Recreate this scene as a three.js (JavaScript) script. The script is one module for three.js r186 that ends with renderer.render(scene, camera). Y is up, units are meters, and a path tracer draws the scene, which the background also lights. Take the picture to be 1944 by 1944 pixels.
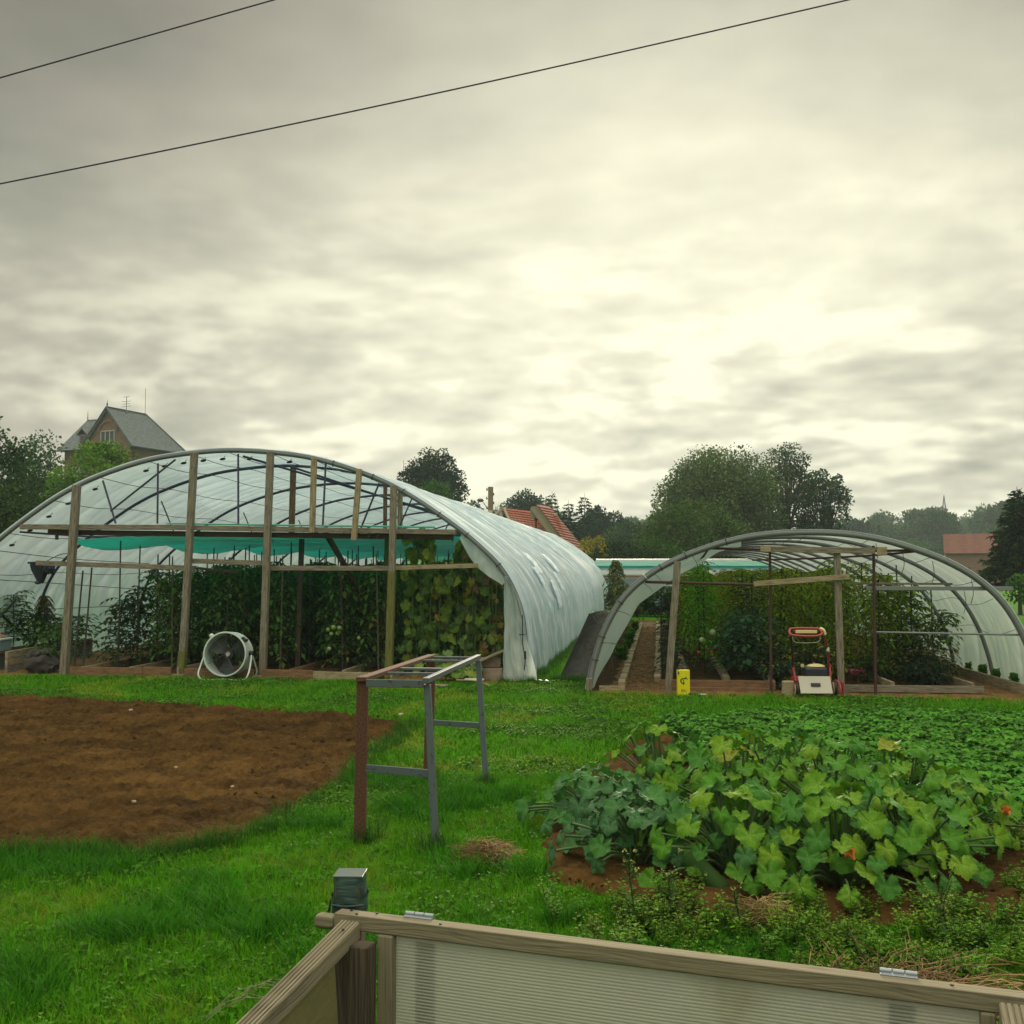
import * as THREE from 'three';
import { mergeGeometries, toCreasedNormals } from 'three/addons/utils/BufferGeometryUtils.js';
import { RoundedBoxGeometry } from 'three/addons/geometries/RoundedBoxGeometry.js';

// ---------------------------------------------------------------- camera, sky, sun, exposure
const scene = new THREE.Scene();
const camera = new THREE.PerspectiveCamera(52, 1, 0.05, 3000);
camera.rotation.order = 'YXZ';
camera.position.set(0, 1.75, 0);
camera.rotation.set(THREE.MathUtils.degToRad(3.19), THREE.MathUtils.degToRad(7.94), 0);
const renderer = new THREE.WebGLRenderer({ antialias: true });
renderer.toneMapping = THREE.LinearToneMapping;
renderer.toneMappingExposure = 2.3;
renderer.shadowMap.enabled = true;
const SUN = new THREE.Vector3(0.015, Math.tan(THREE.MathUtils.degToRad(13.8)), -1).normalize();
const sun = new THREE.DirectionalLight(0xfff0d2, 1.5);
sun.position.copy(SUN).multiplyScalar(120);
sun.castShadow = true;
sun.shadow.radius = 22;
sun.shadow.mapSize.set(4096, 4096);
Object.assign(sun.shadow.camera, { left: -60, right: 60, top: 60, bottom: -60, near: 1, far: 300 });
scene.add(sun, sun.target);

// ---------------------------------------------------------------- random numbers and noise
function mulberry(a) { return () => { a = (a + 0x6d2b79f5) | 0; let t = Math.imul(a ^ (a >>> 15), 1 | a); t = (t + Math.imul(t ^ (t >>> 7), 61 | t)) ^ t; return ((t ^ (t >>> 14)) >>> 0) / 4294967296; }; }
let rnd = mulberry(11);
const R = (a, b) => a + (b - a) * rnd();
const pick = (list) => list[Math.floor(rnd() * list.length)];
const clamp = (x, a = 0, b = 1) => Math.min(b, Math.max(a, x));
const lerp = (a, b, t) => a + (b - a) * t;
const sstep = (a, b, x) => { const t = clamp((x - a) / (b - a)); return t * t * (3 - 2 * t); };
const PERM = new Uint8Array(512);
{ const r = mulberry(5), p = [...Array(256).keys()]; for (let i = 255; i > 0; i--) { const j = Math.floor(r() * (i + 1)); [p[i], p[j]] = [p[j], p[i]]; } for (let i = 0; i < 512; i++) PERM[i] = p[i & 255]; }
const GX = [1, -1, 0, 0, 0.7, -0.7, 0.7, -0.7], GY = [0, 0, 1, -1, 0.7, 0.7, -0.7, -0.7];
function noise(x, y, px = 256, py = 256) {                     // gradient noise, repeats every px, py
  const ix = Math.floor(x), iy = Math.floor(y), fx = x - ix, fy = y - iy;
  const x0 = ((ix % px) + px) % px, x1 = (x0 + 1) % px, y0 = ((iy % py) + py) % py, y1 = (y0 + 1) % py;
  const g = (a, b, dx, dy) => { const h = PERM[PERM[a & 255] + (b & 255)] & 7; return GX[h] * dx + GY[h] * dy; };
  const u = fx * fx * fx * (fx * (fx * 6 - 15) + 10), v = fy * fy * fy * (fy * (fy * 6 - 15) + 10);
  return lerp(lerp(g(x0, y0, fx, fy), g(x1, y0, fx - 1, fy), u), lerp(g(x0, y1, fx, fy - 1), g(x1, y1, fx - 1, fy - 1), u), v) * 1.5;
}
function fbm(x, y, o = 4, px = 256, py = 256) { let s = 0, a = 0.5; for (let i = 0; i < o; i++) { s += a * noise(x, y, px, py); x = x * 2 + 0; y = y * 2 + 0; px *= 2; py *= 2; a *= 0.5; } return s; }

// ---------------------------------------------------------------- the overcast sky, bright around the sun behind the cloud, brighter still overhead
{
  const W = 2560, H = 1280, data = new Float32Array(W * H * 4);
  for (let row = 0; row < H; row++) {
    const el = ((row + 0.5) / H - 0.5) * Math.PI, y = Math.sin(el), c = Math.cos(el);
    for (let col = 0; col < W; col++) {
      const o = (row * W + col) * 4, az = ((col + 0.5) / W - 0.5) * 2 * Math.PI, x = Math.cos(az) * c, z = Math.sin(az) * c;
      data[o + 3] = 1;
      if (row < H / 2 - 2) { data[o] = 0.2; data[o + 1] = 0.21; data[o + 2] = 0.19; continue; }
      const up = Math.max(y, 0.0), k = 1 / (up + 0.2), px = x * k, pz = z * k;
      const w1 = noise(px * 0.8 + 9.1, pz * 0.8 + 3.3), w2 = noise(px * 0.8 + 31.7, pz * 0.8 + 17.2);
      const big = fbm(px * 0.6 + w1 * 0.5 + 40, pz * 0.8 + w2 * 0.5 + 20, 3);
      const mid = fbm(px * 2.6 + w2 * 0.9 + 80, pz * 3.2 + w1 * 0.9 + 60, 5);
      const fine = fbm(px * 8 + 1.6 * w1 + 12, pz * 10 + 1.6 * w2 + 90, 5), puff = sstep(-0.05, 0.35, mid + 0.4 * fine) - 0.4;
      // how bright the layer is: sunlight scattered forward around the sun, and brightness added overhead and behind the camera to light the ground
      const a = Math.acos(clamp(x * SUN.x + y * SUN.y + z * SUN.z, -1, 1)), daz = Math.atan2(x, -z) - 0.015, de = el - 0.15;
      const wide = Math.exp(-0.5 * ((daz / 0.5) ** 2 + (de / (de > 0 ? 0.16 : 0.35)) ** 2));
      const near = Math.exp(-((a / 0.27) ** 1.7)), tall = Math.exp(-0.5 * ((daz / 0.22) ** 2 + ((el - 0.42) / 0.2) ** 2));
      const base = 0.075 + 0.31 * sstep(0.5, 2.2, Math.abs(daz)) + 1.0 * sstep(0.47, 1.2, el) + 0.40 * wide + 0.42 * near + 0.06 * tall;
      const low = sstep(0.42, 0.1, up), high = sstep(0.6, 0.9, el), cap = lerp(0.46, 2, high);
      const shape = clamp(1.03 + 0.32 * big + (0.15 + 0.16 * low) * mid + (0.22 * puff + 0.22 * fine) * low + 0.1 * fine, 0.55, 1.6);
      const L = Math.min(cap * 1.08, cap * Math.tanh(base / cap) * shape);
      const grey = sstep(0.1, -0.35, big + 0.7 * mid);
      const warm = clamp(L / 0.4);
      data[o] = L * lerp(1.0, 0.94, grey * (1 - warm)); data[o + 1] = L * lerp(0.935, 0.97, warm); data[o + 2] = L * lerp(0.78, 0.74, warm);
    }
  }
  const sky = new THREE.DataTexture(data, W, H, THREE.RGBAFormat, THREE.FloatType);
  sky.mapping = THREE.EquirectangularReflectionMapping;
  sky.magFilter = THREE.LinearFilter; sky.needsUpdate = true;
  scene.background = sky; scene.environment = sky;
}

// ---------------------------------------------------------------- helpers for naming and building
const used = new Map();
function numbered(name) { const n = used.get(name) ?? 0; used.set(name, n + 1); return n ? `${name}_${String(n).padStart(3, '0')}` : name; }
function tag(o, label, category, group) { Object.assign(o.userData, { label, category }); if (group) o.userData.group = group; return o; }
function thing(name, label, category, pos = [0, 0, 0], group, turn = 0) {
  const o = new THREE.Group(); o.name = numbered(name); o.position.set(...pos); o.rotation.y = turn; scene.add(o);
  return tag(o, label, category, group);
}
function part(name, geo, mat, parent, label) {
  const m = new THREE.Mesh(Array.isArray(geo) ? join(geo) : geo, mat); m.name = name; m.castShadow = m.receiveShadow = true; parent.add(m);
  if (label) m.userData.label = label;
  return m;
}
function single(name, geo, mat, label, category, group) { const m = part(numbered(name), geo, mat, scene); return tag(m, label, category, group); }
function structure(name, geo, mat) { const m = part(numbered(name), geo, mat, scene); m.userData.kind = 'structure'; return m; }
function copy(root, pos, turn, label, scale = 1, tilt = 0) {
  const r = root.clone(); r.name = numbered(root.name.replace(/_\d{3}$/, '')); r.userData = { ...root.userData }; scene.add(r);
  r.position.set(...pos); r.rotation.set(tilt, turn, 0, 'YXZ'); r.scale.setScalar(scale);
  if (label) r.userData.label = label;
  return r;
}
function join(list) {
  const g = list.map((x) => { const y = x.index ? x.toNonIndexed() : x; for (const k of Object.keys(y.attributes)) if (!['position', 'normal', 'uv'].includes(k)) y.deleteAttribute(k); return y; });
  return mergeGeometries(g, false);
}
const V = (x, y, z) => new THREE.Vector3(x, y, z);
const M4 = new THREE.Matrix4();
function uvByBox(g, along = 'z') {                              // uv in metres, u along the grain
  const p = g.attributes.position, n = g.attributes.normal, uv = new Float32Array(p.count * 2), du = R(0, 7), dv = R(0, 7);
  for (let i = 0; i < p.count; i++) {
    const c = { x: p.getX(i), y: p.getY(i), z: p.getZ(i) }, m = { x: Math.abs(n.getX(i)), y: Math.abs(n.getY(i)), z: Math.abs(n.getZ(i)) };
    const other = ['x', 'y', 'z'].filter((a) => a !== along), [a, b] = other;
    if (m[along] > 0.8) { uv[i * 2] = c[a] + du; uv[i * 2 + 1] = c[b] + dv; } else { uv[i * 2] = c[along] + du; uv[i * 2 + 1] = (m[a] > m[b] ? c[b] + 0.37 : c[a]) + dv; }
  }
  g.setAttribute('uv', new THREE.BufferAttribute(uv, 2));
  return g;
}
function box(w, h, d, x = 0, y = 0, z = 0, r = 0.004, along) {   // a box with softened edges, y is its middle
  const g = r > 0 ? new RoundedBoxGeometry(w, h, d, 1, Math.min(r, w / 2.1, h / 2.1, d / 2.1)) : new THREE.BoxGeometry(w, h, d);
  uvByBox(g, along ?? (w >= h && w >= d ? 'x' : h >= d ? 'y' : 'z'));
  return g.translate(x, y, z);
}
function bar(a, b, w, h, r = 0.004, roll = 0) {                  // a squared timber or profile from a to b
  const L = a.distanceTo(b), g = r > 0 ? new RoundedBoxGeometry(w, h, L, 1, Math.min(r, w / 2.1, h / 2.1)) : new THREE.BoxGeometry(w, h, L);
  uvByBox(g, 'z');
  if (roll) g.rotateZ(roll);
  const up = Math.abs(b.y - a.y) / L > 0.9 ? V(0, 0, 1) : V(0, 1, 0);
  M4.lookAt(b, a, up).setPosition((a.x + b.x) / 2, (a.y + b.y) / 2, (a.z + b.z) / 2);
  return g.applyMatrix4(M4);
}
function tube(pts, r, radial = 6, seg) { return new THREE.TubeGeometry(new THREE.CatmullRomCurve3(pts, false, 'centripetal'), seg ?? Math.max(1, (pts.length - 1) * 4), r, radial); }
function rod(a, b, r, r2 = r, radial = 6) {
  const L = a.distanceTo(b), g = new THREE.CylinderGeometry(r2, r, L, radial, 1);
  const q = new THREE.Quaternion().setFromUnitVectors(V(0, 1, 0), b.clone().sub(a).normalize());
  return g.applyMatrix4(new THREE.Matrix4().compose(a.clone().add(b).multiplyScalar(0.5), q, V(1, 1, 1)));
}
function surface(nu, nv, f, uvf) {                               // a sheet f(u, v) -> Vector3
  const pos = new Float32Array((nu + 1) * (nv + 1) * 3), uv = new Float32Array((nu + 1) * (nv + 1) * 2), idx = [];
  for (let j = 0, k = 0; j <= nv; j++) for (let i = 0; i <= nu; i++, k++) {
    const p = f(i / nu, j / nv); pos[k * 3] = p.x; pos[k * 3 + 1] = p.y; pos[k * 3 + 2] = p.z;
    const t = uvf ? uvf(i / nu, j / nv, p) : [i / nu, j / nv]; uv[k * 2] = t[0]; uv[k * 2 + 1] = t[1];
  }
  for (let j = 0; j < nv; j++) for (let i = 0; i < nu; i++) { const a = j * (nu + 1) + i; idx.push(a, a + 1, a + nu + 2, a, a + nu + 2, a + nu + 1); }
  const g = new THREE.BufferGeometry();
  g.setAttribute('position', new THREE.BufferAttribute(pos, 3)); g.setAttribute('uv', new THREE.BufferAttribute(uv, 2)); g.setIndex(idx); g.computeVertexNormals();
  return g;
}
// many small leaves gathered into one geometry, each with its own tone
class Leaves {
  constructor() { this.p = []; this.c = []; this.i = []; this.n = 0; }
  v(x, y, z, c) { this.p.push(x, y, z); this.c.push(c[0], c[1], c[2]); return this.n++; }
  leaf(o, d, u, len, wid, c, fold = 0.25) {                      // folded blade: base, two sides, tip
    const s = new THREE.Vector3().crossVectors(d, u).normalize(), n = new THREE.Vector3().crossVectors(s, d);
    const m = o.clone().addScaledVector(d, len * 0.45), t = o.clone().addScaledVector(d, len).addScaledVector(n, -len * 0.12);
    const l = m.clone().addScaledVector(s, wid / 2).addScaledVector(n, wid * fold), r = m.clone().addScaledVector(s, -wid / 2).addScaledVector(n, wid * fold);
    const a = this.v(o.x, o.y, o.z, c), b = this.v(l.x, l.y, l.z, c), e = this.v(t.x, t.y, t.z, c), f = this.v(r.x, r.y, r.z, c);
    this.i.push(a, b, e, a, e, f);
  }
  stick(a, b, r, c) {                                            // thin three-sided stalk
    const d = b.clone().sub(a).normalize(), s = new THREE.Vector3().crossVectors(d, Math.abs(d.y) > 0.9 ? V(1, 0, 0) : V(0, 1, 0)).normalize(), t = new THREE.Vector3().crossVectors(d, s), q = [];
    for (const p of [a, b]) for (let k = 0; k < 3; k++) { const w = k * 2.094; const x = p.clone().addScaledVector(s, Math.cos(w) * r).addScaledVector(t, Math.sin(w) * r); q.push(this.v(x.x, x.y, x.z, c)); }
    for (let k = 0; k < 3; k++) { const l = (k + 1) % 3; this.i.push(q[k], q[l], q[l + 3], q[k], q[l + 3], q[k + 3]); }
  }
  build() {
    const g = new THREE.BufferGeometry();
    g.setAttribute('position', new THREE.Float32BufferAttribute(this.p, 3)); g.setAttribute('color', new THREE.Float32BufferAttribute(this.c, 3)); g.setIndex(this.i); g.computeVertexNormals();
    return g;
  }
}
const rdir = (up = 0) => { const a = R(0, 6.283), y = R(-1, 1); const s = Math.sqrt(1 - y * y); return V(Math.cos(a) * s, y + up, Math.sin(a) * s).normalize(); };
const tone = (c, a = 0.25) => { const k = 1 + R(-a, a); return [c[0] * k * (1 + R(-0.12, 0.12)), c[1] * k, c[2] * k]; };

// ---------------------------------------------------------------- textures
const enc = (x) => { x = clamp(x); return Math.round(255 * (x <= 0.0031308 ? 12.92 * x : 1.055 * x ** (1 / 2.4) - 0.055)); };
function texture(w, h, f, { color = true, repeat = [1, 1] } = {}) {
  const d = new Uint8Array(w * h * 4);
  for (let j = 0, o = 0; j < h; j++) for (let i = 0; i < w; i++, o += 4) {
    const c = f(i / w, j / h);
    if (color) { d[o] = enc(c[0]); d[o + 1] = enc(c[1]); d[o + 2] = enc(c[2]); } else d[o] = d[o + 1] = d[o + 2] = Math.round(255 * clamp(c));
    d[o + 3] = 255;
  }
  const t = new THREE.DataTexture(d, w, h, THREE.RGBAFormat);
  t.wrapS = t.wrapT = THREE.RepeatWrapping; t.magFilter = THREE.LinearFilter; if (color) t.colorSpace = THREE.SRGBColorSpace;
  t.repeat.set(...repeat); t.needsUpdate = true;
  return t;
}
const mix3 = (a, b, t) => [lerp(a[0], b[0], t), lerp(a[1], b[1], t), lerp(a[2], b[2], t)];
const grain = (u, v) => {                                        // 0..1, long fibres along u, with a few knots
  const w = fbm(u * 3, v * 4, 2, 3, 4) * 0.5, f = fbm(u * 4 + w, v * 44 + w * 9, 3, 4, 44), f2 = noise(u * 10, v * 90, 10, 90);
  return clamp(0.5 + 0.75 * f + 0.25 * f2);
};
const grainHeight = texture(512, 256, (u, v) => grain(u, v), { color: false, repeat: [1, 3.4] });
function woodMap(dark, pale, stain, amount, sc = 5) {
  return texture(512, 256, (u, v) => mix3(mix3(dark, pale, sstep(0.15, 0.85, grain(u, v))), stain, amount * sstep(0.0, 0.45, fbm(u * 4 + 7, v * sc + 3, 4, 4, sc))), { repeat: [1, 3.4] });
}
const std = (o) => new THREE.MeshStandardMaterial({ roughness: 0.85, side: THREE.DoubleSide, ...o });
const phys = (o) => new THREE.MeshPhysicalMaterial({ roughness: 0.85, side: THREE.DoubleSide, ...o });
const rgb = (r, g, b) => new THREE.Color().setRGB(r, g, b);
const wood = (dark, pale, stain, amount, bump = 0.003) => std({ map: woodMap(dark, pale, stain, amount), bumpMap: grainHeight, bumpScale: bump, roughness: 0.9 });
const leafMat = (tr = 0.42, ro = 0.8) => phys({ color: 0xffffff, vertexColors: true, transmission: tr, thickness: 0, roughness: ro, ior: 1.4, specularIntensity: 0.18 });
const speck = texture(512, 512, (u, v) => clamp(0.5 + 0.6 * fbm(u * 8, v * 8, 5, 8, 8) + 0.3 * noise(u * 90, v * 90, 90, 90)), { color: false });
const MAT = {
  greyWood: wood([0.10, 0.085, 0.065], [0.30, 0.26, 0.20], [0.06, 0.055, 0.04], 0.5),
  paleWood: wood([0.19, 0.145, 0.085], [0.42, 0.34, 0.22], [0.09, 0.07, 0.05], 0.6),
  frameWood: wood([0.13, 0.10, 0.065], [0.36, 0.29, 0.20], [0.05, 0.035, 0.03], 0.75, 0.004),
  mossWood: wood([0.07, 0.075, 0.02], [0.19, 0.18, 0.05], [0.10, 0.13, 0.02], 0.8),
  redWood: wood([0.12, 0.06, 0.03], [0.27, 0.15, 0.08], [0.07, 0.05, 0.03], 0.7),
  slimWood: std({ map: texture(512, 256, (u, v) => { const g = clamp(0.5 + 0.5 * fbm(u * 3, v * 30, 4, 3, 30) + 0.2 * noise(u * 9, v * 110, 9, 110)), st = sstep(0.1, 0.5, fbm(u * 5 + 2, v * 4, 4, 5, 4)); return mix3(mix3([0.115, 0.095, 0.06], [0.245, 0.21, 0.145], g), [0.06, 0.05, 0.035], 0.6 * st); }, { repeat: [1, 5] }), bumpMap: grainHeight, bumpScale: 0.0015, roughness: 0.92 }),
  darkWood: wood([0.035, 0.025, 0.018], [0.09, 0.065, 0.045], [0.02, 0.02, 0.015], 0.5),
  pipe: std({ color: rgb(0.2, 0.21, 0.23), metalness: 0.4, roughness: 0.5, bumpMap: speck, bumpScale: 0.001 }),
  bluePipe: std({ color: rgb(0.05, 0.055, 0.10), metalness: 0.3, roughness: 0.6 }),
  rustPipe: std({ color: rgb(0.07, 0.03, 0.028), metalness: 0.2, roughness: 0.75 }),
  wire: std({ color: rgb(0.05, 0.055, 0.06), roughness: 0.6 }),
  black: std({ color: rgb(0.012, 0.013, 0.016), roughness: 0.55 }),
  white: std({ color: rgb(0.62, 0.66, 0.66), roughness: 0.42, metalness: 0.1 }),
};

// ---------------------------------------------------------------- the ground, one sheet out to the horizon
const hillAt = (x, z) => {
  const d = Math.hypot(x, z), far = sstep(170, 300, d) * (z < 0 ? 1 : 0.3);
  return far * (8 + 4 * fbm(x * 0.006 + 3, z * 0.006 + 8, 3) + 5 * sstep(40, 130, x)) + 6 * sstep(300, 900, d) + 3.6 * sstep(62, 92, d) * sstep(-15, -40, x);
};
const bump = (x, z) => 0.02 * fbm(x * 0.8 + 5, z * 0.8 + 2, 3);
const groundAt = (x, z) => hillAt(x, z) + bump(x, z) * sstep(70, 20, Math.hypot(x, z)) - 0.01;
{
  const line = (near, far, n) => { const a = []; for (let i = -n; i <= n; i++) { const t = i / n; a.push(t * near + Math.sign(t) * Math.abs(t) ** 4 * (far - near)); } return a; };
  const xs = line(34, 1500, 110), zs = line(34, 1500, 110), n = xs.length;
  const pos = [], uv = [], col = [], idx = [];
  for (const z of zs) for (const x of xs) {
    pos.push(x, groundAt(x, z), z); uv.push(x / 4, z / 4);
    const v = fbm(x * 0.22 + 11, z * 0.22 + 4, 3), f = fbm(x * 0.02 + 1, z * 0.02 + 9, 3);
    col.push(1 + 0.5 * v + 0.3 * f, 1 + 0.25 * v + 0.2 * f, 1 + 0.3 * v);
  }
  for (let j = 0; j < n - 1; j++) for (let i = 0; i < n - 1; i++) { const a = j * n + i; idx.push(a, a + n, a + n + 1, a, a + n + 1, a + 1); }
  const g = new THREE.BufferGeometry();
  g.setAttribute('position', new THREE.Float32BufferAttribute(pos, 3)); g.setAttribute('uv', new THREE.Float32BufferAttribute(uv, 2)); g.setAttribute('color', new THREE.Float32BufferAttribute(col, 3));
  g.setIndex(idx); g.computeVertexNormals();
  const map = texture(1024, 1024, (u, v) => {
    const a = fbm(u * 12, v * 12, 4, 12, 12), b = noise(u * 150, v * 150, 150, 150), c = noise(u * 60 + 3, v * 60, 60, 60);
    return mix3(mix3([0.025, 0.095, 0.003], [0.06, 0.21, 0.005], clamp(0.5 + a + 0.5 * b)), [0.10, 0.085, 0.03], 0.55 * sstep(0.25, 0.8, c + a));
  });
  structure('ground', g, phys({ specularIntensity: 0.1, map, vertexColors: true, roughness: 0.95, bumpMap: texture(512, 512, (u, v) => clamp(0.5 + 0.5 * noise(u * 120, v * 120, 120, 120) + 0.4 * fbm(u * 20, v * 20, 3, 20, 20)), { color: false }), bumpScale: 0.03 }));
}
function edgeDistance(poly, x, z) {                              // inside positive
  let d = 1e9, inside = false;
  for (let i = 0, j = poly.length - 1; i < poly.length; j = i++) {
    const [ax, az] = poly[j], [bx, bz] = poly[i], ex = bx - ax, ez = bz - az, t = clamp(((x - ax) * ex + (z - az) * ez) / (ex * ex + ez * ez));
    d = Math.min(d, Math.hypot(x - ax - ex * t, z - az - ez * t));
    if ((az > z) !== (bz > z) && x < ((bx - ax) * (z - az)) / (bz - az) + ax) inside = !inside;
  }
  return inside ? d : -d;
}
const PLOT = [[-15, -14.2], [-9, -13.5], [-6.28, -13.05], [-4.9, -12.6], [-3.44, -12.28], [-2.85, -11.92], [-2.72, -10.7], [-2.68, -8.85], [-2.66, -7.05], [-2.8, -6.5], [-3.1, -6.2], [-4.21, -6.12], [-6, -5.9], [-15, -5.4]];
const SQUASH = [[-0.62, -5.95], [-0.1, -5.62], [0.4, -5.4], [1.1, -5.42], [1.9, -5.6], [2.5, -6.2], [3.2, -7.6], [3.5, -10.3], [1.8, -11.8], [0.2, -11.9], [-0.5, -10.6], [-0.62, -9], [-0.86, -7.3]];
const soilMap = texture(1024, 1024, (u, v) => {
  const a = fbm(u * 6, v * 6, 5, 6, 6), b = fbm(u * 40, v * 40, 3, 40, 40), c = noise(u * 170, v * 170, 170, 170);
  let s = mix3([0.024, 0.013, 0.005], [0.082, 0.047, 0.016], clamp(0.42 + 0.75 * a + 0.5 * b));
  return s;
});
const MAT_SOIL = phys({ map: soilMap, vertexColors: true, roughness: 1, specularIntensity: 0.1, bumpMap: speck, bumpScale: 0.03 });
const MAT_DAMP = phys({ specularIntensity: 0.1, map: soilMap, roughness: 1, bumpMap: speck, bumpScale: 0.02 });
const MAT_DRY = phys({ specularIntensity: 0.1, map: texture(512, 512, (u, v) => mix3(mix3([0.10, 0.05, 0.02], [0.22, 0.12, 0.05], clamp(0.5 + fbm(u * 8, v * 8, 4, 8, 8))), [0.42, 0.33, 0.17], 0.75 * sstep(0.35, 0.6, noise(u * 40, v * 130, 40, 130)))), roughness: 1, bumpMap: speck, bumpScale: 0.02 });
function soilSheet(poly, step, amp, base) {
  const xs = poly.map((p) => p[0]), zs = poly.map((p) => p[1]), x0 = Math.min(...xs) - 0.2, x1 = Math.max(...xs) + 0.2, z0 = Math.min(...zs) - 0.2, z1 = Math.max(...zs) + 0.2;
  const nx = Math.ceil((x1 - x0) / step), nz = Math.ceil((z1 - z0) / step), pos = [], uv = [], col = [], idx = [], inside = [];
  for (let j = 0; j <= nz; j++) for (let i = 0; i <= nx; i++) {
    const x = x0 + i * step, z = z0 + j * step, e = edgeDistance(poly, x, z) + 0.22 * fbm(x * 1.7, z * 1.7, 3);
    const lump = Math.abs(noise(x * 5.2 + 3, z * 5.2 + 8)) , fine = Math.abs(noise(x * 13, z * 13)), rows = 0.5 + 0.5 * Math.sin(z * 17 + x * 0.8 + 2.5 * fbm(x * 0.6, z * 0.6, 2));
    pos.push(x, groundAt(x, z) + lerp(-0.06, base + amp * (0.9 * fbm(x * 1.6 + 4, z * 1.6, 3) + 0.65 * lump + 0.55 * fine + 0.5 * Math.abs(noise(x * 7 + 2 * fbm(x, z, 2), z * 24)) + 0.35 * Math.abs(noise(x * 26, z * 26)) + 0.2 * rows), sstep(-0.06, 0.14, e)), z);
    const wet = 1 + 0.7 * fbm(x * 0.35 + 6, z * 0.75 + 1, 4) + 0.35 * fbm(x * 1.4, z * 3 + 5, 3); col.push(wet * 1.2, wet * 1.15, wet); uv.push(x / 2.3, z / 2.3); inside.push(e > -0.1);
  }
  for (let j = 0; j < nz; j++) for (let i = 0; i < nx; i++) { const a = j * (nx + 1) + i; if (inside[a] || inside[a + nx + 2]) idx.push(a, a + nx + 1, a + nx + 2, a, a + nx + 2, a + 1); }
  const g = new THREE.BufferGeometry();
  g.setAttribute('position', new THREE.Float32BufferAttribute(pos, 3)); g.setAttribute('uv', new THREE.Float32BufferAttribute(uv, 2)); g.setAttribute('color', new THREE.Float32BufferAttribute(col, 3)); g.setIndex(idx); g.computeVertexNormals();
  return g;
}
structure('soil_plot', soilSheet(PLOT, 0.034, 0.07, 0.008), MAT_SOIL);
structure('soil_bed', soilSheet(SQUASH, 0.06, 0.05, 0.02), MAT_SOIL);

// ---------------------------------------------------------------- trees
function lumpCrown({ h, base, w, d = w, lumps, leaves, size, lr = 1, color, alt = color, altShare = 0.2, fill = 0.5, flat = 0, droop = 0, top = 1 }) {
  const L = new Leaves(), spots = [], mid = (h + base) / 2, half = (h - base) / 2;
  for (let k = 0; k < lumps; k++) {
    const u = rdir(), r = lerp(fill, 0.95, Math.sqrt(rnd()));
    const s = V(u.x * w / 2 * r, mid + u.y * half * r, u.z * d / 2 * r);
    if (s.y > mid) { const t = (s.y - mid) / half, q = lerp(1, 1 - t * t * 0.35, top); s.x *= q; s.z *= q; }
    spots.push({ s, r: (0.15 + 0.17 * rnd()) * lr * Math.min(w, h - base), c: rnd() < altShare ? alt : color, k: R(0.72, 1.25) });
  }
  for (let i = 0; i < leaves; i++) {
    const q = spots[i % lumps], u = rdir(0.25), rad = q.r * (0.3 + 0.62 * Math.sqrt(rnd()) + 0.18 * rnd() ** 6), o = q.s.clone().addScaledVector(u, rad);
    if (flat) o.y = q.s.y + (o.y - q.s.y) * (1 - flat);
    if (o.y < 0.1) continue;
    const dir = u.clone().add(rdir()).add(V(0, -droop, 0)).normalize(), s = size * R(0.6, 1.4);
    L.leaf(o, dir, rdir(0.6), s, s * R(0.5, 0.8), tone([q.c[0] * q.k, q.c[1] * q.k, q.c[2] * q.k], 0.3), 0.2);
  }
  return { geo: L.build(), spots };
}
const MAT_BARK = std({ map: woodMap([0.03, 0.024, 0.018], [0.10, 0.085, 0.07], [0.04, 0.05, 0.02], 0.5), roughness: 1 });
const MAT_LEAF = leafMat(0.35, 0.85);
function limbs(spots, h, base, r, every = 4, lean = [0, 0]) {
  const top = V(lean[0], base + (h - base) * 0.7, lean[1]), g = [taper([V(0, -0.4, 0), V(lean[0] * 0.3, base * 0.6, lean[1] * 0.3), top], r, r * 0.3)];
  spots.forEach((q, i) => { if (i % every === 0) { const y = lerp(base * 0.7, base + (h - base) * 0.5, rnd()), t = clamp(y / top.y), from = V(lean[0] * t, y, lean[1] * t); g.push(taper([from, from.clone().lerp(q.s, 0.5).add(V(0, -0.12, 0)), q.s], r * 0.4, r * 0.1, 4)); } });
  return join(g);
}
function taper(pts, r0, r1, radial = 6) {                        // a tube that thins towards its end
  const c = new THREE.CatmullRomCurve3(pts), n = Math.max(3, pts.length * 3), g = new THREE.TubeGeometry(c, n, 1, radial), p = g.attributes.position, per = radial + 1;
  for (let i = 0; i < p.count; i++) { const t = Math.floor(i / per) / n, o = c.getPointAt(t), r = lerp(r0, r1, t); p.setXYZ(i, o.x + (p.getX(i) - o.x) * r, o.y + (p.getY(i) - o.y) * r, o.z + (p.getZ(i) - o.z) * r); }
  return g;
}
function tree(name, label, x, z, spec, { r = 0.18, every = 4, group, category = 'tree', lean } = {}) {
  const t = thing(name, label, category, [x, hillAt(x, z), z], group), { geo, spots } = lumpCrown(spec);
  part('trunk', limbs(spots, spec.h, Math.max(spec.base, 0.3), r, every, lean), MAT_BARK, t);
  part('crown', geo, MAT_LEAF, t);
  return t;
}
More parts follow.
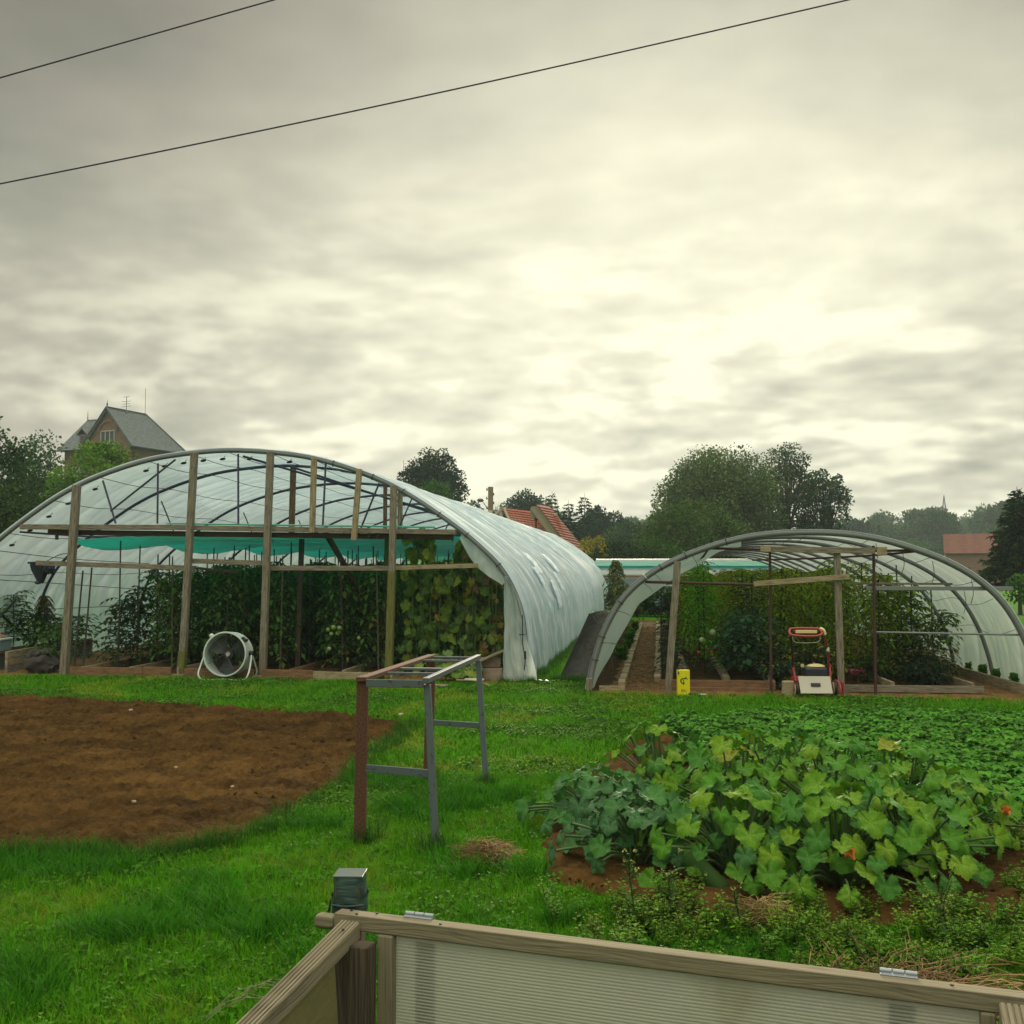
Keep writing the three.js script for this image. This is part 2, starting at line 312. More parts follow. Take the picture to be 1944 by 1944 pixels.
function conifer(name, label, x, z, { h, w, base, color, levels, size, gap = 0 }) {
  const t = thing(name, label, 'tree', [x, hillAt(x, z), z]), L = new Leaves(), wood = [taper([V(0, -0.3, 0), V(0, h * 0.5, 0), V(0, h, 0)], h * 0.018, 0.01)];
  for (let k = 0; k < levels; k++) {
    const f = k / levels, y = lerp(base, h - 0.1, f), reach = (w / 2) * (1 - f) ** 0.8 * R(0.75, 1.1) + 0.08, n = Math.round(lerp(9, 4, f));
    for (let b = 0; b < n; b++) {
      if (rnd() < gap) continue;
      const a = (b / n) * 6.283 + k * 1.7 + R(-0.3, 0.3), tip = V(Math.cos(a) * reach, y + reach * R(-0.35, 0.1), Math.sin(a) * reach), from = V(0, y + reach * 0.1, 0);
      L.stick(from, tip, 0.012 * (1 - f) + 0.006, [0.03, 0.022, 0.016]);
      const m = Math.max(5, Math.round((reach / size) * 7));
      for (let i = 0; i < m; i++) { const q = (i + rnd()) / m, o = from.clone().lerp(tip, 0.15 + 0.85 * q); L.leaf(o, V(Math.cos(a) + R(-1, 1), R(-0.8, 0.3), Math.sin(a) + R(-1, 1)).normalize(), rdir(0.5), size * R(0.7, 1.3), size * 0.35, tone(color, 0.35), 0.15); }
    }
  }
  part('trunk', wood, MAT_BARK, t); part('crown', L.build(), MAT_LEAF, t);
  return t;
}
rnd = mulberry(101);
const C_DARK = [0.026, 0.065, 0.022], C_MID = [0.04, 0.10, 0.02], C_OLIVE = [0.07, 0.115, 0.036], C_LIME = [0.11, 0.24, 0.014], C_BLUE = [0.028, 0.07, 0.042];
tree('dark_tree', 'tall dark broadleaf tree at the left edge, left of the slate roofed house', -21.9, -31.4, { h: 6.9, base: 1.2, w: 3.9, lumps: 120, lr: 0.6, leaves: 14000, size: 0.13, color: C_DARK, alt: [0.045, 0.08, 0.03] }, { r: 0.16 });
tree('garden_shrub', 'dark green rounded shrub below the tall dark tree, just behind the large polytunnel', -18.3, -27.8, { h: 4.0, base: 0.3, w: 3.6, lumps: 36, leaves: 7500, size: 0.13, color: [0.022, 0.05, 0.012], alt: [0.04, 0.07, 0.015] }, { r: 0.1, category: 'shrub' });
tree('bright_tree', 'bright yellow green tree in front of the slate roofed house', -28.7, -51.4, { h: 8.3, base: 2.0, w: 5.6, lumps: 130, lr: 0.62, leaves: 20000, size: 0.16, color: C_LIME, alt: [0.06, 0.15, 0.012], flat: 0.3, altShare: 0.35 }, { r: 0.16 });
tree('bright_tree', 'lower yellow green tree under the right eave of the slate roofed house', -25.6, -51.0, { h: 7.0, base: 2.0, w: 3.6, lumps: 30, leaves: 6000, size: 0.17, color: [0.07, 0.14, 0.016], alt: C_MID, flat: 0.3 }, { r: 0.12 });
tree('yard_tree', 'small dark tree left of the brick wall of the slate roofed house', -40.2, -64.6, { h: 7.0, base: 1, w: 2.6, lumps: 24, leaves: 3600, size: 0.2, color: C_DARK }, { r: 0.12 });
tree('yard_tree', 'blue green tree seen small between the tall dark tree and the slate roofed house', -47.5, -76, { h: 8.4, base: 1, w: 5, lumps: 28, leaves: 4200, size: 0.24, color: C_MID }, { r: 0.14 });
conifer('cedar_tree', 'thin sparse cedar beside the round dark tree above the polytunnel ridge', -19.2, -77.8, { h: 10.0, w: 3.2, base: 3, color: [0.02, 0.045, 0.03], levels: 15, size: 0.26, gap: 0.25 });
tree('round_tree', 'round dark tree rising above the ridge of the large polytunnel', -18.0, -82.9, { h: 11.3, base: 4.2, w: 5.2, lumps: 170, lr: 0.6, leaves: 21000, size: 0.2, color: [0.026, 0.065, 0.036], alt: [0.055, 0.065, 0.03], fill: 0.25, top: 0.5 }, { r: 0.26 });
tree('green_tree', 'fresh green tree below the round dark tree behind the polytunnel ridge', -14.6, -68.6, { h: 7.3, base: 2, w: 3.4, lumps: 30, leaves: 7000, size: 0.17, color: [0.045, 0.13, 0.018] }, { r: 0.14 });
tree('ridge_bush', 'small dark bush where the polytunnel ridge dips left of the street lamp pole', -13.3, -73.7, { h: 6.5, base: 2.5, w: 2.6, lumps: 18, leaves: 3000, size: 0.18, color: C_BLUE }, { r: 0.1 });
tree('round_tree', 'grey green round topped tree behind the red tiled house', -14.6, -118.9, { h: 10.4, base: 3.5, w: 6.4, lumps: 130, lr: 0.62, leaves: 15000, size: 0.27, color: [0.034, 0.07, 0.042], fill: 0.3, top: 0.3 }, { r: 0.28 });
conifer('spruce_tree', 'leftmost of the three pointed spruces right of the red tiled house', -8.5, -84.5, { h: 8.2, w: 3.6, base: 1.5, color: C_BLUE, levels: 22, size: 0.3 });
conifer('spruce_tree', 'middle of the three pointed spruces right of the red tiled house', -7.2, -84.8, { h: 7.5, w: 3.6, base: 1.5, color: [0.018, 0.045, 0.026], levels: 20, size: 0.3 });
conifer('spruce_tree', 'rightmost of the three pointed spruces right of the red tiled house', -6.1, -87.6, { h: 8.2, w: 4.0, base: 1.5, color: C_BLUE, levels: 22, size: 0.3 });
tree('hedgerow_tree', 'grey green tree between the spruces and the gap of open sky, taller one', -6.0, -110, { h: 8.3, base: 1, w: 4.2, lumps: 40, leaves: 7500, size: 0.3, color: [0.026, 0.06, 0.035] }, { r: 0.2 });
tree('hedgerow_tree', 'loose crowned tree at the left side of the gap of open sky', -4.4, -120.3, { h: 8.4, base: 1, w: 3.8, lumps: 36, leaves: 6000, size: 0.3, color: [0.026, 0.06, 0.04] }, { r: 0.2 });
tree('hedgerow_tree', 'low olive tree filling the gap below the open sky', -1.6, -100.5, { h: 5.6, base: 0.3, w: 9, d: 5, lumps: 60, leaves: 10000, size: 0.26, color: C_MID, alt: [0.04, 0.06, 0.035] }, { r: 0.15 });
tree('yellow_shrub', 'yellow leaved shrub above the far end of the large polytunnel', -3.5, -58.0, { h: 3.6, base: 0.8, w: 1.7, lumps: 18, leaves: 2600, size: 0.11, color: [0.32, 0.3, 0.012], alt: [0.14, 0.2, 0.015] }, { r: 0.06, category: 'shrub' });
tree('dark_hedge', 'dark clipped hedge above the roof of the back polytunnel', -2.2, -54.5, { h: 2.9, base: 0.1, w: 5.4, d: 2, lumps: 60, leaves: 9000, size: 0.12, color: [0.018, 0.045, 0.016] }, { r: 0.06, category: 'hedge' });
tree('hedge_bush', 'mid green bush at the right end of the dark hedge', 0.3, -55.6, { h: 3.1, base: 0.1, w: 3.4, lumps: 36, leaves: 6500, size: 0.12, color: [0.04, 0.11, 0.012], alt: C_MID }, { r: 0.06, category: 'bush' });
tree('weed_bank', 'rank dark weeds at the far end of the straw path', -0.3, -40.6, { h: 1.25, base: 0.05, w: 3.4, d: 1.6, lumps: 50, lr: 0.7, leaves: 5000, size: 0.11, color: [0.03, 0.075, 0.02], alt: [0.05, 0.09, 0.02] }, { r: 0.03, category: 'weeds' });
tree('olive_bush', 'olive green willow bush in front of the big willow', 2.0, -60.7, { h: 5.5, base: 0.2, w: 6.6, d: 5, lumps: 160, lr: 0.6, leaves: 24000, size: 0.15, color: [0.095, 0.15, 0.036], alt: [0.06, 0.13, 0.024], altShare: 0.4 }, { r: 0.12, category: 'bush' });
tree('big_willow', 'big dense willow in the middle right, tallest of the trees', 4.15, -72.9, { h: 10.0, base: 0.8, w: 8.5, d: 7, lumps: 330, lr: 0.55, leaves: 66000, size: 0.17, color: [0.13, 0.19, 0.065], alt: [0.095, 0.15, 0.065], altShare: 0.4, fill: 0.35, droop: 0.3, top: 0.7 }, { r: 0.35 });
tree('airy_tree', 'airy tree with sky showing through it, joined to the big willow', 9.0, -75.6, { h: 10.6, base: 2.6, w: 5.6, d: 5, lumps: 110, lr: 0.55, leaves: 11000, size: 0.17, color: [0.05, 0.095, 0.05], alt: [0.08, 0.12, 0.045], fill: 0.4, droop: 0.2, top: 0.3 }, { r: 0.26, every: 2 });
tree('airy_tree', 'slim airy tree leaning right at the end of the willow group', 11.5, -76.4, { h: 9.6, base: 2.2, w: 3.8, lumps: 70, lr: 0.55, leaves: 6500, size: 0.17, color: [0.045, 0.09, 0.05], alt: [0.08, 0.12, 0.045], fill: 0.3, top: 0.2 }, { r: 0.2, every: 2, lean: [0.6, 0] });
tree('scrub_bush', 'dark scrub under the airy trees', 9.6, -71.5, { h: 3.7, base: 0.1, w: 10, d: 4, lumps: 60, leaves: 12000, size: 0.18, color: [0.022, 0.045, 0.02], alt: C_OLIVE }, { r: 0.1, category: 'bush' });
conifer('yard_conifer', 'dark bushy conifer at the right edge in front of the brick barn', 14.2, -44.2, { h: 5.1, w: 3.0, base: 1.3, color: [0.024, 0.052, 0.016], levels: 44, size: 0.22 });
tree('field_sapling', 'low leafy sapling on the bright grass beyond the small polytunnel, at the right edge', 10.9, -31.7, { h: 2.0, base: 0.7, w: 1.9, lumps: 14, leaves: 1500, size: 0.12, color: C_MID }, { r: 0.05 });

// ---------------------------------------------------------------- the wood on the far hill
{
  const variants = [0, 1, 2].map(() => lumpCrown({ h: 9, base: 0.4, w: 8, lumps: 34, leaves: 2200, size: 0.8, color: [0.04, 0.10, 0.02], alt: [0.06, 0.12, 0.028] }).geo), places = [[], [], []];
  for (let i = 0; i < 620; i++) {
    const a = R(-0.75, 0.75), d = R(215, 420), x = Math.sin(a) * d, z = -Math.cos(a) * d;
    places[i % 3].push([x, hillAt(x, z) - 0.6, z, R(0.55, 1.05) * (d > 330 ? 0.9 : 1), R(0, 6.28)]);
  }
  for (let i = 0; i < 150; i++) { const x = R(10, 95), z = -R(150, 215); places[i % 3].push([x, hillAt(x, z) - 0.5, z, R(0.35, 0.62), R(0, 6.28)]); }
  const m = new THREE.Object3D();
  variants.forEach((g, k) => {
    const w = new THREE.InstancedMesh(g, MAT_LEAF, places[k].length); w.name = numbered('distant_wood'); w.userData = { kind: 'stuff', label: 'dark blue green wood along the far hill', category: 'wood' };
    places[k].forEach(([x, y, z, s, t], i) => { m.position.set(x, y, z); m.rotation.set(0, t, 0); m.scale.set(s * R(0.9, 1.2), s * R(0.85, 1.15), s); m.updateMatrix(); w.setMatrixAt(i, m.matrix); const c = R(0.7, 1.2); w.setColorAt(i, rgb(c, c * R(0.9, 1.1), c)); });
    w.castShadow = w.receiveShadow = true; scene.add(w);
  });
}

// ---------------------------------------------------------------- buildings behind
const slateMap = texture(512, 512, (u, v) => { const row = Math.floor(v * 40), c = (u * 48 + (row % 2) * 0.5) % 1, e = (v * 40) % 1, t = 0.5 + 0.5 * noise(Math.floor(u * 48 + (row % 2) * 0.5) * 1.37 + 0.3, row * 1.73 + 0.6); return mix3(mix3([0.05, 0.065, 0.075], [0.14, 0.165, 0.18], t), [0.03, 0.035, 0.04], (e < 0.16 || c < 0.06) ? 0.8 : 0); }, { repeat: [1 / 8, 1 / 8] });
const brickMap = texture(512, 512, (u, v) => { const row = Math.floor(v * 32), s = u * 16 + (row % 2) * 0.5, joint = (v * 32) % 1 < 0.16 || s % 1 < 0.08, t = 0.5 + 0.5 * noise(Math.floor(s) * 1.31 + 0.4, row * 1.61 + 0.7); return joint ? [0.2, 0.17, 0.14] : mix3([0.10, 0.05, 0.035], [0.26, 0.12, 0.07], t); }, { repeat: [0.45, 0.42] });
const MAT_SLATE = std({ map: slateMap, roughness: 0.6 }), MAT_BRICK = std({ map: brickMap, roughness: 0.95 }), MAT_RENDER = std({ color: rgb(0.31, 0.26, 0.19), bumpMap: speck, bumpScale: 0.02 });
const MAT_PANE = std({ color: rgb(0.03, 0.04, 0.05), roughness: 0.15 }), MAT_TRIM = std({ color: rgb(0.33, 0.34, 0.34), roughness: 0.7 }), MAT_ZINC = std({ color: rgb(0.08, 0.09, 0.11), roughness: 0.5, metalness: 0.4 });
function slab(pts, thick) {                                      // a flat polygon given thickness against its normal, uv in metres
  const P = pts.map((p) => V(...p)), n = new THREE.Vector3().crossVectors(P[1].clone().sub(P[0]), P[2].clone().sub(P[0])).normalize(), ux = P[1].clone().sub(P[0]).normalize(), uy = new THREE.Vector3().crossVectors(n, ux);
  const flat = P.map((p) => { const q = p.clone().sub(P[0]); return new THREE.Vector2(q.dot(ux), q.dot(uy)); });
  const g = new THREE.ExtrudeGeometry(new THREE.Shape(flat), { depth: thick, bevelEnabled: false });
  g.translate(0, 0, -thick);
  return g.applyMatrix4(new THREE.Matrix4().makeBasis(ux, uy, n).setPosition(P[0]));
}
{
  // the slate roofed house: a gabled front wing running back, and a hipped wing to its left. Own axes: x across the gable, z out of it
  const o = new THREE.Vector3(-52.4, 0, -94.2), gx = V(5.75, 0, 1.58).normalize();
  const house = thing('slate_house', 'tall brick house with steep slate roofs and a gable window, behind the bright tree', 'house', [o.x, 0, o.z], undefined, -Math.atan2(gx.z, gx.x));
  const hw = 3.0, eave = 13.85, top = 17.45, len = 7.2;
  const wall = [slab([[-hw + 0.3, 0, 0], [hw - 0.3, 0, 0], [hw - 0.3, eave + 0.1, 0], [0, top - 0.25, 0], [-hw + 0.3, eave + 0.1, 0]], 0.4)];
  wall.push(box(0.4, eave - 0.1, len - 0.6, hw - 0.5, (eave - 0.1) / 2, -len / 2 - 0.2, 0), box(0.4, eave - 0.1, len - 0.6, -hw + 0.5, (eave - 0.1) / 2, -len / 2 - 0.2, 0), box(2 * hw - 0.6, eave - 0.1, 0.4, 0, (eave - 0.1) / 2, -len + 0.2, 0));
  wall.push(box(4.9, eave - 0.2, 3.4, -hw - 2.1, (eave - 0.2) / 2, -3.6, 0));
  part('wall', wall, MAT_BRICK, house);
  const roof = [slab([[hw + 0.25, eave - 0.25, 0.35], [hw + 0.25, eave - 0.25, -len - 0.3], [0, top, -len + 2.2], [0, top, 0.35]], 0.16), slab([[-hw - 0.25, eave - 0.25, -len - 0.3], [-hw - 0.25, eave - 0.25, 0.35], [0, top - 0.002, 0.35], [0, top - 0.002, -len + 2.2]], 0.16), slab([[hw + 0.24, eave - 0.26, -len - 0.31], [-hw - 0.24, eave - 0.26, -len - 0.31], [0, top - 0.004, -len + 2.19]], 0.16)];
  const rf = part('roof', roof, MAT_SLATE, house);
  part('ridge_cap', [rod(V(0, top + 0.03, 0.36), V(0, top + 0.03, -len + 2.2), 0.08), rod(V(0, top + 0.03, -len + 2.2), V(hw + 0.25, eave - 0.2, -len - 0.3), 0.07), rod(V(0, top, 0.36), V(hw + 0.27, eave - 0.22, 0.36), 0.07), rod(V(0, top, 0.36), V(-hw - 0.27, eave - 0.22, 0.36), 0.07)], MAT_ZINC, rf);
  part('finial', [rod(V(0, top, 0.2), V(0, top + 0.75, 0.2), 0.06, 0.015), new THREE.SphereGeometry(0.1, 8, 6).translate(0, top + 0.3, 0.2)], MAT_ZINC, rf);
  const wy = top - 0.35, wl = -hw - 4.9;
  const side = part('side_roof', [slab([[wl, eave - 0.1, -1.2], [-1.2, eave - 0.1, -1.2], [-1.2, wy, -3.6], [-hw - 3.3, wy, -3.6]], 0.16), slab([[wl, eave - 0.1, -6], [wl, eave - 0.1, -1.2], [-hw - 3.3, wy, -3.6]], 0.16), slab([[-1.2, eave - 0.1, -6], [wl, eave - 0.1, -6], [-hw - 3.3, wy, -3.6], [-1.2, wy, -3.6]], 0.16)], MAT_SLATE, house);
  part('finial', [rod(V(-hw - 3.3, wy, -3.6), V(-hw - 3.3, wy + 0.85, -3.6), 0.06, 0.015)], MAT_ZINC, side);
  const dm = part('dormer', [box(0.95, 1.3, 1.4, -4.5, eave + 0.75, -1.95, 0)], MAT_BRICK, house);
  part('dormer_roof', [slab([[-4.5, eave + 2.0, -1.05], [-4.5, eave + 2.0, -3.2], [-5.2, eave + 1.35, -3.2], [-5.2, eave + 1.35, -1.05]], 0.08), slab([[-3.8, eave + 1.35, -1.05], [-3.8, eave + 1.35, -3.2], [-4.5, eave + 2.002, -3.2], [-4.5, eave + 2.002, -1.05]], 0.08)], MAT_SLATE, dm);
  part('pane', [box(0.55, 0.85, 0.06, -4.5, eave + 0.75, -1.24, 0)], MAT_PANE, dm);
  const win = part('gable_window', [box(1.75, 0.1, 0.16, 0, eave + 0.02, 0.06, 0), box(1.75, 0.1, 0.14, 0, eave + 1.32, 0.05, 0), ...[-0.83, -0.28, 0.28, 0.83].map((x) => box(0.1, 1.2, 0.13, x, eave + 0.67, 0.05, 0))], MAT_TRIM, house);
  part('pane', [-0.555, 0, 0.555].map((x) => box(0.44, 1.19, 0.05, x, eave + 0.67, 0.028, 0)), MAT_PANE, win);
  const arch = new THREE.Shape(); arch.absarc(0, 0, 1.25, 0, Math.PI); arch.absarc(0, 0, 1.0, Math.PI, 0, true);
  part('brick_arch', [new THREE.ExtrudeGeometry(arch, { depth: 0.1, bevelEnabled: false }).translate(0, eave + 1.2, 0.01)], MAT_BRICK, house);
  part('gutter', rod(V(hw + 0.3, eave - 0.32, 0.4), V(hw + 0.3, eave - 0.32, -len - 0.3), 0.09), MAT_ZINC, house); part('gutter', [rod(V(wl - 0.3, eave - 0.15, -1.1), V(-hw + 0.2, eave - 0.15, -1.1), 0.09)], MAT_ZINC, house);
  part('window', [box(1.2, 1.8, 0.12, -hw - 2.9, 11.2, -1.88, 0)], MAT_TRIM, house);
  const an = thing('roof_aerial', 'television aerial standing on the slate roof ridge', 'aerial', [-51.6, 17.3, -96.1]);
  part('mast', [rod(V(0, -0.2, 0), V(0, 1.5, 0), 0.035)], MAT_ZINC, an);
  part('rods', [[0.5, 0.55], [0.75, 0.4], [1.0, 0.5], [1.45, 0.35]].map(([y, l]) => rod(V(-l, y, 0), V(l, y + 0.05, 0.1), 0.02)), MAT_ZINC, an);
  single('roof_mast', rod(V(-51.2, 17.0, -99.1), V(-51.2, 20.1, -99.1), 0.025), MAT_ZINC, 'thin bare mast at the back end of the slate roof ridge', 'mast');
}
const tileMat = std({ map: texture(256, 256, (u, v) => { const t = noise(u * 24, v * 12, 24, 12), f = noise(u * 80, v * 80, 80, 80); return mix3([0.20, 0.05, 0.032], [0.36, 0.115, 0.075], clamp(0.5 + 0.5 * t + 0.3 * f)); }, { repeat: [0.5, 0.5] }), roughness: 0.85 });
function tileCourses(a, b, c, d, rows) {                         // overlapping courses from eave a-b up to ridge d-c, each one proud of the one above
  const A = V(...a), B = V(...b), C = V(...c), D = V(...d), n = new THREE.Vector3().crossVectors(B.clone().sub(A), D.clone().sub(A)).normalize(), out = [];
  for (let k = 0; k < rows; k++) {
    const t0 = k / rows, t1 = (k + 1.08) / rows, l0 = A.clone().lerp(D, t0).addScaledVector(n, 0.07), r0 = B.clone().lerp(C, t0).addScaledVector(n, 0.07), l1 = A.clone().lerp(D, t1), r1 = B.clone().lerp(C, t1), cols = 30, wave = (i) => 0.02 * Math.abs(Math.sin(i * 1.57));
    out.push(surface(cols, 2, (u, v) => { const w = Math.round(u * cols); return v < 0.4 ? l0.clone().lerp(r0, u).addScaledVector(n, -0.06 + wave(w)) : v < 0.9 ? l0.clone().lerp(r0, u).addScaledVector(n, wave(w)) : l1.clone().lerp(r1, u).addScaledVector(n, wave(w)); }, (u, v, p) => [p.x + p.z, p.y * 1.5]));
  }
  return out;
}
{
  const h = thing('tiled_house', 'rendered house with two red tiled roof sections at different heights', 'house', [-7, 0, -60]);
  // lower section: gable end to the left, ridge running right
  part('wall', [slab([[-2.95, 0, 0.3], [0.9, 0, 0.3], [0.9, 3.7, 0.3], [-2.95, 3.7, 0.3]], 0.25), slab([[-2.95, 0, -2.6], [-2.95, 0, 0.3], [-2.95, 3.75, 0.3], [-2.95, 5.3, -1.15], [-2.95, 3.75, -2.6]].reverse(), -0.25), slab([[-2.65, 3.7, 0.62], [-1.5, 3.7, 0.62], [-1.98, 5.2, 0.2]], 0.2)], MAT_RENDER, h);
  const r1 = part('roof', [slab([[-1.05, 3.85, 0.7], [1.75, 3.45, 0.7], [1.1, 4.98, -1.1], [-1.95, 5.35, -1.1]], 0.1), slab([[1.75, 3.45, -2.9], [-2.9, 3.6, -2.9], [-1.95, 5.345, -1.1], [1.1, 4.975, -1.1]], 0.1)], MAT_RENDER, h);
  const rows1 = part('tile_courses', tileCourses([-1.05, 3.75, 0.72], [1.85, 3.35, 0.72], [1.12, 5.01, -1.1], [-1.98, 5.4, -1.1], 11), tileMat, r1); rows1.userData.kind = 'stuff';
  part('verge', [bar(V(-2.0, 5.42, -0.95), V(-1.08, 3.85, 0.78), 0.14, 0.12), bar(V(-2.0, 5.42, -0.95), V(-2.85, 4.6, -0.2), 0.16, 0.12), ...[0, 1, 2, 3].map((i) => box(0.16, 0.14, 0.2, -2.1 - i * 0.2, 5.4 - i * 0.2, -0.9, 0.03))], MAT_RENDER, r1);
  part('vent_pipe', [rod(V(0.1, 3.9, 0.75), V(0.1, 4.65, 0.6), 0.05), box(0.2, 0.14, 0.2, 0.1, 4.7, 0.6)], std({ color: rgb(0.14, 0.05, 0.04) }), r1);
  // taller section at the right, its gable wall standing above the lower roof
  part('gable_wall', [slab([[1.55, 2.9, 1.4], [1.95, 2.9, 1.4], [0.2, 5.36, 1.4], [-0.08, 5.36, 1.4], [-0.04, 5.1, 1.4]], 0.3)], MAT_RENDER, h);
  const r2 = part('upper_roof', [slab([[1.9, 3.15, 1.45], [2.55, 3.0, -3.1], [0.6, 5.45, -1.7], [0.22, 5.38, 1.45]], 0.1)], MAT_RENDER, h);
  const rows2 = part('tile_courses', tileCourses([1.98, 3.05, 1.5], [2.65, 2.9, -3.1], [0.62, 5.5, -1.7], [0.22, 5.43, 1.5], 15), tileMat, r2); rows2.userData.kind = 'stuff';
  part('chimney_stub', [box(0.36, 0.6, 0.4, 0.0, 5.0, 0.9, 0.01)], MAT_RENDER, h);
  part('back_wall', [box(3.9, 3.2, 0.25, -0.9, 1.6, -2.75, 0), box(0.25, 2.9, 4.2, 2.0, 1.45, -0.9, 0)], MAT_RENDER, h);
}
{
  const b = thing('brick_barn', 'low barn with a rusty red roof at the right, in front of the far wood', 'barn', [35.6, 0, -126.2], undefined, -0.24);
  const rustMap = texture(256, 256, (u, v) => { const s = Math.floor(u * 8) % 2; return mix3(mix3([0.09, 0.03, 0.022], [0.16, 0.055, 0.036], clamp(0.5 + fbm(u * 10, v * 10, 4, 10, 10))), [0.14, 0.065, 0.035], s * 0.35); }, { repeat: [0.16, 0.3] });
  part('roof', [slab([[-3.1, 3.7, 1.5], [3.6, 3.7, 1.5], [3.6, 6.0, -1.6], [-3.1, 6.0, -1.6]], 0.12), slab([[3.6, 3.7, -4.7], [-3.1, 3.7, -4.7], [-3.1, 5.996, -1.6], [3.6, 5.996, -1.6]], 0.12)], std({ map: rustMap }), b);
  part('wall', [box(6.4, 3.75, 0.25, 0.25, 1.87, 1.05, 0), box(6.4, 3.75, 0.25, 0.25, 1.87, -4.2, 0), slab([[-2.95, 0, -4.2], [-2.95, 0, 1.05], [-2.95, 3.8, 1.05], [-2.95, 5.8, -1.6], [-2.95, 3.8, -4.2]].reverse(), -0.2), slab([[3.45, 0, -4.2], [3.45, 0, 1.05], [3.45, 3.8, 1.05], [3.45, 5.8, -1.6], [3.45, 3.8, -4.2]].reverse(), 0.2)], MAT_BRICK, b);
  part('door', [box(1.1, 2.1, 0.1, -0.9, 1.05, 1.2, 0)], MAT.darkWood, b);
}
{
  const p = thing('lamp_pole', 'square concrete pole with a street lamp arm beside the red tiled house', 'utility pole', [-10.42, 0, -65]);
  part('pole', [bar(V(0, 0, 0), V(0, 7.0, 0), 0.3, 0.26, 0.02)], std({ color: rgb(0.2, 0.16, 0.11), bumpMap: speck, bumpScale: 0.01 }), p);
  const arm = part('lamp_arm', [rod(V(-0.1, 5.55, 0.1), V(-0.5, 6.1, 0.2), 0.03)], MAT_ZINC, p);
  part('lamp_head', [new THREE.SphereGeometry(0.2, 10, 8).scale(1.1, 0.6, 0.8).translate(-0.62, 6.15, 0.2)], MAT_ZINC, arm);
  for (const [x, y] of [[-0.22, 5.6], [-0.22, 6.2], [-0.22, 6.75], [0.2, 5.3], [0.2, 5.9], [0.2, 6.45]]) part('insulator', rod(V(x, y, 0.1), V(x, y + 0.16, 0.1), 0.05), MAT_ZINC, p);
  const q = thing('street_lamp', 'thin street lamp reaching out left of the big willow', 'street lamp', [0.75, 0, -95.9]);
  part('pole', [rod(V(0, 0, 0), V(0, 5.6, 0), 0.09, 0.06)], MAT_ZINC, q); part('lamp_arm', [rod(V(0, 5.6, 0), V(-0.65, 6.0, 0.1), 0.04)], MAT_ZINC, q);
  part('lamp_head', [new THREE.SphereGeometry(0.26, 10, 8).scale(1.4, 0.35, 0.6).rotateZ(-0.3).translate(-0.95, 6.12, 0.1)], MAT_ZINC, q);
  const y = thing('power_pylon', 'steel lattice pylon standing above the far wood', 'pylon', [70.2, 5.0, -272]);
  const legs = [], lat = []; const H = 15.4, bw = 1.7;
  for (const [sx, sz] of [[-1, -1], [1, -1], [1, 1], [-1, 1]]) legs.push(rod(V(sx * bw, 0, sz * bw), V(sx * 0.3, H - 3, sz * 0.3), 0.14), rod(V(sx * 0.3, H - 3, sz * 0.3), V(0, H, 0), 0.08));
  for (let k = 0; k < 9; k++) { const y0 = (k / 9) * (H - 3), y1 = ((k + 1) / 9) * (H - 3), w0 = lerp(bw, 0.3, k / 9), w1 = lerp(bw, 0.3, (k + 1) / 9); for (const s of [-1, 1]) lat.push(rod(V(-w0, y0, s * w0), V(w1, y1, s * w1), 0.09), rod(V(w0, y0, s * w0), V(-w1, y1, s * w1), 0.09)); }
  part('leg', legs, MAT_ZINC, y); part('lattice', lat, MAT_ZINC, y);
  part('cross_arm', [rod(V(-2.6, 10.3, 0), V(2.6, 10.3, 0), 0.1), rod(V(-2.6, 10.3, 0), V(0, 11, 0), 0.07), rod(V(2.6, 10.3, 0), V(0, 11, 0), 0.07)], MAT_ZINC, y);
}
{
  const sagged = (a, b, sag) => { const pts = []; for (let i = 0; i <= 20; i++) { const t = i / 20; pts.push(a.clone().lerp(b, t).add(V(0, -sag * 4 * t * (1 - t), 0))); } return pts; };
  const cm = std({ color: rgb(0.03, 0.022, 0.06), roughness: 0.5 });
  single('overhead_cable', tube([V(-20.5, 4.6, -11.15), V(-14.4, 5.8, -11.93), V(-8.66, 6.9, -12.66), V(-3.09, 8.06, -13.37), V(2.56, 9.35, -14.09), V(8.4, 10.75, -14.85)], 0.0105, 6, 60), cm, 'lower of the two dark overhead cables, crossing most of the sky', 'cable', 'overhead cables');
  const B = V(-6.9, 8.83, -12.8), e = V(3.54, 1.02, -0.44);
  single('overhead_cable', tube(sagged(B.clone().addScaledVector(e, -2.2), B.clone().addScaledVector(e, 5.5), 0.02), 0.0105, 6, 40), cm, 'upper of the two dark overhead cables, in the top left corner', 'cable', 'overhead cables');
}

// ---------------------------------------------------------------- the polytunnels
const filmMap = texture(1024, 1024, (u, v) => { const a = fbm(u * 6, v * 6, 5, 6, 6), dirt = sstep(0.2, 0.7, fbm(u * 14 + 3, v * 5, 4, 14, 5)); return mix3(mix3([0.57, 0.70, 0.80], [0.71, 0.81, 0.885], clamp(0.5 + a)), [0.50, 0.54, 0.52], 0.5 * dirt); });
const MAT_FILM = phys({ specularIntensity: 0.35, map: filmMap, transmission: 0.52, thickness: 0, roughness: 0.8, ior: 1.45 });
const MAT_FILM_OLD = phys({ specularIntensity: 0.4, map: filmMap, color: rgb(0.93, 0.9, 0.8), transmission: 0.58, thickness: 0, roughness: 0.85, ior: 1.45 });
const MAT_NET = phys({ map: texture(256, 256, (u, v) => { const g = (Math.floor(u * 128) % 2) * 0.12 + (Math.floor(v * 128) % 2) * 0.12, a = 0.5 + 0.4 * fbm(u * 6, v * 6, 4, 6, 6); return mix3([0.0, 0.40, 0.31], [0.01, 0.66, 0.52], clamp(a + g)); }, { repeat: [3, 3] }), transmission: 0.75, thickness: 0, roughness: 0.93 });
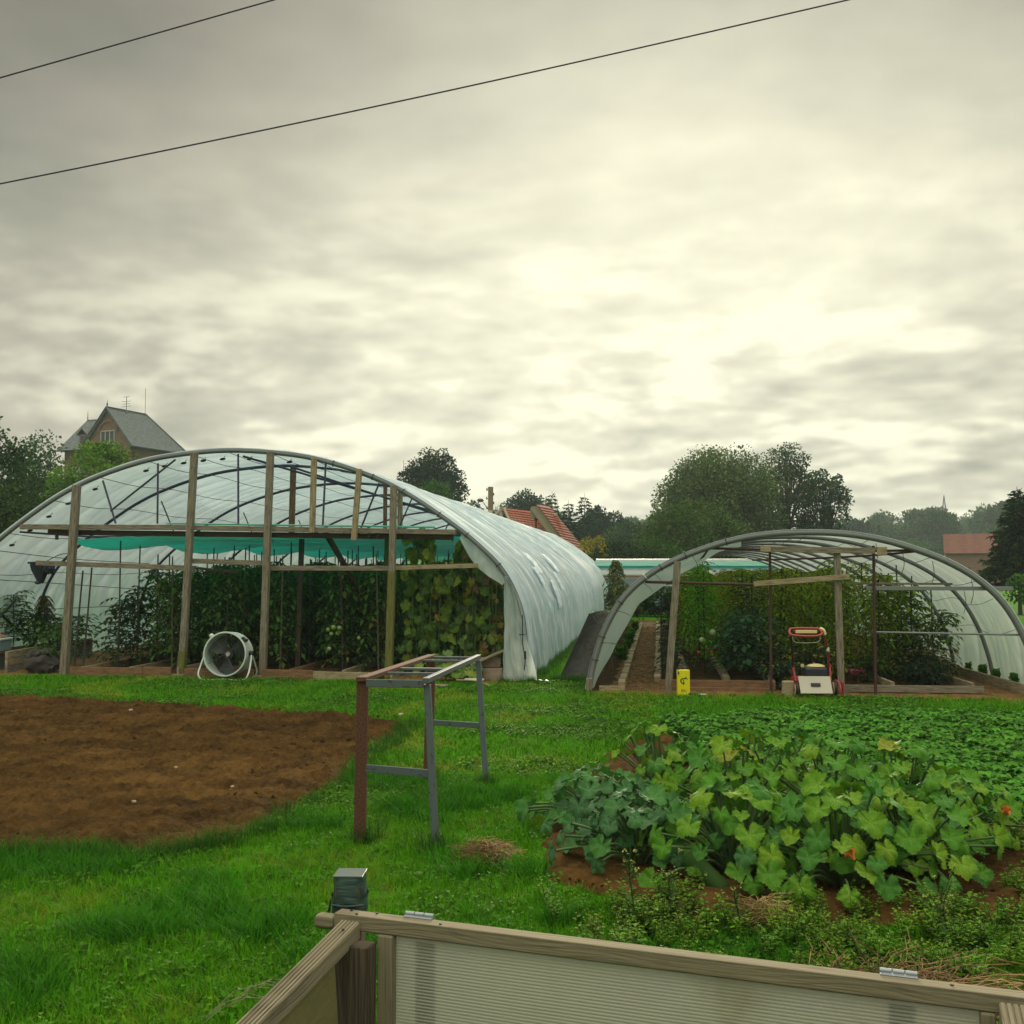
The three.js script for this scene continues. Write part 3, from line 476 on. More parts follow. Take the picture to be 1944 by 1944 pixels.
class Arch {
  constructor(cx, half) { this.cx = cx; const pts = [...half.slice().reverse().map(([x, y]) => V(-x, y, 0)), ...half.slice(1).map(([x, y]) => V(x, y, 0))]; this.curve = new THREE.CatmullRomCurve3(pts, false, 'centripetal'); this.curve.arcLengthDivisions = 400; this.len = this.curve.getLength(); }
  at(s, off = 0) { const p = this.curve.getPointAt(clamp(s)), t = this.curve.getTangentAt(clamp(s)); return V(this.cx + p.x - t.y * off, p.y + t.x * off, 0); }
  hoop(z, r, seg = 72, radial = 8) { const self = this; class C extends THREE.Curve { getPoint(t) { const p = self.at(t); p.z = z; return p; } } return new THREE.TubeGeometry(new C(), seg, r, radial); }
  side(x, right) { let a = 0.5, b = right ? 1 : 0; for (let i = 0; i < 40; i++) { const m = (a + b) / 2; if (Math.abs(this.at(m).x - this.cx) < Math.abs(x - this.cx)) a = m; else b = m; } return a; }
  atHeight(y, right) { let a = 0.5, b = right ? 1 : 0; for (let i = 0; i < 40; i++) { const m = (a + b) / 2; if (this.at(m).y > y) a = m; else b = m; } return a; }
}
rnd = mulberry(202);
const BIG = new Arch(-7.13, [[0, 3.76], [0.8, 3.71], [1.5, 3.6], [2.43, 3.31], [2.97, 3.06], [3.53, 2.71], [4.2, 2.21], [4.66, 1.74], [4.93, 1.18], [5.02, 0.57], [5.05, -0.05]]);
const BIG_Z = [-16.7, -19.3, -23.4, -27.2, -31, -34.8, -38.6, -42.4, -46.4];
const SMALL = new Arch(2.08, [[0, 2.29], [0.5, 2.27], [1.0, 2.19], [1.5, 2.04], [1.95, 1.85], [2.3, 1.63], [2.6, 1.34], [2.85, 0.92], [3.02, 0.42], [3.11, -0.05]]);
const SMALL_Z = [-15.35, -17.4, -19.6, -21.8, -24, -26.2, -28.4, -30.6, -32.8, -35, -37.4];
// folds run along the hoops; they are deeper low on the sides, where the film hangs loose
function foldsAt(s, z, seed, deep) {
  const loose = 0.25 + 0.75 * sstep(0.62, 0.9, Math.abs(s - 0.5) * 2), w = noise(s * 3 + seed, z * 0.25, 256, 256);
  const a = noise((z + s * 3.4 + w) * 1.5 + seed, s * 2.2), b = noise((z - s * 2.2 + 0.6 * w) * 2.9 + seed, s * 3 + 7), c = noise((z + s * 0.7) * 11 + 3, s * 6 + seed);
  const ridge = (n) => (1 - Math.min(1, Math.abs(n) * 1.7)) ** 3;
  return deep * (1.0 * ridge(a) + (0.3 + 0.7 * loose) * 0.7 * ridge(b) + loose * 0.22 * ridge(c)) - deep * 0.5;
}
function cover(arch, zs, off, s0, s1, nu, nv, seed, deep, uvs = 1.6) {
  const za = zs[0] + 0.05, zb = zs[zs.length - 1] - 0.05;
  return surface(nu, nv, (u, v) => {
    const s = lerp(s0, s1, u), z = lerp(za, zb, v ** 1.25); let sag = 0;
    for (let i = 0; i < zs.length - 1; i++) if (z <= zs[i] && z >= zs[i + 1]) sag = Math.sin(Math.PI * (zs[i] - z) / (zs[i] - zs[i + 1]));
    const p = arch.at(s, off + 0.01 + (foldsAt(s, z, seed, deep) * 0.8 - 0.05 * sag) * sstep(0, 0.12, sag + 0.02)); p.z = z; if (p.y < -0.04) p.y = -0.04;
    return p;
  }, (u, v, p) => [u * arch.len / uvs / 2, p.z / uvs / 2]);
}
{
  const t = thing('large_polytunnel', 'large open ended polytunnel with weathered timber end posts and cloudy plastic film', 'polytunnel', [0, 0, 0]);
  BIG_Z.forEach((z, i) => part('hoop', BIG.hoop(z, i ? 0.03 : 0.04), i ? MAT.bluePipe : MAT.pipe, t));
  part('film_cover', cover(BIG, BIG_Z, 0.035, 0, 1, 150, 600, 3.7, 0.075), MAT_FILM, t);
  const Z = -16.7, P = (x, y, z = Z) => V(x, y, z);
  // timber end frame
  const post = (x0, y0, x1, y1, z, w, m = MAT.greyWood, label) => part('post', [bar(V(x0, y0, z), V(x1, y1, z), w, w * 0.95, 0.006)], m, t, label);
  post(-9.95, -0.1, -9.79, 3.2, Z + 0.09, 0.115); post(-7.83, 0.42, -7.69, 3.72, Z + 0.09, 0.105);
  part('post', [bar(V(-7.86, -0.1, Z + 0.1), V(-7.83, 0.42, Z + 0.1), 0.12, 0.11)], MAT.mossWood, t, 'mossy green foot of the second post');
  part('post', [bar(V(-7.78, 2.1, Z + 0.02), V(-7.74, 3.0, Z + 0.02), 0.07, 0.05)], MAT.greyWood, t);
  post(-6.45, -0.1, -6.36, 3.72, Z + 0.09, 0.105);
  post(-4.33, -0.1, -4.28, 1.72, Z + 0.09, 0.115, MAT.mossWood, 'mossy lower half of the right hand post'); post(-4.28, 1.72, -4.26, 3.13, Z + 0.09, 0.1);
  post(-5.63, 2.37, -5.61, 3.6, Z + 0.09, 0.085, MAT.paleWood); post(-4.92, 2.24, -4.84, 3.41, Z + 0.09, 0.085, MAT.paleWood);
  part('beam', [bar(P(-10.85, 2.5), P(-7.7, 2.47), 0.1, 0.085), bar(P(-7.7, 2.465), P(-3.25, 2.37), 0.098, 0.083)], MAT.greyWood, t);
  part('beam_board', [bar(P(-10.4, 2.41, Z - 0.08), P(-3.3, 2.29, Z - 0.08), 0.04, 0.09)], MAT.darkWood, t);
  part('rail', [bar(P(-10.55, 1.88, Z + 0.01), P(-7.69, 1.79, Z + 0.01), 0.04, 0.082)], MAT.greyWood, t); part('rail', [bar(P(-7.75, 1.91, Z), P(-6.4, 1.87, Z), 0.04, 0.082)], MAT.greyWood, t);
  part('rail', [bar(P(-6.42, 1.79, Z + 0.01), P(-4.3, 1.785, Z + 0.01), 0.04, 0.08)], MAT.greyWood, t); part('rail', [bar(P(-4.34, 1.79, Z + 0.03), P(-2.88, 1.83, Z + 0.03), 0.045, 0.07)], MAT.paleWood, t, 'paler right hand rail in front of the climbing leaves');
  part('rail', [bar(P(-7.66, 1.79, Z - 0.05), P(-7.05, 1.72, Z - 0.3), 0.05, 0.04)], MAT.darkWood, t);
  part('brace', [bar(P(-5.6, 2.4, Z - 0.5), P(-4.55, 0.1, Z - 1.7), 0.11, 0.06)], MAT.darkWood, t, 'dark diagonal brace leaning down to the right');
  part('inner_post', [bar(V(-6.95, 2.44, -19.3), V(-6.93, 3.72, -19.3), 0.1, 0.08)], MAT.redWood, t); part('inner_post', [bar(V(-5.05, 2.4, -20.2), V(-5.05, 3.3, -20.2), 0.09, 0.08)], MAT.paleWood, t);
  part('inner_post', [bar(V(-6.2, -0.05, -17.6), V(-6.15, 2.4, -17.6), 0.08, 0.07)], MAT.darkWood, t); part('inner_post', [bar(V(-4.75, -0.05, -17.9), V(-4.7, 2.4, -17.9), 0.08, 0.07)], MAT.mossWood, t);
  for (const [x, z, y0, y1] of [[-6.2, -23.4, 2.5, 3.68], [-4.9, -27.2, 2.5, 3.3], [-5.6, -31, 2.5, 3.55], [-4.6, -34.8, 2.5, 3.2]]) part('inner_post', [bar(V(x, y0, z), V(x, y1, z), 0.08, 0.07)], MAT.redWood, t);
  // steel truss of the front hoop and the ties of the ones behind
  const strut = (a, b, r = 0.017, m = MAT.bluePipe) => part('strut', rod(a, b, r, r, 7), m, t);
  for (const [x0, y0, x1, y1] of [[-9.37, 3.28, -9.12, 2.55], [-8.38, 3.56, -8.37, 2.54], [-8.07, 3.62, -9.22, 2.76], [-6.96, 3.7, -6.94, 2.52], [-5.44, 3.52, -5.48, 2.48], [-4.53, 3.18, -4.83, 2.45]]) strut(P(x0, y0), P(x1, y1));
  strut(P(-6.95, 3.68, -16.9), V(-3.9, 2.75, -23.4), 0.02); strut(V(-6.3, 3.55, -17.2), V(-3.3, 2.4, -27.2), 0.02);
  for (const z of BIG_Z.slice(1)) part('tie_bar', rod(V(BIG.at(BIG.atHeight(2.42, false)).x, 2.42, z), V(BIG.at(BIG.atHeight(2.42, true)).x, 2.42, z), 0.014), MAT.bluePipe, t);
  for (const z of BIG_Z.slice(1, 6)) { strut(V(-4.6, 3.1, z), V(-4.9, 2.43, z), 0.014); strut(V(-9.6, 3.1, z), V(-9.3, 2.43, z), 0.014); }
  strut(V(-11.0, 2.42, -16.9), V(-9.4, 2.3, -19.3), 0.018);
  strut(V(-12.02, 1.75, -19.25), V(-12.13, 0.05, -16.8), 0.02); strut(V(-12.12, 1.75, -16.75), V(-12.13, 0.25, -19.25), 0.026, MAT.black);
  // wires along the tunnel under the film, and the clips hanging from the front hoop
  for (const s of [0.13, 0.2, 0.27, 0.335, 0.4, 0.455, 0.5, 0.555, 0.61, 0.67, 0.73]) { const pts = BIG_Z.map((z) => { const q = BIG.at(s, -0.03); q.z = z; return q; }); part('wire', tube(pts.flatMap((q, i) => (i ? [pts[i - 1].clone().lerp(q, 0.5).add(V(0, -0.05, 0)), q] : [q])), 0.006, 4), MAT.wire, t); }
  for (const [y0, y1, y2] of [[2.1, 1.98, 1.9], [1.62, 1.5, 1.32], [0.98, 0.98, 1.0]]) part('wire', tube([V(BIG.at(BIG.atHeight(y0, false)).x + 0.05, y0, -16.8), V(BIG.at(BIG.atHeight(y1, false)).x + 0.08, y1, -19.3), V(-11.2, y2, -22)], 0.007, 4), MAT.wire, t);
  for (const s of [0.155, 0.185, 0.215, 0.245, 0.275, 0.315, 0.385, 0.41, 0.435, 0.46, 0.485, 0.52, 0.545, 0.57]) { const q = BIG.at(s, -0.11); part('clip', [new THREE.SphereGeometry(0.03, 7, 5).scale(1.9, 0.8, 0.9).rotateZ(0.15).translate(q.x, q.y, Z - 0.25), rod(V(q.x, q.y, Z - 0.25), V(q.x - 0.02, q.y + 0.07, Z - 0.4), 0.006)], MAT.black, t); }
  for (const x of [-10.2, -9.9, -4.7, -4.55, -4.1]) part('clip', [box(0.05, 0.09, 0.04, x, 2.32, Z - 0.02, 0.008)], MAT.black, t);
  // strings that lash the film to the front hoop
  for (const s of [0.63, 0.68, 0.72, 0.77, 0.81, 0.86]) { const q = BIG.at(s), q2 = BIG.at(s + 0.004); const d = q2.clone().sub(q).normalize(); part('lashing', new THREE.TorusGeometry(0.052, 0.006, 5, 14).applyMatrix4(new THREE.Matrix4().lookAt(q, q.clone().add(d), V(0, 0, 1)).setPosition(q.x, q.y, Z)), MAT.black, t); }
  // loose end of the film: a strip inside the front hoop that becomes a hanging curtain at the right
  const top = BIG.atHeight(2.38, true), low = BIG.atHeight(1.62, true);
  part('loose_film', surface(14, 40, (u, v) => { const s = lerp(top, low, v), w = 0.02 + 0.24 * Math.sin(Math.PI * Math.min(1, v * 0.75 + 0.1)), q = BIG.at(s, -w * u + 0.02); q.z = Z - 0.06 + 0.05 * u + 0.03 * noise(u * 3, v * 7); q.y -= 0.05 * u * u; return q; }, (u, v) => [u * 0.1, v * 0.5]), MAT_FILM_OLD, t);
  part('loose_film', surface(40, 60, (u, v) => {
    const y = lerp(1.66, 0.02, v), xr = BIG.at(BIG.atHeight(Math.max(y, 0.0), true), 0.03).x, xl = -2.44 + 0.02 * noise(v * 6, 3.3) - 0.03 * v, out = sstep(0.55, 1, v), x = lerp(xl, xr + 0.16 * out, u);
    const f = 0.05 * noise(u * 5 + 0.8 * v, v * 1.6 + 4) + 0.03 * Math.abs(noise(u * 11 - v * 1.5, v * 2.5)) + 0.02 * noise(u * 16, v * 9);
    return V(x, y + 0.05 * noise(u * 4, 1.5) * v, Z + 0.05 + f + 0.3 * out * (0.25 + 0.6 * u));
  }, (u, v) => [u * 0.2, v * 0.5]), MAT_FILM_OLD, t, 'loose film hanging as a curtain at the right foot');
  part('lashing', [tube([V(-2.14, 1.05, Z + 0.16), V(-2.13, 0.6, Z + 0.2), V(-2.09, 0.35, Z + 0.22), V(-2.12, 0.12, Z + 0.2)], 0.008, 5), box(0.035, 0.13, 0.035, -2.09, 0.42, Z + 0.22, 0.01), box(0.1, 0.015, 0.02, -2.14, 0.74, Z + 0.2, 0.004)], MAT.black, t);
  for (const [h, z, w, k] of [[1.86, -21.2, 0.34, 1], [1.62, -20.6, 0.26, 2], [1.9, -25.0, 0.36, 3], [1.5, -23.9, 0.28, 4], [1.25, -22.4, 0.4, 5]]) {
    const s0 = BIG.atHeight(h, true), ds = w / BIG.len;
    part('repair_patch', surface(16, 16, (u, v) => { const s = s0 + (u - 0.5) * ds * 1.5 + 0.004 * noise(v * 4, k), q = BIG.at(s, 0.075 + 0.022 * Math.abs(noise(u * 4 + k, v * 4)) + 0.008 * noise(u * 11, v * 11 + k)); q.z = z + (v - 0.5) * w * 2 + 0.05 * noise(u * 4, k * 3.3); return q; }, (u, v) => [u * 0.2 + k, v * 0.3]), MAT_FILM, t);
  }
}
// green shade netting slung under the tie bars
{
  const zs = BIG_Z, net = surface(46, 190, (u, v) => {
    const z = lerp(-16.9, -46.2, v ** 1.5); let sag = 0;
    for (let i = 0; i < zs.length - 1; i++) if (z <= zs[i] && z >= zs[i + 1]) sag = Math.sin(Math.PI * (zs[i] - z) / (zs[i] - zs[i + 1]));
    const x = lerp(-9.75 + 0.12 * noise(z * 0.5, 2.2) - 0.4 * Math.exp(-((z + 17) ** 2)), -3.15, u), edge = sstep(0.2, 0, u) + 0.5 * sstep(0.9, 1, u);
    return V(x, 2.35 - (0.05 + 0.17 * edge) * sag - 0.05 * edge * Math.max(0, noise(z * 0.9, 5)) - 0.03 * Math.abs(noise(x * 2.1 + z * 0.4, z * 0.7)) - 0.02 * noise(x * 5, z * 2.2), z);
  }, (u, v, p) => [p.x, p.z]);
  single('shade_net', net, MAT_NET, 'sea green shade netting slung across the large polytunnel under its tie bars', 'shade net');
  single('folded_net', surface(30, 6, (u, v) => { const a = v * 6.283; return V(lerp(-8.2, -3.6, u), lerp(2.5, 2.41, u) + 0.042 + 0.016 * Math.sin(a) + 0.004 * noise(u * 40, v * 6), -16.72 + 0.05 * Math.cos(a)); }, (u, v) => [u * 3, v]), MAT_NET, 'thin roll of green netting lying along the top of the end beam', 'rolled net');
}
{
  const t = thing('small_polytunnel', 'lower open polytunnel on the right with thick hoops and whitish film', 'polytunnel', [0, 0, 0]);
  SMALL_Z.forEach((z, i) => part('hoop', SMALL.hoop(z, i ? 0.032 : 0.045), i ? MAT.pipe : MAT.pipe, t));
  part('film_cover', cover(SMALL, SMALL_Z, 0.036, 0.0, 1, 110, 420, 9.1, 0.022), MAT_FILM_OLD, t);
  const Z = -15.35;
  part('post', [bar(V(0.11, -0.1, Z + 0.06), V(0.27, 1.88, Z + 0.06), 0.1, 0.09)], MAT.greyWood, t); part('post', [bar(V(2.52, -0.1, Z + 0.05), V(2.49, 2.02, Z + 0.05), 0.09, 0.08)], MAT.greyWood, t);
  part('beam', [bar(V(1.46, 2.055, Z + 0.1), V(3.0, 2.025, Z + 0.1), 0.07, 0.085)], MAT.greyWood, t); part('beam_end', [box(0.14, 0.085, 0.05, 1.5, 2.055, Z + 0.165, 0.004), box(0.13, 0.12, 0.05, 3.08, 2.02, Z + 0.16, 0.004)], MAT.paleWood, t, 'pale block of wood at the beam end');
  part('rail', [bar(V(1.33, 1.56, Z + 0.13), V(2.64, 1.665, Z + 0.13), 0.03, 0.075)], MAT.paleWood, t, 'sloping pale rail nailed across the posts');
  const steel = (name, a, b, r, m) => part(name, rod(a, b, r, r, 7), m, t);
  steel('upright', V(1.565, -0.05, Z), V(1.575, 2.04, Z), 0.019, MAT.rustPipe); steel('upright', V(2.99, -0.05, Z), V(3.0, 2.1, Z), 0.021, MAT.rustPipe);
  steel('cross_pipe', V(-0.2, 1.585, Z - 0.02), V(1.6, 1.545, Z - 0.02), 0.02, MAT.rustPipe); steel('cross_pipe', V(0.72, 2.07, Z - 0.04), V(1.6, 2.05, Z - 0.04), 0.018, MAT.rustPipe); steel('cross_pipe', V(2.95, 2.025, Z - 0.03), V(3.68, 2.035, Z - 0.03), 0.018, MAT.rustPipe);
  part('side_rail', [bar(V(2.9, 1.5, Z - 0.04), V(4.85, 1.5, Z - 0.04), 0.03, 0.055)], MAT.pipe, t); part('side_rail', [bar(V(2.7, 1.565, Z - 0.2), V(4.1, 1.56, Z - 0.2), 0.03, 0.03)], MAT.greyWood, t);
  steel('cross_pipe', V(3.02, 0.885, Z - 0.05), V(5.12, 0.86, Z - 0.05), 0.014, MAT.pipe);
  part('cross_pipe', tube([V(3.7, 2.03, Z), V(3.2, 1.98, -15.9), V(2.6, 1.95, -17.4), V(1.7, 1.94, -19.6)], 0.016, 6), MAT.rustPipe, t); part('bent_pipe', tube([V(0.72, 2.07, Z), V(0.66, 1.97, Z - 0.08), V(0.5, 1.87, Z - 0.5), V(0.2, 1.8, -17.4)], 0.016, 6), MAT.rustPipe, t);
  for (const s of [0.3, 0.4, 0.5, 0.6, 0.7, 0.78]) { const pts = SMALL_Z.map((z) => { const q = SMALL.at(s, -0.035); q.z = z; return q; }); part('wire', tube(pts.flatMap((q, i) => (i ? [pts[i - 1].clone().lerp(q, 0.5).add(V(0, -0.07, 0)), q] : [q])), 0.005, 4), MAT.wire, t); }
  for (const [s, z0] of [[0.82, -15.4], [0.88, -15.4]]) { const pts = []; for (let i = 0; i <= 10; i++) { const q = SMALL.at(s, -0.05); q.z = lerp(z0, -21.8, i / 10); q.y -= 0.12 * Math.sin(Math.PI * ((i / 10) * 3 % 1)); pts.push(q); } part('wire', tube(pts, 0.004, 4), MAT.wire, t); }
  for (const [x, z] of [[3.2, -16.2], [3.6, -16.3], [3.95, -16.0], [4.4, -15.7], [4.6, -16.8]]) { const y = SMALL.at(SMALL.side(x, true)).y; part('hanging_string', tube([V(x, y, z), V(x + 0.02, y - 0.2, z), V(x - 0.02, y - 0.33, z + 0.02)], 0.005, 4), MAT.wire, t); }
  for (const s of [0.06, 0.1, 0.165, 0.225, 0.255, 0.3, 0.37]) { const q = SMALL.at(s), d = SMALL.at(s + 0.004).sub(q).normalize(); part('lashing', new THREE.TorusGeometry(0.055, 0.006, 5, 14).applyMatrix4(new THREE.Matrix4().lookAt(q, q.clone().add(d), V(0, 0, 1)).setPosition(q.x, q.y, Z)), s === 0.225 ? MAT.white : MAT.black, t); }
  part('film_skirt', surface(10, 60, (u, v) => { const s = lerp(0.01, 0.395, v), w = 0.17 * sstep(0, 0.25, v) * (1 - 0.85 * sstep(0.6, 1, v)) + 0.03 + 0.03 * Math.abs(Math.sin(v * 14)), q = SMALL.at(s, -0.03 - w * u); q.z = Z - 0.03 - 0.25 * u + 0.025 * noise(u * 4, v * 9); return q; }, (u, v) => [u * 0.1, v * 0.6]), MAT_FILM_OLD, t, 'pale strip of film hanging inside the left half of the front hoop');
  for (const s of [0.09, 0.15, 0.215, 0.24, 0.31]) { const a = SMALL.at(s, -0.03), b = SMALL.at(s + 0.004, -0.24); a.z = Z + 0.03; b.z = Z - 0.27; part('tie_cord', tube([a, a.clone().lerp(b, 0.5).add(V(0, 0.015, 0.05)), b], 0.004, 4), MAT.black, t); }
  part('foot_stake', [bar(V(-1.02, -0.1, Z + 0.1), V(-1.0, 0.2, Z + 0.1), 0.09, 0.07)], MAT.greyWood, t);
}
{
  // the third tunnel, its long side across the far ends of the other two
  const t = thing('back_polytunnel', 'third polytunnel across the back, grey film below a green net strip under its roof', 'polytunnel', [2.4, 0, -46.5]);
  const half = 5.1, prof = [[-2.15, 0], [-2.1, 0.8], [-2.02, 1.42], [-1.8, 1.62], [-1.2, 2.0], [-0.5, 2.22], [0, 2.28], [0.8, 2.2], [1.6, 1.8], [2.05, 1.2], [2.15, 0]].map(([z, y]) => V(0, y, -z)), c = new THREE.CatmullRomCurve3(prof);
  part('film_cover', surface(60, 60, (u, v) => { const q = c.getPointAt(v); q.y -= 0.02; q.x = lerp(-half, half, u); q.z += 0.02 * noise(u * 40, v * 5); q.y = Math.max(-0.05, q.y); return q; }, (u, v) => [u * 4, v * 2]), phys({ map: filmMap, color: rgb(0.42, 0.46, 0.47), transmission: 0.6, thickness: 0, roughness: 0.6 }), t);
  for (let k = 0; k <= 5; k++) { const pts = []; for (let i = 0; i <= 24; i++) { const q = c.getPointAt(i / 24); q.x = -half + k * 2.04; q.z *= 0.98; q.y = q.y * 0.985; pts.push(q); } part('hoop', tube(pts, 0.03, 6, 30), MAT.pipe, t); }
  part('rail', [bar(V(-half, 1.5, 2.11), V(half, 1.5, 2.11), 0.05, 0.08)], MAT.redWood, t); part('gutter_board', [bar(V(-half, 1.66, 1.96), V(half, 1.66, 1.96), 0.04, 0.16)], MAT.white, t);
  part('net_strip', surface(40, 6, (u, v) => V(lerp(-half, half, u), lerp(1.95, 2.14, v) + 0.015 * noise(u * 20, v * 2), 1.5 - 0.55 * v), (u, v) => [u * 10, v]), MAT_NET, t);
  part('ridge_strip', [bar(V(-half, 2.2, 0.76), V(half, 2.2, 0.76), 0.1, 0.07)], MAT.white, t);
}

// ---------------------------------------------------------------- earth, boards and bricks inside the tunnels
const flatSheet = (x0, x1, z0, z1, y, amp, step = 0.25, uvs = 1.7) => { const nx = Math.ceil((x1 - x0) / step), nz = Math.ceil((z0 - z1) / step); return surface(nx, nz, (u, v) => { const x = lerp(x0, x1, u), z = lerp(z0, z1, v), e = Math.min(1, Math.min(u, 1 - u, v, 1 - v) * 30); return V(x, y + e * amp * (0.5 + fbm(x * 4, z * 4, 3)) - (1 - e) * 0.02, z); }, (u, v, p) => [p.x / uvs, p.z / uvs]); };
structure('earth_floor', flatSheet(-12.1, -2.25, -16.2, -46.3, 0.012, 0.03), MAT_DRY);
structure('earth_floor', flatSheet(-1.05, 5.6, -15.02, -37.4, 0.014, 0.03), MAT_DRY);
{
  const b = thing('front_boards', 'long low edging boards along the open front of the large polytunnel', 'edging', [0, 0, 0]);
  for (const [x0, z0, x1, z1, h, m] of [[-9.72, -16.42, -8.42, -16.4, 0.15, MAT.redWood], [-8.4, -16.38, -7.92, -16.37, 0.17, MAT.redWood], [-7.7, -16.4, -6.52, -16.4, 0.15, MAT.redWood], [-6.38, -16.42, -5.5, -16.36, 0.15, MAT.redWood], [-5.48, -16.3, -4.45, -16.22, 0.14, MAT.paleWood], [-9.7, -16.47, -4.5, -16.45, 0.05, MAT.paleWood]]) part('board', [bar(V(x0, h / 2, z0), V(x1, h / 2, z1), 0.04, h)], m, b);
  const beds = [-9.55, -8.7, -7.85, -7.0, -5.95, -5.05, -4.25];
  for (let i = 0; i < beds.length; i++) {
    const d = thing('bed_board', ['leftmost long bed board running back beside the tall plants', 'second long bed board from the left in the large polytunnel', 'third long bed board from the left in the large polytunnel', 'long bed board running back between the fan and the left post', 'long bed board running back right of the fan', 'long bed board left of the mossy right hand post', 'long bed board at the foot of the climbing leaves'][i], 'board', [beds[i], 0, -16.5], 'long boards edging the beds in the large polytunnel');
    for (let k = 0; k < 3; k++) part('board', [bar(V(R(-0.02, 0.02), 0.075, -k * 3.4), V(R(-0.02, 0.02), 0.075, -k * 3.4 - 3.36), 0.035, 0.15 + R(-0.01, 0.01))], pick([MAT.paleWood, MAT.redWood]), d);
  }
  structure('bed_soil', flatSheet(-8.68, -7.87, -16.55, -40, 0.05, 0.05), MAT_DAMP); structure('bed_soil', flatSheet(-6.98, -5.97, -16.55, -40, 0.05, 0.05), MAT_DAMP); structure('bed_soil', flatSheet(-5.03, -4.27, -16.55, -40, 0.05, 0.05), MAT_DAMP);
  const s = thing('side_bed', 'raised bed of stacked planks along the left wall of the large polytunnel', 'raised bed', [0, 0, 0]);
  for (let k = 0; k < 3; k++) part('plank', [bar(V(-11.0, 0.065 + k * 0.125, -16.6), V(-11.5, 0.065 + k * 0.125, -20.2), 0.045, 0.12)], pick([MAT.greyWood, MAT.darkWood, MAT.paleWood]), s);
  part('bed_soil', flatSheet(-12.05, -11.3, -16.8, -20.2, 0.33, 0.04), MAT_DAMP, s);
}
{
  // small tunnel: brick edgings along the path, boards along the front, planks at the right
  const edging = (label, x, z0, z1, m, drift = 0) => {
    const t = thing('brick_edging', label, 'edging', [x, 0, z0], 'brick edgings in the small polytunnel'), L = 0.215, n = Math.min(84, Math.floor((z0 - z1) / L));
    const shapes = [0, 1, 2].map(() => box(0.105, 0.13, L - 0.012, 0, 0.065, 0, 0.01, 'z'));
    for (let i = 0; i < n; i++) { const b = part('brick', shapes[i % 3], m[i % m.length], t); b.position.set(drift * i * L + R(-0.006, 0.006), R(-0.012, 0.006), -i * L - L / 2); b.rotation.set(R(-0.02, 0.02), R(-0.04, 0.04), R(-0.03, 0.03)); }
  };
  const brickish = [[0.36, 0.28, 0.17], [0.42, 0.34, 0.22], [0.30, 0.22, 0.13], [0.33, 0.24, 0.15]].map((c) => std({ color: rgb(...c), bumpMap: speck, bumpScale: 0.01, map: texture(64, 64, (u, v) => { const t = 0.8 + 0.5 * fbm(u * 4, v * 4, 3, 4, 4); return [t, t, t * 0.95]; }) }));
  edging('brick edging between the dark soil bed and the straw path, left of the path', -0.55, -15.5, -33.5, brickish); edging('brick edging on the right hand side of the straw path', -0.03, -16.4, -34, brickish);
  edging('brick edging right behind the leaning post', 0.4, -16.5, -26, brickish); edging('brick edging that ends below the orange squash', 1.02, -16.5, -27, brickish, 0.0);
  const f = thing('front_boards', 'low edging boards along the open front of the small polytunnel', 'edging', [0, 0, 0]);
  for (const [x0, z0, x1, z1, h, y, m] of [[-0.87, -15.38, -0.5, -15.42, 0.1, 0.03, MAT.paleWood], [0.0, -15.55, 1.62, -15.6, 0.13, 0.1, MAT.redWood], [0.0, -15.5, 1.6, -15.55, 0.09, 0.02, MAT.redWood], [2.6, -15.55, 4.5, -15.6, 0.1, 0.08, MAT.greyWood]]) part('board', [bar(V(x0, y, z0), V(x1, y, z1), 0.045, h)], m, f);
  for (const [label, x0, z0, x1, z1] of [['slanting bed board that meets the rusty upright, ending right of the yellow box', 1.63, -15.62, 1.72, -21.5], ['pale hose like bed board curving back at the right of the small polytunnel', 4.4, -15.75, 4.2, -19], ['plank edging between the earth path and the lettuces at the right wall', 5.05, -15.5, 4.78, -21.5], ['thin bed board behind the right hand posts', 3.3, -15.7, 3.1, -20]]) {
    const t = thing('bed_plank', label, 'board', [0, 0, 0]); part('board', [bar(V(x0, 0.09, z0), V(x1, 0.09, z1), 0.05, 0.14)], MAT.paleWood, t);
  }
  structure('bed_soil', flatSheet(-1.0, -0.6, -15.45, -33, 0.03, 0.04), MAT_DAMP); structure('bed_soil', flatSheet(0.04, 1.0, -15.62, -34, 0.06, 0.04), MAT_DAMP); structure('bed_soil', flatSheet(1.07, 1.62, -15.62, -34, 0.06, 0.04), MAT_DAMP); structure('bed_soil', flatSheet(1.72, 4.2, -15.62, -34, 0.06, 0.04), MAT_DAMP); structure('bed_soil', flatSheet(5.08, 5.2, -15.5, -30, 0.08, 0.03), MAT_DAMP);
}

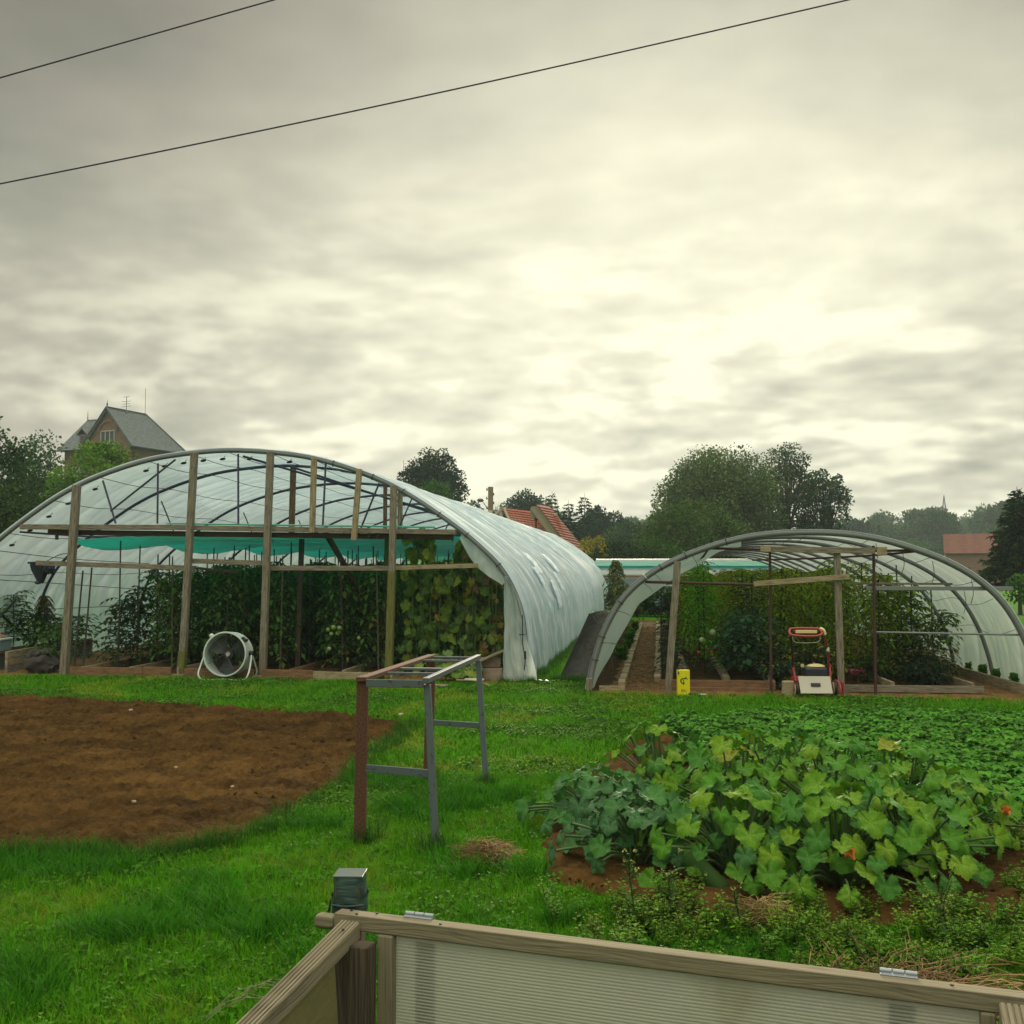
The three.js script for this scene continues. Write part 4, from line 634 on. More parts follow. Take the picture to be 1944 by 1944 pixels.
// ---------------------------------------------------------------- objects on and around the plots
rnd = mulberry(303);
const rustTex = (base, rust, amount) => texture(256, 256, (u, v) => mix3(base, mix3(rust, [rust[0] * 0.45, rust[1] * 0.4, rust[2] * 0.4], clamp(0.5 + noise(u * 40, v * 40, 40, 40))), amount * 1.0 < 1 ? sstep(0.62 - amount, 0.8 - amount, 0.5 + 0.6 * fbm(u * 8, v * 8, 5, 8, 8)) : 1), { repeat: [2, 4] });
const MAT_RUST = std({ map: rustTex([0.10, 0.045, 0.03], [0.125, 0.052, 0.03], 1), roughness: 0.9, bumpMap: speck, bumpScale: 0.002 });
const MAT_STEEL = std({ map: rustTex([0.085, 0.11, 0.125], [0.07, 0.05, 0.04], 0.0), metalness: 0.25, roughness: 0.6, bumpMap: speck, bumpScale: 0.001 });
{
  // the welded metal trestle: two flat rusty legs at the left, two painted angle legs at the right, a ladder of bars on top
  const t = thing('metal_trestle', 'rusty welded metal trestle with a ladder shaped top, standing on the grass', 'trestle', [-1.7, 0, -7.65]);
  const yt = 1.045, zf = 1.0, zb = -1.08, yb = 1.03;
  part('leg', [bar(V(-0.235, -0.03, 0.93), V(-0.215, yt - 0.02, zf - 0.04), 0.075, 0.035, 0.004)], MAT_RUST, t, 'broad rusty front leg'); part('leg', [bar(V(-0.225, -0.03, -1.06), V(-0.2, yb - 0.03, zb + 0.03), 0.075, 0.035, 0.004)], MAT_RUST, t, 'broad rusty back leg');
  const angle = (a, b, lab) => part('leg', [bar(a, b, 0.042, 0.006, 0.002), bar(a.clone().add(V(0.018, 0, -0.02)), b.clone().add(V(0.018, 0, -0.02)), 0.006, 0.042, 0.002)], MAT_STEEL, t, lab);
  angle(V(0.295, -0.03, 1.06), V(0.215, yt - 0.03, zf - 0.02), 'grey painted front leg with rust spots'); angle(V(0.29, -0.03, -0.93), V(0.2, yb - 0.03, zb + 0.04), 'grey painted back leg');
  part('top_rail', [bar(V(-0.215, yt, zf), V(-0.2, yb, zb), 0.07, 0.03)], MAT_RUST, t, 'rusty left top rail'); part('top_rail', [bar(V(0.215, yt, zf + 0.02), V(0.2, yb, zb), 0.04, 0.035)], MAT_STEEL, t, 'grey right top rail');
  part('end_bar', [bar(V(-0.18, yt - 0.022, zf + 0.005), V(0.2, yt - 0.022, zf + 0.005), 0.012, 0.05)], MAT_STEEL, t);
  for (const [z, w] of [[0.5, 0.02], [0.13, 0.045], [-0.62, 0.02], [-0.98, 0.02]]) part('rung', [bar(V(-0.17, yt - 0.004 - (1 - z) * 0.007, z), V(0.19, yt - 0.004 - (1 - z) * 0.007, z), w, 0.018, 0.003)], MAT_STEEL, t);
  part('cross_bar', [bar(V(-0.19, 0.47, 0.955), V(0.245, 0.455, 1.0), 0.012, 0.05)], MAT_STEEL, t, 'front cross bar'); part('cross_bar', [bar(V(-0.18, 0.48, -1.04), V(0.235, 0.47, -1.0), 0.012, 0.045)], MAT_STEEL, t, 'back cross bar');
}
{
  // cold frame at the feet of the photographer: back rail, sloping side rails, posts, ribbed panel
  const C = V(-0.8, 0.9, -2.6), along = V(1.53, 0, 0.315).normalize(), inn = V(-along.z, 0, along.x), turn = -Math.atan2(along.z, along.x);
  const t = thing('cold_frame', 'wooden cold frame with a ribbed clear panel, cut by the lower edge of the picture', 'cold frame', [C.x, 0, C.z], undefined, turn);
  // own axes: x along the back rail, z towards the photographer
  const W = 1.555;
  part('back_rail', [bar(V(-0.005, 0.879, 0), V(W + 0.09, 0.879, 0), 0.042, 0.038, 0.004)], MAT.slimWood, t, 'pale top rail along the back');
  const side = (x, w, m, lab) => {                               // a grooved decking board
    const sh = new THREE.Shape(), n = 5, h = 0.021; sh.moveTo(-w / 2, -h); sh.lineTo(w / 2, -h); sh.lineTo(w / 2, h - 0.004); sh.lineTo(w / 2 - 0.003, h);
    for (let k = 0; k < n - 1; k++) { const q = w / 2 - (k + 1) * w / n; sh.lineTo(q + 0.0022, h); sh.lineTo(q + 0.0008, h - 0.0035); sh.lineTo(q - 0.0008, h - 0.0035); sh.lineTo(q - 0.0022, h); }
    sh.lineTo(-w / 2 + 0.003, h); sh.lineTo(-w / 2, h - 0.004);
    const a = V(x, 0.868, 0.03), b = V(x, 0.66, 1.3), L = a.distanceTo(b), g = new THREE.ExtrudeGeometry(sh, { depth: L, bevelEnabled: false, steps: 1 }); g.translate(0, 0, -L / 2); g.computeVertexNormals(); uvByBox(g, 'z');
    g.applyMatrix4(new THREE.Matrix4().lookAt(b, a, V(0, 1, 0)).setPosition(a.clone().add(b).multiplyScalar(0.5))); part('side_rail', g, m, t, lab);
  };
  side(0.048, 0.05, MAT.slimWood, 'weathered sloping rail at the left, its grain split'); side(W - 0.02, 0.06, MAT.slimWood, 'sloping rail at the right edge');
  part('outer_strip', [bar(V(0.012, 0.835, 0.05), V(0.012, 0.63, 1.3), 0.016, 0.05, 0.004)], MAT.slimWood, t); part('nose_block', [bar(V(-0.06, 0.872, 0.008), V(-0.002, 0.872, 0.008), 0.04, 0.035, 0.012)], MAT.slimWood, t, 'block sticking out past the left corner');
  part('corner_post', [box(0.05, 0.845, 0.05, 0.098, 0.425, 0.06, 0.004, 'y')], MAT.darkWood, t, 'dark corner post'); part('corner_post', [box(0.042, 0.86, 0.026, 0.14, 0.43, 0.014, 0.004, 'y')], MAT.slimWood, t); part('corner_post', [box(0.05, 0.845, 0.05, W - 0.03, 0.425, 0.075, 0.004, 'y')], MAT.darkWood, t); part('corner_post', [box(0.03, 0.86, 0.026, W - 0.07, 0.43, 0.014, 0.004, 'y')], MAT.slimWood, t);
  part('side_board', [bar(V(0.058, 0.52, 0.1), V(0.058, 0.36, 1.3), 0.018, 0.62, 0.003)], std({ color: rgb(0.16, 0.145, 0.06), bumpMap: speck, bumpScale: 0.002, map: texture(256, 256, (u, v) => { const k = 0.9 + 0.35 * fbm(u * 4, v * 6, 4, 4, 6); return [k, k, k * 0.9]; }) }), t, 'smooth olive side board'); part('side_board', [bar(V(W - 0.05, 0.52, 0.1), V(W - 0.05, 0.36, 1.3), 0.018, 0.62, 0.003)], MAT.darkWood, t);
  // ribbed twin wall sheet
  const x0 = 0.155, x1 = W - 0.085, y1 = 0.8605, pitch = 0.0078, n = 104, pos = [], uv = [], idx = [];
  for (let k = 0; k < n; k++) for (let q = 0; q < 5; q++) { const a = q / 5, y = y1 - (k + a) * pitch, zz = q === 0 ? -0.0008 : 0.0011 * Math.sin(a * Math.PI) + 0.0002; for (let i = 0; i <= 8; i++) { pos.push(lerp(x0, x1, i / 8), y, zz + 0.004 + 0.003 * noise(i * 0.7, k * 0.05)); uv.push(i / 8 * 0.5, (k + a) / n * 0.3); } }
  for (let r = 0; r < n * 5 - 1; r++) for (let i = 0; i < 8; i++) { const a = r * 9 + i; idx.push(a, a + 9, a + 10, a, a + 10, a + 1); }
  const g = new THREE.BufferGeometry(); g.setAttribute('position', new THREE.Float32BufferAttribute(pos, 3)); g.setAttribute('uv', new THREE.Float32BufferAttribute(uv, 2)); g.setIndex(idx); g.computeVertexNormals();
  part('ribbed_panel', g, phys({ specularIntensity: 0.6, map: texture(512, 256, (u, v) => { const d = sstep(0.1, 0.6, fbm(u * 8 + 2, v * 6, 5, 8, 6)); return mix3([0.42, 0.42, 0.37], [0.22, 0.2, 0.11], 0.75 * d); }), transmission: 0.4, thickness: 0, roughness: 0.55 }), t);
  part('back_batten', [box(0.05, 0.8, 0.02, 0.235, 0.45, -0.012, 0.003, 'y')], MAT.greyWood, t); part('back_batten', [box(0.05, 0.8, 0.02, 1.32, 0.45, -0.012, 0.003, 'y')], MAT.greyWood, t);
  const MAT_ZN = std({ color: rgb(0.26, 0.29, 0.33), metalness: 0.5, roughness: 0.5 });
  for (const x of [0.172, 1.28]) {
    const h = part('hinge', [bar(V(x, 0.8995, -0.018), V(x + 0.075, 0.8995, -0.018), 0.018, 0.0025, 0.001)], MAT_ZN, t);
    [0, 1, 2].forEach((k) => part('knuckle', [rod(V(x + k * 0.0255, 0.903, -0.026), V(x + 0.0235 + k * 0.0255, 0.903, -0.026), 0.0052, 0.0052, 14)], MAT_ZN, h));
  }
  for (const [x, z] of [[0.03, -0.008], [0.055, 0.012], [0.1, -0.01], [0.06, 0.09], [0.28, 0.01], [1.42, 0.0]]) part('nail_head', [new THREE.CylinderGeometry(0.0035, 0.0035, 0.004, 8).translate(x, z > 0.05 ? 0.886 : 0.899, z)], MAT.black, t);
  const pp = thing('wrapped_post', 'square post top wrapped in dark green plastic behind the cold frame corner', 'post', [-0.795, -0.018, -2.675], undefined, 0.1);
  const MAT_WRAP = std({ map: texture(256, 256, (u, v) => { const k = clamp(0.5 + fbm(u * 5, v * 5, 5, 5, 5)); return mix3([0.018, 0.035, 0.035], [0.04, 0.085, 0.08], k); }), roughness: 0.42, bumpMap: texture(256, 256, (u, v) => clamp(0.5 + 0.6 * fbm(u * 5, v * 6, 4, 5, 6)), { color: false }), bumpScale: 0.002 });
  part('post', [box(0.07, 0.965, 0.07, 0, 0.4825, 0, 0.006, 'y')], MAT.darkWood, pp);
  const wrap = (y0, y1, w0, w1, amp, seed) => surface(48, 14, (u, v) => { const a = u * 6.2832, c = Math.cos(a), s = Math.sin(a), k = 1 / Math.max(Math.abs(c), Math.abs(s)), w = lerp(w0, w1, v) * (1 + amp * noise(u * 9, v * 4 + seed, 9)) , r = Math.min(1.12, k); return V(c * r * w, lerp(y0, y1, v) + 0.004 * noise(u * 6, v * 2 + seed, 6), s * r * w); });
  part('plastic_wrap', [wrap(0.93, 0.988, 0.0405, 0.0385, 0.03, 1), wrap(0.86, 0.938, 0.0405, 0.046, 0.09, 4), box(0.077, 0.004, 0.077, 0, 0.988, 0, 0.0015)], MAT_WRAP, pp);
  part('wrap_fold', [surface(10, 12, (u, v) => V(-0.04 - 0.03 * v * (0.6 + 0.5 * noise(u * 3, v * 3)), 0.935 - 0.075 * v + 0.012 * noise(u * 4, v * 5 + 3), lerp(0.035, 0.055, u) - 0.05 * u * v + 0.008 * noise(u * 5, v * 5))), tube([V(-0.04, 0.921, 0.045), V(0, 0.918, 0.048), V(0.043, 0.921, 0.045)], 0.0025, 5)], MAT_WRAP, pp);
}
{
  // drum fan on its tubular stand; own axes: the drum opens towards +z
  const t = thing('drum_fan', 'large pale drum fan on a tubular stand in front of the polytunnel', 'fan', [-6.9, 0, -16.28], undefined, 0.02); t.scale.setScalar(0.95);
  const cy = 0.42, r = 0.365, d = 0.34, tilt = new THREE.Matrix4().makeTranslation(0, cy, 0).multiply(new THREE.Matrix4().makeRotationX(-0.08));
  const shell = new THREE.LatheGeometry([[r - 0.012, d / 2 - 0.002], [r + 0.012, d / 2 + 0.004], [r + 0.014, d / 2 - 0.014], [r, d / 2 - 0.03], [r, -d / 2 + 0.03], [r + 0.014, -d / 2 + 0.014], [r + 0.012, -d / 2 - 0.004], [r - 0.012, -d / 2 + 0.002], [r - 0.012, d / 2 - 0.002]].map(([a, b]) => new THREE.Vector2(a, b)), 64).rotateX(Math.PI / 2).applyMatrix4(tilt);
  const MAT_FAN = std({ map: texture(256, 256, (u, v) => { const g = fbm(u * 6, v * 6, 4, 6, 6); return mix3([0.50, 0.575, 0.57], [0.36, 0.42, 0.41], sstep(0.1, 0.6, g)); }), roughness: 0.4, metalness: 0.05 });
  part('drum', shell, MAT_FAN, t);
  const MAT_BLADE = std({ color: rgb(0.045, 0.06, 0.062), roughness: 0.5, metalness: 0.3 });
  const rotor = part('motor', [new THREE.CylinderGeometry(0.085, 0.085, 0.16, 24).rotateX(Math.PI / 2).translate(0, 0, -0.06).applyMatrix4(tilt)], MAT.black, t);
  part('hub_cap', [new THREE.CylinderGeometry(0.036, 0.042, 0.02, 24).rotateX(Math.PI / 2).translate(0, 0, 0.035).applyMatrix4(tilt)], std({ color: rgb(0.5, 0.47, 0.38) }), rotor);
  for (let k = 0; k < 3; k++) part('blade', surface(8, 8, (u, v) => { const rr = lerp(0.08, r - 0.03, u), a = k * 2.094 + 0.4 + (v - 0.5) * lerp(1.3, 0.95, u), h = (v - 0.5) * 0.13 - 0.02; return V(Math.cos(a) * rr, Math.sin(a) * rr, h); }).applyMatrix4(tilt), MAT_BLADE, t);
  part('guard', [...[0.5, 2.2, 3.65, 5.3].map((a) => rod(V(0, 0, d / 2 - 0.03), V(Math.cos(a) * r, Math.sin(a) * r, d / 2 - 0.02), 0.005)), ...[0.07, 0.13, 0.19, 0.25, 0.31].map((q) => new THREE.TorusGeometry(q, 0.0018, 4, 40).translate(0, 0, d / 2 - 0.028)), ...[0.15, 1.7, 3.3, 4.9].map((a) => rod(V(0, 0, -d / 2 + 0.03), V(Math.cos(a) * r, Math.sin(a) * r, -d / 2 + 0.02), 0.006)), ...[0.1, 0.2, 0.3].map((q) => new THREE.TorusGeometry(q, 0.002, 4, 40).translate(0, 0, -d / 2 + 0.028))].map((g) => g.applyMatrix4(tilt)), MAT.wire, t);
  const frame = (s, x, z, name) => part(name, tube([V(-r - 0.045, cy + 0.02, 0), V(-r - 0.07, cy * 0.55, z * 0.55), V(-r - 0.07, 0.1, z * 0.93), V(-r - 0.02, 0.022, z), V(0, 0.016, z), V(r + 0.02, 0.022, z), V(r + 0.07, 0.1, z * 0.93), V(r + 0.07, cy * 0.55, z * 0.55), V(r + 0.045, cy + 0.02, 0)], 0.0145, 10, 70), MAT_FAN, t);
  frame(1, 0, 0.24, 'stand_tube'); frame(1, 0, -0.2, 'stand_tube');
  for (const s of [-1, 1]) part('pivot_knob', [new THREE.CylinderGeometry(0.04, 0.04, 0.06, 14).rotateZ(Math.PI / 2).translate(s * (r + 0.04), cy + 0.02, 0)], s > 0 ? MAT.black : MAT_FAN, t);
  part('switch_knob', [new THREE.SphereGeometry(0.042, 14, 10).scale(1, 1, 0.8).translate(-0.29, cy + 0.31, 0.03), rod(V(-0.25, cy + 0.26, 0.02), V(-0.29, cy + 0.31, 0.03), 0.02)], MAT_FAN, t);
  part('switch_box', [box(0.1, 0.05, 0.11, 0, 0, 0, 0.012).rotateZ(-0.62).translate(r * Math.cos(0.7) + 0.015, cy + r * Math.sin(0.7) + 0.02, 0.03)], MAT.black, t);
  part('switch_plate', [box(0.05, 0.008, 0.05, 0, 0, 0, 0.003).rotateZ(-0.62).translate(r * Math.cos(0.7) + 0.034, cy + r * Math.sin(0.7) + 0.043, 0.03)], std({ color: rgb(0.2, 0.22, 0.3) }), t);
}
{
  // petrol lawn mower seen from behind; own axes: +z towards the photographer
  const t = thing('lawn_mower', 'red lawn mower with a grey rear flap parked at the mouth of the small polytunnel', 'lawn mower', [2.14, 0, -15.0], undefined, 0.1);
  const red = std({ color: rgb(0.30, 0.028, 0.03), roughness: 0.38 }), cream = std({ color: rgb(0.62, 0.52, 0.26), roughness: 0.5 });
  const flapMat = std({ map: texture(256, 256, (u, v) => { const w = sstep(0.15, 0.6, fbm(u * 3 + 2, v * 3, 4, 3, 3)); return mix3([0.44, 0.42, 0.36], [0.5, 0.26, 0.18], w * 0.8); }), roughness: 0.6 });
  part('deck', [box(0.44, 0.13, 0.6, 0, 0.17, -0.42, 0.05)], red, t);
  const fl = part('rear_flap', [box(0.44, 0.02, 0.27, 0, 0, 0, 0.008).rotateX(0.98).translate(0, 0.17, -0.06)], flapMat, t);
  part('flap_grip', [box(0.13, 0.05, 0.03, 0, 0.0, 0, 0.01).rotateX(-0.5).translate(0, 0.175, -0.04)], MAT.black, fl);
  const eng = part('engine', [box(0.32, 0.15, 0.3, 0.05, 0.33, -0.32, 0.04)], std({ color: rgb(0.02, 0.022, 0.035), roughness: 0.45 }), t);
  part('engine_cowl', [new THREE.SphereGeometry(0.13, 20, 10, 0, 6.283, 0, 1.4).scale(1, 0.32, 0.95).translate(0.07, 0.4, -0.3)], cream, eng);
  part('filler_cap', [rod(V(-0.13, 0.4, -0.25), V(-0.13, 0.44, -0.25), 0.025, 0.025, 12)], cream, eng);
  for (const [x, z, rr] of [[-0.25, -0.14, 0.1], [0.27, -0.12, 0.115], [-0.25, -0.68, 0.09], [0.27, -0.68, 0.09]]) {
    const w = part('wheel', [new THREE.CylinderGeometry(rr - 0.02, rr - 0.02, 0.045, 22).rotateZ(Math.PI / 2).translate(x, rr, z)], cream, t);
    part('tyre', [new THREE.TorusGeometry(rr - 0.016, 0.019, 8, 26).rotateY(Math.PI / 2).translate(x, rr, z)], MAT.black, w); part('hub_cap', [new THREE.CylinderGeometry(0.045, 0.045, 0.055, 16).rotateZ(Math.PI / 2).translate(x, rr, z)], red, w);
  }
  part('wheel_guard', [tube([V(0.31, 0.03, 0.06), V(0.315, 0.15, 0.05), V(0.31, 0.22, -0.1), V(0.31, 0.2, -0.25)], 0.018, 6)], red, t); part('height_plate', [box(0.02, 0.16, 0.1, 0.35, 0.14, 0.02, 0.008).rotateZ(0)], red, t);
  part('side_bracket', [bar(V(-0.24, 0.2, -0.2), V(-0.26, 0.42, -0.28), 0.03, 0.06)], red, t); part('side_bracket', [bar(V(0.24, 0.2, -0.2), V(0.25, 0.44, -0.28), 0.03, 0.06)], red, t);
  part('handle_bar', tube([V(0.245, 0.36, -0.28), V(0.19, 0.6, -0.1), V(0.1, 0.85, 0.08), V(0.05, 0.925, 0.14)], 0.014, 8), red, t); part('handle_bar', tube([V(-0.255, 0.36, -0.28), V(-0.3, 0.6, -0.1), V(-0.36, 0.85, 0.1)], 0.013, 8), std({ color: rgb(0.035, 0.012, 0.012), roughness: 0.5 }), t, 'dark left handle bar');
  part('clamp', [box(0.035, 0.06, 0.05, 0.175, 0.66, -0.05, 0.01)], MAT.white, t);
  part('handle_grip', tube([V(0.05, 0.91, 0.13), V(0.04, 0.945, 0.1), V(-0.05, 0.955, 0.08), V(-0.3, 0.955, 0.08), V(-0.37, 0.945, 0.1), V(-0.385, 0.88, 0.17), V(-0.3, 0.862, 0.19), V(-0.02, 0.862, 0.19), V(0.04, 0.885, 0.17), V(0.05, 0.91, 0.13)], 0.0165, 8, 60), red, t);
  part('handle_console', [box(0.34, 0.06, 0.06, -0.165, 0.905, 0.12, 0.02).rotateX(0)], std({ color: rgb(0.09, 0.012, 0.014), roughness: 0.5 }), t);
  part('console_label', [box(0.29, 0.045, 0.012, -0.165, 0.915, 0.153, 0.005)], cream, t); part('side_grip', tube([V(0.03, 0.955, 0.09), V(0.075, 0.935, 0.1), V(0.1, 0.87, 0.1)], 0.026, 8), cream, t);
  part('brake_bail', tube([V(-0.36, 0.86, 0.18), V(-0.345, 0.79, 0.19), V(-0.3, 0.77, 0.195), V(-0.05, 0.772, 0.195), V(0.0, 0.79, 0.19), V(0.02, 0.86, 0.18)], 0.006, 6, 40), std({ color: rgb(0.35, 0.34, 0.3), metalness: 0.7, roughness: 0.35 }), t);
}
{
  // yellow box with its black mark, leaning by the foot of the leaning post
  const canvas = document.createElement('canvas'); canvas.width = 256; canvas.height = 512; const c = canvas.getContext('2d');
  c.fillStyle = 'rgb(214,205,0)'; c.fillRect(0, 0, 256, 512); c.strokeStyle = 'rgb(24,26,10)'; c.fillStyle = 'rgb(24,26,10)';
  c.lineWidth = 26; c.beginPath(); c.arc(110, 215, 46, 0.9, 5.2); c.stroke(); c.lineWidth = 20; c.beginPath(); c.moveTo(112, 196); c.quadraticCurveTo(150, 250, 112, 300); c.stroke(); c.beginPath(); c.ellipse(160, 160, 40, 16, -0.4, 0, 6.3); c.fill(); c.lineWidth = 14; c.beginPath(); c.moveTo(185, 160); c.lineTo(208, 190); c.stroke();
  c.lineWidth = 12; for (const [x, y, w, h] of [[72, 385, 12, 62], [98, 378, 12, 70], [118, 410, 34, 10], [128, 385, 12, 62], [166, 400, 12, 48], [190, 380, 10, 8]]) c.fillRect(x, y, w, h);
  c.fillStyle = 'rgba(120,112,0,0.5)'; for (let i = 0; i < 160; i++) c.fillRect(R(0, 256), R(0, 512), R(1, 7), R(1, 5));
  const tex = new THREE.CanvasTexture(canvas); tex.colorSpace = THREE.SRGBColorSpace;
  const t = thing('yellow_box', 'bright yellow box with a black mark and a strap beside the leaning post', 'box', [0.33, 0, -15.02], undefined, 0.12);
  const body = box(0.172, 0.36, 0.1, 0, 0.18, 0, 0.008); part('body', body, std({ color: rgb(0.62, 0.58, 0.0), roughness: 0.5 }), t);
  part('printed_front', surface(1, 1, (u, v) => V(-0.083 + 0.166 * u, 0.008 + 0.345 * v, 0.0525)), std({ map: tex, roughness: 0.5 }), t);
  part('carry_strap', tube([V(-0.07, 0.3, 0.055), V(-0.07, 0.37, 0.03), V(-0.03, 0.425, 0), V(0.03, 0.425, 0), V(0.075, 0.38, 0.0), V(0.08, 0.355, 0)], 0.012, 7, 30), MAT.black, t);
  const s = thing('garden_shears', 'dark shears with a pale tip lying on the grass edge right of the yellow box', 'shears', [0.5, 0.02, -14.95], undefined, -0.15);
  part('handle', [tube([V(-0.1, 0.012, 0.02), V(-0.02, 0.012, 0.03), V(0.03, 0.012, 0)], 0.012, 7), tube([V(-0.1, 0.012, -0.03), V(-0.02, 0.014, -0.03), V(0.03, 0.012, 0)], 0.012, 7)], MAT.black, s); part('blade', [bar(V(0.03, 0.012, 0), V(0.14, 0.012, 0.02), 0.022, 0.006, 0.002), bar(V(0.03, 0.014, 0), V(0.14, 0.016, -0.01), 0.018, 0.006, 0.002)], MAT.white, s);
}
const lump = (r, seed, amp, sx = 1, sy = 1, sz = 1, detail = 4) => { const g = new THREE.IcosahedronGeometry(1, detail), p = g.attributes.position; for (let i = 0; i < p.count; i++) { const x = p.getX(i), y = p.getY(i), z = p.getZ(i), k = r * (1 + amp * (noise(x * 2.2 + seed, y * 2.2 + z * 1.7) + 0.5 * noise(x * 5 + z * 4 + seed, y * 5))); p.setXYZ(i, x * k * sx, y * k * sy, z * k * sz); } g.deleteAttribute('uv'); g.deleteAttribute('normal'); g.setAttribute('uv', new THREE.BufferAttribute(new Float32Array(p.count * 2).map((_, i) => (i % 2 ? p.getY(i >> 1) : p.getX(i >> 1) + p.getZ(i >> 1))), 2)); const m = g; m.computeVertexNormals(); return toCreasedNormals(m, 1.2); };
{
  const t = thing('hanging_bag', 'dark blue bag hanging from the second hoop at the left end of the rail', 'bag', [-10.83, 1.72, -17.2], undefined, 0.1);
  const navy = std({ color: rgb(0.012, 0.016, 0.04), roughness: 0.6 });
  part('bag_body', surface(32, 16, (u, v) => { const a = u * 6.2832, k = lerp(0.17, 0.05, v ** 1.5) * (1 + 0.1 * noise(u * 6, v * 3, 6)); return V(Math.cos(a) * k + 0.02 + 0.03 * v, lerp(0.17, -0.19, v) + 0.02 * noise(u * 4, v * 3 + 2, 4), Math.sin(a) * k * 0.6); }), navy, t);
  part('bag_rim', [rod(V(-0.19, 0.165, 0), V(0.22, 0.18, 0), 0.02), new THREE.SphereGeometry(0.06, 10, 8).scale(1, 0.6, 0.8).translate(0.0, -0.18, 0)], std({ color: rgb(0.02, 0.04, 0.09), roughness: 0.6 }), t); part('bag_side', lump(0.1, 3, 0.5, 1, 0.95, 0.8).translate(0.19, 0.06, 0.03), navy, t);
  part('hook', tube([V(0.1, 0.17, 0), V(0.15, 0.32, -0.5), V(0.1, 0.34, -1.0)], 0.008, 5), MAT.black, t);
}
{
  const t = thing('garden_box', 'pale blue box with a brown cardboard flap at the left edge, in the side bed', 'box', [-11.72, 0.0, -17.3], undefined, 0.1);
  part('box_body', [box(0.46, 0.52, 0.4, 0, 0.26, 0, 0.012)], std({ color: rgb(0.20, 0.27, 0.30), roughness: 0.55 }), t); part('box_rim', [box(0.5, 0.035, 0.44, 0, 0.535, 0, 0.01)], MAT.white, t); part('cardboard_flap', [bar(V(-0.24, 0.72, 0.0), V(0.17, 0.56, 0.0), 0.36, 0.02)], std({ color: rgb(0.32, 0.17, 0.08), roughness: 0.9 }), t);
  const k = thing('red_canister', 'red plastic canister at the left edge beside the stacked plank bed', 'canister', [-11.35, 0, -16.32]);
  part('body', [box(0.3, 0.2, 0.2, 0, 0.1, 0, 0.06)], std({ color: rgb(0.32, 0.012, 0.02), roughness: 0.4 }), k); part('cap', [rod(V(0.06, 0.2, 0), V(0.06, 0.24, 0), 0.035, 0.03, 12)], MAT.black, k);
  const s = thing('dark_sack', 'slumped dark sack left of the first end post', 'sack', [-10.42, 0, -16.72]);
  part('sack_body', [lump(0.2, 8, 0.35, 1.35, 0.95, 1).translate(0, 0.15, 0), lump(0.13, 5, 0.4, 1.2, 0.8, 1).translate(-0.14, 0.3, 0)], std({ color: rgb(0.02, 0.016, 0.014), roughness: 0.7 }), s); part('sack_neck', [lump(0.07, 2, 0.6, 1.6, 0.5, 1).translate(0.05, 0.36, 0.02)], std({ color: rgb(0.05, 0.045, 0.035), roughness: 0.7 }), s);
}
{
  // concrete blocks and sticks at the foot of the climbing leaves
  const conc = std({ map: texture(256, 256, (u, v) => mix3([0.15, 0.115, 0.08], [0.30, 0.24, 0.18], clamp(0.5 + fbm(u * 6, v * 6, 5, 6, 6)))), roughness: 1, bumpMap: speck, bumpScale: 0.01 });
  for (const [x, y, z, w, h, turn, label] of [[-3.0, 0.1, -16.55, 0.42, 0.2, 0.08, 'concrete block lying at the left of the block pile under the curtain of film'], [-2.62, 0.1, -16.62, 0.3, 0.2, -0.1, 'concrete block half hidden behind the hanging film'], [-2.72, 0.28, -16.72, 0.4, 0.15, 0.12, 'tilted upper concrete block of the pile beside the hanging film']]) {
    const t = thing('concrete_block', label, 'block', [x, y, z], undefined, turn); part('block', [box(w, h, 0.18, 0, 0, 0, 0.015)], conc, t);
  }
  single('broken_slab', box(0.55, 0.045, 0.25, 0, 0, 0, 0.012).rotateZ(0.42).translate(-2.72, 0.36, -16.62), conc, 'thin broken slab leaning over the concrete blocks', 'slab');
  single('pale_stick', tube([V(-3.12, 0.05, -16.15), V(-2.85, 0.05, -16.1), V(-2.62, 0.03, -15.85), V(-2.5, 0.02, -15.6)], 0.014, 6), MAT.paleWood, 'bent pale stick on the grass in front of the concrete blocks', 'stick'); single('flat_offcut', box(0.3, 0.02, 0.09, -2.85, 0.06, -16.2, 0.004).rotateY(0.0), MAT.white, 'short pale offcut lying in front of the concrete blocks', 'offcut');
  single('flat_stone', box(0.45, 0.03, 0.14, -3.35, 0.03, -15.55, 0.012), conc, 'long flat stone sunk in the grass behind the metal trestle', 'stone');
  single('film_scrap', surface(6, 4, (u, v) => V(-1.88 + 0.2 * u, 0.06 + 0.03 * noise(u * 3, v * 3) + 0.02 * v, -16.2 + 0.12 * v + 0.1 * u)), MAT.white, 'white scrap of film on the grass beside the hanging curtain', 'scrap');
}
